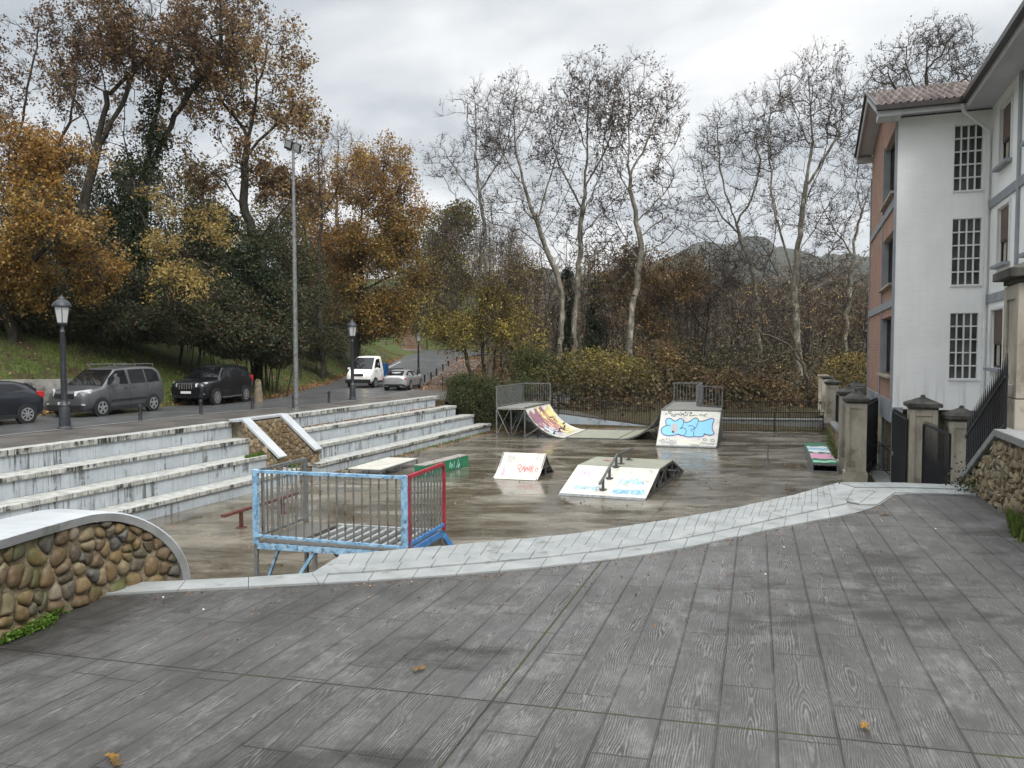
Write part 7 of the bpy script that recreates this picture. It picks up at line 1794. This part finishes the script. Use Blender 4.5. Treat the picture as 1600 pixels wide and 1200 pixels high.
tree('small_tree', 'low dark branched tree spreading bare boughs in front of the planes', 'tree', 47, [[(1268, 640), (1262, 590), (1240, 540), (1190, 520)], [(1262, 590), (1290, 540), (1330, 500)], [(1255, 570), (1230, 500), (1215, 450)], [(1268, 600), (1270, 520), (1285, 450)], [(1245, 545), (1200, 560), (1160, 580)]],
     [(1220, 490, 70, 50, 0, 3, 130), (1300, 500, 50, 50, 0, 3, 110), (1180, 560, 50, 30, 0, 2.5, 60)], 'bark_grey', leafsets=[('brown', 700, .12, .1, None), ('golden', 500, .13, .1, None)], seed=28, twigs=5, trunk_r=.16, twig_len=.8)
tree('bare_tree', 'bare twiggy tree between the middle and right groups of planes', 'tree', 62, [[(1100, 620), (1105, 520), (1110, 440), (1085, 360)], [(1108, 470), (1145, 430), (1160, 390)], [(1104, 520), (1070, 470), (1050, 430)]],
     [(1090, 440, 60, 60, 0, 4, 220), (1140, 440, 50, 60, 0, 4, 160), (1060, 480, 50, 50, 0, 3, 100)], 'bark_grey', leafsets=[('brown', 3000, .14, .15, None)], seed=29, twigs=5, trunk_r=.14, twig_len=1.0)
tree('russet_tree', 'reddish brown leaved tree under the pale bent plane trunk', 'tree', 60, [[(1010, 600), (1015, 520), (1010, 450), (1005, 390)], [(1014, 510), (1055, 450), (1075, 410)], [(1014, 530), (960, 460), (940, 420)]],
     [(1000, 440, 60, 60, 0, 4, 240), (1060, 450, 45, 55, 0, 3.5, 170), (950, 440, 40, 60, 0, 3.5, 130), (1030, 520, 70, 40, 0, 3, 150)], 'bark_grey', leafsets=[('russet', 7500, .17, .25, None), ('brown', 3000, .16, .25, None), ('oak', 2400, .18, .25, None), ('olive', 2500, .16, .25, None)], seed=30, twigs=7, trunk_r=.16)
for i, (px, top_, bot, wpx, YY, lb) in enumerate(((886, 350, 560, 13, 74, 'tall narrow dark cypress behind the leaning plane'), (931, 380, 560, 16, 72, 'shorter broad dark cypress behind the straight plane'))):
    n_ = 14; lobes = [(px + math.sin(k * 2.1) * 2, lerp(bot, top_ + 8, k / n_), wpx * (1 - .62 * (k / n_) ** 2), (bot - top_) / n_ * .9, 0, .9 * (1 - .5 * k / n_), 1 - .5 * k / n_) for k in range(n_ + 1)]
    shrub('cypress_tree', lb, 'tree', lobes, YY, [('cypress', 7500, .20)], 40 + i, 'dark cypresses', 20, shell=.4, thr=.2)
# ---- fuller crowns further up the bank
shrub('broadleaf_tree', 'brown and olive broadleaf crown far up the bank behind the left orange maple', 'tree', [(60, 300, 80, 70, 0, 4, 2), (150, 380, 80, 70, 0, 4, 2), (20, 400, 80, 80, 0, 4, 2), (180, 280, 50, 60, 0, 3, 1)], 56, [('oak_dark', 7000, .2), ('olive', 7000, .2), ('oak', 3500, .2)], 91, None, 90, shell=.6, lump=.5, thr=.6)
shrub('broadleaf_tree', 'brownish broadleaf crown behind the ivy covered oak and golden maple', 'tree', [(300, 300, 70, 60, 0, 4, 1.4), (340, 400, 90, 70, 0, 4, 2), (250, 420, 80, 70, 0, 4, 2), (420, 380, 60, 70, 0, 4, 1.6)], 58, [('oak_dark', 6000, .2), ('olive', 8000, .2), ('ivy', 5000, .2), ('golden', 1500, .2)], 92, None, 90, shell=.6, lump=.5, thr=.6)
shrub('broadleaf_tree', 'rusty broadleaf crown between the floodlight pole and the large orange maple', 'tree', [(480, 340, 50, 70, 0, 4, 1.6), (520, 420, 60, 70, 0, 4, 2), (470, 450, 50, 60, 0, 4, 1.5)], 80, [('oak', 6500, .26), ('olive', 6000, .26), ('oak_dark', 4000, .26)], 93, None, 70, shell=.6, lump=.5, thr=.55)
# ---- shrubs
shrub('hedge', 'dark evergreen hedge bush at the end of the terrace seats', 'hedge', [(760, 625, 58, 34, 0, 1.6, 3), (720, 605, 26, 24, .2, 1.3, 1), (800, 640, 28, 40, 0, 1.4, 1.4), (755, 658, 40, 24, -.5, 1.0, 1.4), (740, 600, 45, 18, .5, 1.4, 1), (815, 610, 24, 26, .6, 1.3, 1), (722, 628, 26, 22, -1.2, 1.0, 1.2), (745, 650, 26, 22, -1.2, .9, 1), (712, 624, 18, 12, -1.8, .5, .6), (716, 632, 18, 12, -2.3, .4, .6), (738, 646, 22, 13, -2.0, .5, .7), (758, 662, 16, 10, -1.6, .5, .5)], 42.6, [('hedge', 30000, .085), ('olive', 7000, .085)], 50, None, 60, shell=.33, thr=.22)
shrub('shrub', 'yellow-green spreading shrub behind the half pipe', 'shrub', [(930, 580, 72, 38, 0, 3, 3), (890, 600, 40, 34, -1, 2.4, 1.4), (985, 590, 45, 34, 0, 2.5, 1.6), (940, 550, 50, 20, .5, 2, 1)], 51, [('yellow', 4200, .13), ('olive', 10000, .13), ('brown', 3500, .12), ('golden', 1200, .14)], 51, None, 90, 'bark_grey', thr=.35)
shrub('shrub', 'brown and orange shrub right of the yellow-green one', 'shrub', [(1040, 590, 50, 38, 0, 2.5, 2), (1080, 600, 40, 32, 0, 2.5, 1.3), (1030, 555, 40, 26, .5, 2, 1)], 53, [('russet', 5500, .15), ('brown', 5000, .15), ('olive', 3500, .14), ('golden', 900, .16)], 52, None, 90, 'bark_grey', thr=.4)
shrub('shrub', 'low tangled brown shrub with yellow leaves beside the brick wall', 'shrub', [(1330, 580, 40, 30, 0, 3, 1.5), (1300, 610, 50, 24, -1, 2.4, 1.4), (1240, 620, 60, 18, 0, 2, 1)], 54, [('yellow', 2800, .14), ('golden', 1200, .14), ('russet', 4500, .14), ('olive', 4000, .14)], 53, None, 70, 'bark_grey', thr=.4)
shrub('shrub', 'rust coloured low thicket behind the tall back railing', 'shrub', [(1170, 605, 60, 24, 0, 2.4, 2), (1120, 600, 40, 26, 0, 2.4, 1.4), (1215, 625, 50, 14, -1, 2, 1)], 50, [('russet', 7000, .13), ('litter', 2500, .13), ('brown', 5000, .13)], 54, None, 80, 'bark_grey', thr=.4)
shrub('shrub', 'dark bush behind the left end of the half pipe', 'shrub', [(850, 590, 40, 40, 0, 2.2, 2), (820, 570, 30, 30, 1, 2.0, 1), (880, 620, 30, 20, -.5, 1.6, 1)], 50, [('hedge', 9000, .12), ('olive', 6000, .12)], 55, None, 60, thr=.3)
US = 'dark evergreen bushes under the oaks'
for i, (lb, lobes, YY) in enumerate((
    ('dark ivy bush at the left edge above the concrete wall', [(-20, 496, 80, 40, 0, 2.5, 2), (50, 506, 60, 31, 0, 2.2, 1.5)], 35),
    ('dark bush under the orange maple behind the first lamp', [(110, 496, 70, 37, 0, 2.4, 2), (70, 454, 60, 36, 1, 2.4, 1)], 36),
    ('dark shrub mass behind the roof of the grey people carrier', [(200, 506, 70, 32, 0, 2.4, 2), (180, 444, 60, 36, 1.5, 2.4, 1.4)], 36.5),
    ('dark bush below the golden maple', [(290, 506, 66, 36, 0, 2.4, 2), (300, 450, 60, 44, 1.5, 2.4, 1.4)], 37.5),
    ('dark thicket behind the black off-roader', [(370, 526, 60, 36, 0, 2.2, 2), (350, 476, 60, 39, 1.2, 2.2, 1.4)], 39),
    ('dark green bush just left of the floodlight pole foot', [(430, 536, 46, 39, 0, 2.0, 2), (440, 476, 46, 45, 1, 2.2, 1.4)], 42),
    ('dark green bramble bank right of the floodlight pole', [(500, 536, 52, 30, 0, 2.4, 2), (490, 476, 46, 39, 1.5, 2.4, 1.4)], 63),
    ('dark bush behind the white tipper van', [(560, 516, 55, 23, 0, 2.4, 1.5), (520, 496, 50, 32, 1, 2.4, 1)], 74),
    ('tall dark evergreen between the ivy oak and crooked oak', [(300, 400, 60, 60, 0, 2.8, 2), (330, 350, 40, 36, 0, 2.2, 1), (270, 440, 60, 40, 0, 2.5, 1)], 43),
    ('dark evergreen crown behind the left orange maple', [(90, 330, 50, 80, 0, 3, 2), (60, 420, 80, 60, 0, 3, 1.6), (150, 400, 60, 70, 0, 3, 1.6)], 42),
    ('dark ivy mass behind the floodlight pole', [(440, 400, 44, 60, 0, 2.6, 2), (480, 440, 40, 60, 0, 2.6, 1.4)], 56))):
    shrub('evergreen_bush', lb, 'bush', lobes, YY, [('ivy', 7000, .15), ('hedge', 3000, .14), ('brown', 4000, .13), ('under', 3000, .14)], 60 + i, US, 5, shell=.45, thr=.3)
# ---- grass on the banks, leaf litter, weeds
def blades(name, areas, n, h, mkey, seed, kind='stuff', dz=0.0):
    r = np.random.default_rng(seed); P = []
    while len(P) < n:
        a = areas[r.integers(0, len(areas))]; px, py = r.uniform(a[0], a[2]), r.uniform(a[1], a[3]); g = gnd(px, py)
        P.append((g.x, g.y, g.z + dz))
    return np.array(P)
def scatter(P, size, mkey, name, seed, flat=False, blade=False):
    r = np.random.default_rng(seed)
    if blade:
        n = len(P); a = r.uniform(0, 2 * np.pi, n); h = size * r.uniform(.5, 1.3, n); wv = np.c_[np.cos(a), np.sin(a), np.zeros(n)] * (size * .10); lean = rnd_unit(n, r) * (h * .45)[:, None]; lean[:, 2] = h
        V = np.stack([P - wv, P + wv, P + wv * .2 + lean, P - wv * .2 + lean], 1).reshape(-1, 3); F = np.arange(n * 4).reshape(-1, 4)
    else: V, F = leaves(P, size, r, flat=.85 if flat else 0)
    return tag(np_mesh(name, V, F, L[mkey]), kind='stuff')
r = np.random.default_rng(70); P = []
for _ in range(60000):
    y = 17 + 85 * r.uniform() ** 1.5; b = r.uniform(0, 1) ** 1.3 * 10 + .15; x = interp(y, LEDGE) - b
    if abs(x / y) < .75: P.append((x, y, ground(x, y) - .04))
scatter(np.array(P), .17, 'grass', 'grass', 71, blade=True)
P = []
for _ in range(9000):
    y = r.uniform(24, 105); x = interp(y, LEDGE) - abs(r.normal()) * (.35 if r.uniform() < .6 else 3.5) + .12
    P.append((x, y, ground(max(x, interp(y, LEDGE) + .01), y) + .04 if x > interp(y, LEDGE) else ground(x, y) + .06))
for _ in range(5200):
    y = r.uniform(50, 96); x = r.uniform(-7.0, -2.0) + r.normal() * .4; P.append((x, y, ground(x, y) + .05))
for _ in range(5200):
    y = 112 + 30 * r.uniform() ** 1.4; x = -14.3 - .3 * (y - 112) + r.normal() * 1.0; P.append((x, y, ground(x, y) + .28))
scatter(np.array(P), .13, 'litter', 'leaf_litter', 72, flat=True)
P = []
for _ in range(2600): q = st(r.uniform(16.5, 21.5), r.uniform(1.8, 8) ** 1.0, .012); P.append(tuple(q))
for _ in range(900): q = st(r.uniform(2, 15), (.0 if r.uniform() < .5 else 0) + .10 + abs(r.normal()) * .12, 1.45); P.append(tuple(q))
for _ in range(700): q = st(r.uniform(2, 17), 2.12 + abs(r.normal()) * .25, .012); P.append(tuple(q))
for _ in range(500): q = st(r.uniform(-14, 22), r.uniform(2.5, 18), .012); P.append(tuple(q))
scatter(np.array(P), .075, 'litter', 'leaf_litter', 73, flat=True)
P = []
for _ in range(16000):
    y = r.uniform(46, 90); x = r.uniform(-3, 32); P.append((x, y, ground(x, y) + .06 + r.uniform(0, .25)))
scatter(np.array(P), .22, 'litter', 'leaf_litter', 74)
# weeds along the foot of the terraces, on the stones and walls
P = []
for _ in range(900): q = st(3 + 14 * r.uniform() ** .6, 2.08 + abs(r.normal()) * .07, 0); P.append((q.x, q.y, q.z))
for _ in range(1300): s_ = r.uniform(-.9, .7); q = st(s_, 1.28 - .1 * r.uniform(), .93); P.append((q.x, q.y, q.z))
for _ in range(600): q = st(.78 + r.uniform(-.1, .2), 1.7 + r.uniform(-.15, .15), .42 + r.uniform(0, .1)); P.append(tuple(q))
for _ in range(900): q = Vector((interp(r.uniform(27, 40), [(27, 11.7), (40, 16.4)]), 0, 0)); y = r.uniform(27.8, 38); P.append((12.0 + (y - 28) * .385 - abs(r.normal()) * .18, y, r.uniform(0, .5)))
scatter(np.array(P), .09, 'moss', 'weeds', 75, blade=True)
P = []
C_, fr_, Lw = LWALL
for _ in range(3600):
    l = -.6 + 1.1 * r.uniform() ** .9; c, a, nn = fr_(l + .9); q = c + nn * (.035 + abs(r.normal()) * .028 * (1 + .5 * math.sin(l * 9))); (20 < proj(q)[0] < 105 or r.uniform() < .06) and P.append((q.x, q.y, deck_z(q.x, q.y) + .01 + abs(r.normal()) * .02))
scatter(np.array(P), .022, 'moss', 'moss', 76)
P = []
for _ in range(2600):
    f = r.uniform() ** .8; q = Vector((5.28, 8.7, 0)).lerp(Vector((4.55, 6.5, 0)), f) + Vector((-abs(r.normal()) * .10, r.normal() * .05, 0)); (proj(q)[0] > 1575 - 12 * r.uniform()) and P.append((q.x, q.y, deck_z(q.x, q.y)))
scatter(np.array(P), .11, 'grass', 'grass_tuft', 77, blade=True)
P = [(5.35 + r.normal() * .09, 8.95 + r.normal() * .14, deck_z(5.35, 8.95) + abs(r.normal()) * .16) for _ in range(260)]
scatter(np.array(P), .035, 'hedge', 'weeds', 78)
# single fallen leaves on the deck
LEAFPX = [(1351, 1138, 'orange', .075, 'orange oak leaf lying alone on the deck at lower right'), (655, 1047, 'russet', .085, 'curled red-brown leaf on the pale patch of the deck'), (175, 1184, 'orange', .07, 'small orange leaf at the lower left of the deck'), (182, 1194, 'russet', .08, 'dark red leaf touching the small orange leaf'), (1384, 804, 'russet', .12, 'dark wet leaf beside the pale edging corner')]
for i, (px, py, mk, s_, lb) in enumerate(LEAFPX):
    c = deck(px, py, .008); rr = random.Random(90 + i); mb = MB(); a0 = rr.uniform(0, 6); ring = []
    for k in range(18):
        a = a0 + k / 18 * 2 * math.pi; q = s_ * .62 * (.5 + .16 * math.cos(7 * (a - a0)) + rr.uniform(-.07, .07)) * (1.35 if abs(math.cos(a - a0)) > .75 else .62); ring.append(c + Vector((math.cos(a) * q, math.sin(a) * q, .006 + .012 * rr.random())))
    b0 = c + Vector((0, 0, .004)); mb.add([b0] + ring, [(0, k + 1, (k + 1) % 18 + 1) for k in range(18)]); mb.tube([ring[0], ring[0] + (ring[0] - b0) * .6], .0015, 4)
    tag(mb.build('fallen_leaf', L[mk]), lb, 'leaf', group='single leaves on the deck')
P = []
for _ in range(700):
    k = r.integers(0, len(INNER) - 1); f = r.uniform(); px, py = lerp(INNER[k][0], INNER[k + 1][0], f), lerp(INNER[k][1], INNER[k + 1][1], f) + abs(r.normal()) * (5 if r.uniform() < .6 else 60); q = deck(px, py, .006); P.append(tuple(q))
scatter(np.array(P), .017, 'litter', 'leaf_crumbs', 79, flat=True)
# small white specks and litter on the wet deck and court
mb = MB()
for px, py in ((1462, 826), (255, 933), (1196, 897), (1225, 855), (318, 952)):
    c = deck(px, py, .003); mb.lathe([(.008, 0), (.006, .003)], 6, c)
tag(mb.build('litter_specks', M['g_white']), kind='stuff')

# ------------------------------------------------------------------ far woodland and mountain
r = np.random.default_rng(80); A, B, ra, LP = [], [], [], []
for i in range(620):
    y = 72 + 150 * r.uniform() ** 1.2; fx = r.uniform(-.24, .56); x = fx * y
    if fx < -.02 and y < 112: continue
    g = ground(x, y); h = r.uniform(7.5, 12.5) + (y - 70) * .03 - max(0, fx - .2) * 5
    if fx < -.05: h *= .8
    p = np.array([x, y, g - .3]); tip = p + np.array([r.normal() * .8, r.normal() * .8, h]); n_ = 5
    prev = p
    for k in range(1, n_ + 1):
        q = p + (tip - p) * k / n_ + r.normal(size=3) * .18; A.append(prev); B.append(q); ra.append(.16 * (1 - .8 * k / n_) + .02); prev = q
    for k in range(16):
        f = r.uniform(.25, 1); q = p + (tip - p) * f; e = q + rnd_unit(1, r)[0] * np.array([1.9, 1.9, 1.0]) * (1.25 - f * .6) + np.array([0, 0, .9]); A.append(q); B.append(e); ra.append(.035)
        for _ in range(9): e2 = e + r.normal(size=3) * .7; LP.append(e2)
        for _ in range(2): e3 = q + (e - q) * r.uniform(.4, 1) + r.normal(size=3) * .6; A.append(e); B.append(e3); ra.append(.015)
A, B, ra = np.array(A), np.array(B), np.array(ra); V1, F1 = tubes(A, B, ra, ra * .6, 3); tag(np_mesh('distant_woodland_stems', V1, F1, M['bark_twig']), kind='stuff')
LP = np.array(LP); n = len(LP); U = rnd_unit(n, r); W_ = np.cross(U, rnd_unit(n, r)); W_ /= np.linalg.norm(W_, axis=1, keepdims=True); s_ = r.uniform(.25, .8, (n, 1))
V = np.stack([LP + U * s_, LP + W_ * .05, LP - U * s_, LP - W_ * .05], 1).reshape(-1, 3); tag(np_mesh('distant_woodland', V, np.arange(n * 4).reshape(-1, 4), L['wood']), kind='stuff')
P = []
for _ in range(520):
    y = 46 + 70 * r.uniform() ** 1.3; x = r.uniform(-.01, .46) * y; hgt = r.uniform(.8, 3.2); c = np.array([x, y, ground(x, y) + hgt * .45]); k = 110
    P.append(c + r.normal(size=(k, 3)) * np.array([1.3, 1.3, hgt * .4]))
P = np.concatenate(P); P = P[P[:, 2] > np.array([ground(a, b) for a, b in P[:, :2]])]; V, F = leaves(P, .22, r); tag(np_mesh('undergrowth', V, F, L['under']), kind='stuff')
# mountain ridge
prof = [(200, 560), (700, 470), (900, 430), (1000, 415), (1040, 404), (1065, 391), (1082, 380), (1100, 377), (1120, 380), (1145, 386), (1180, 390), (1215, 396), (1250, 402), (1300, 412), (1350, 421), (1420, 430), (1500, 436), (1600, 450), (1800, 480)]
def ridge(name, prof, Y, depth, rough_, foot=-20, m='hill', tree_b=2.2):
    mb = MB(); rows = []; nx, nz = 260, 34
    for j in range(nz + 1):
        f = j / nz; row = []
        for i in range(nx + 1):
            px = lerp(prof[0][0], prof[-1][0], i / nx); yy = Y - depth * (1 - f); top = at(px, interp(px, prof), Y).z
            x = (px - 800) / FPX * Y; q = Vector((x * .004, yy * .004, 1.3)); z = lerp(foot, top, f ** .85)
            z += (1 - f) * f * 4 * rough_ * mnoise.fractal(q * 2.2, 1.0, 2.0, 5) + (mnoise.noise(Vector((x * .05, yy * .05, 0))) + mnoise.noise(Vector((x * .15, yy * .15, 4)))) * tree_b * min(1, 3 * (1 - f) + .45)
            row.append((x + mnoise.noise(Vector((x * .01, yy * .01, 9))) * 20 * (1 - f), yy, z))
        rows.append(row)
    mb.loft(rows, cap=False); return tag(mb.build(name, M[m], smooth=True), kind='structure')
ridge('mountain', prof, 1500, 900, 55)
prof2 = [(600, 520), (900, 480), (1000, 462), (1060, 452), (1120, 446), (1180, 440), (1240, 432), (1290, 424), (1340, 430), (1400, 430), (1500, 428), (1700, 450)]
ridge('hills', prof2, 520, 240, 14, tree_b=1.4)
# moist air: far things fade a little
hz = MB(); hz.box((0, 1000, 190), (3400, 2200, 400 + 20)); t = NT(newmat('haze_air').mat.node_tree); mt = t.t
v = t.n.new('ShaderNodeVolumePrincipled'); v.inputs['Color'].default_value = (.93, .96, 1, 1); v.inputs['Density'].default_value = .00016; v.inputs['Anisotropy'].default_value = .2
o = t.n.new('ShaderNodeOutputMaterial'); t.l.new(v.outputs[0], o.inputs['Volume'])
HAZE = True
if HAZE:
    ob = hz.build('haze', bpy.data.materials['haze_air']); tag(ob, kind='stuff')
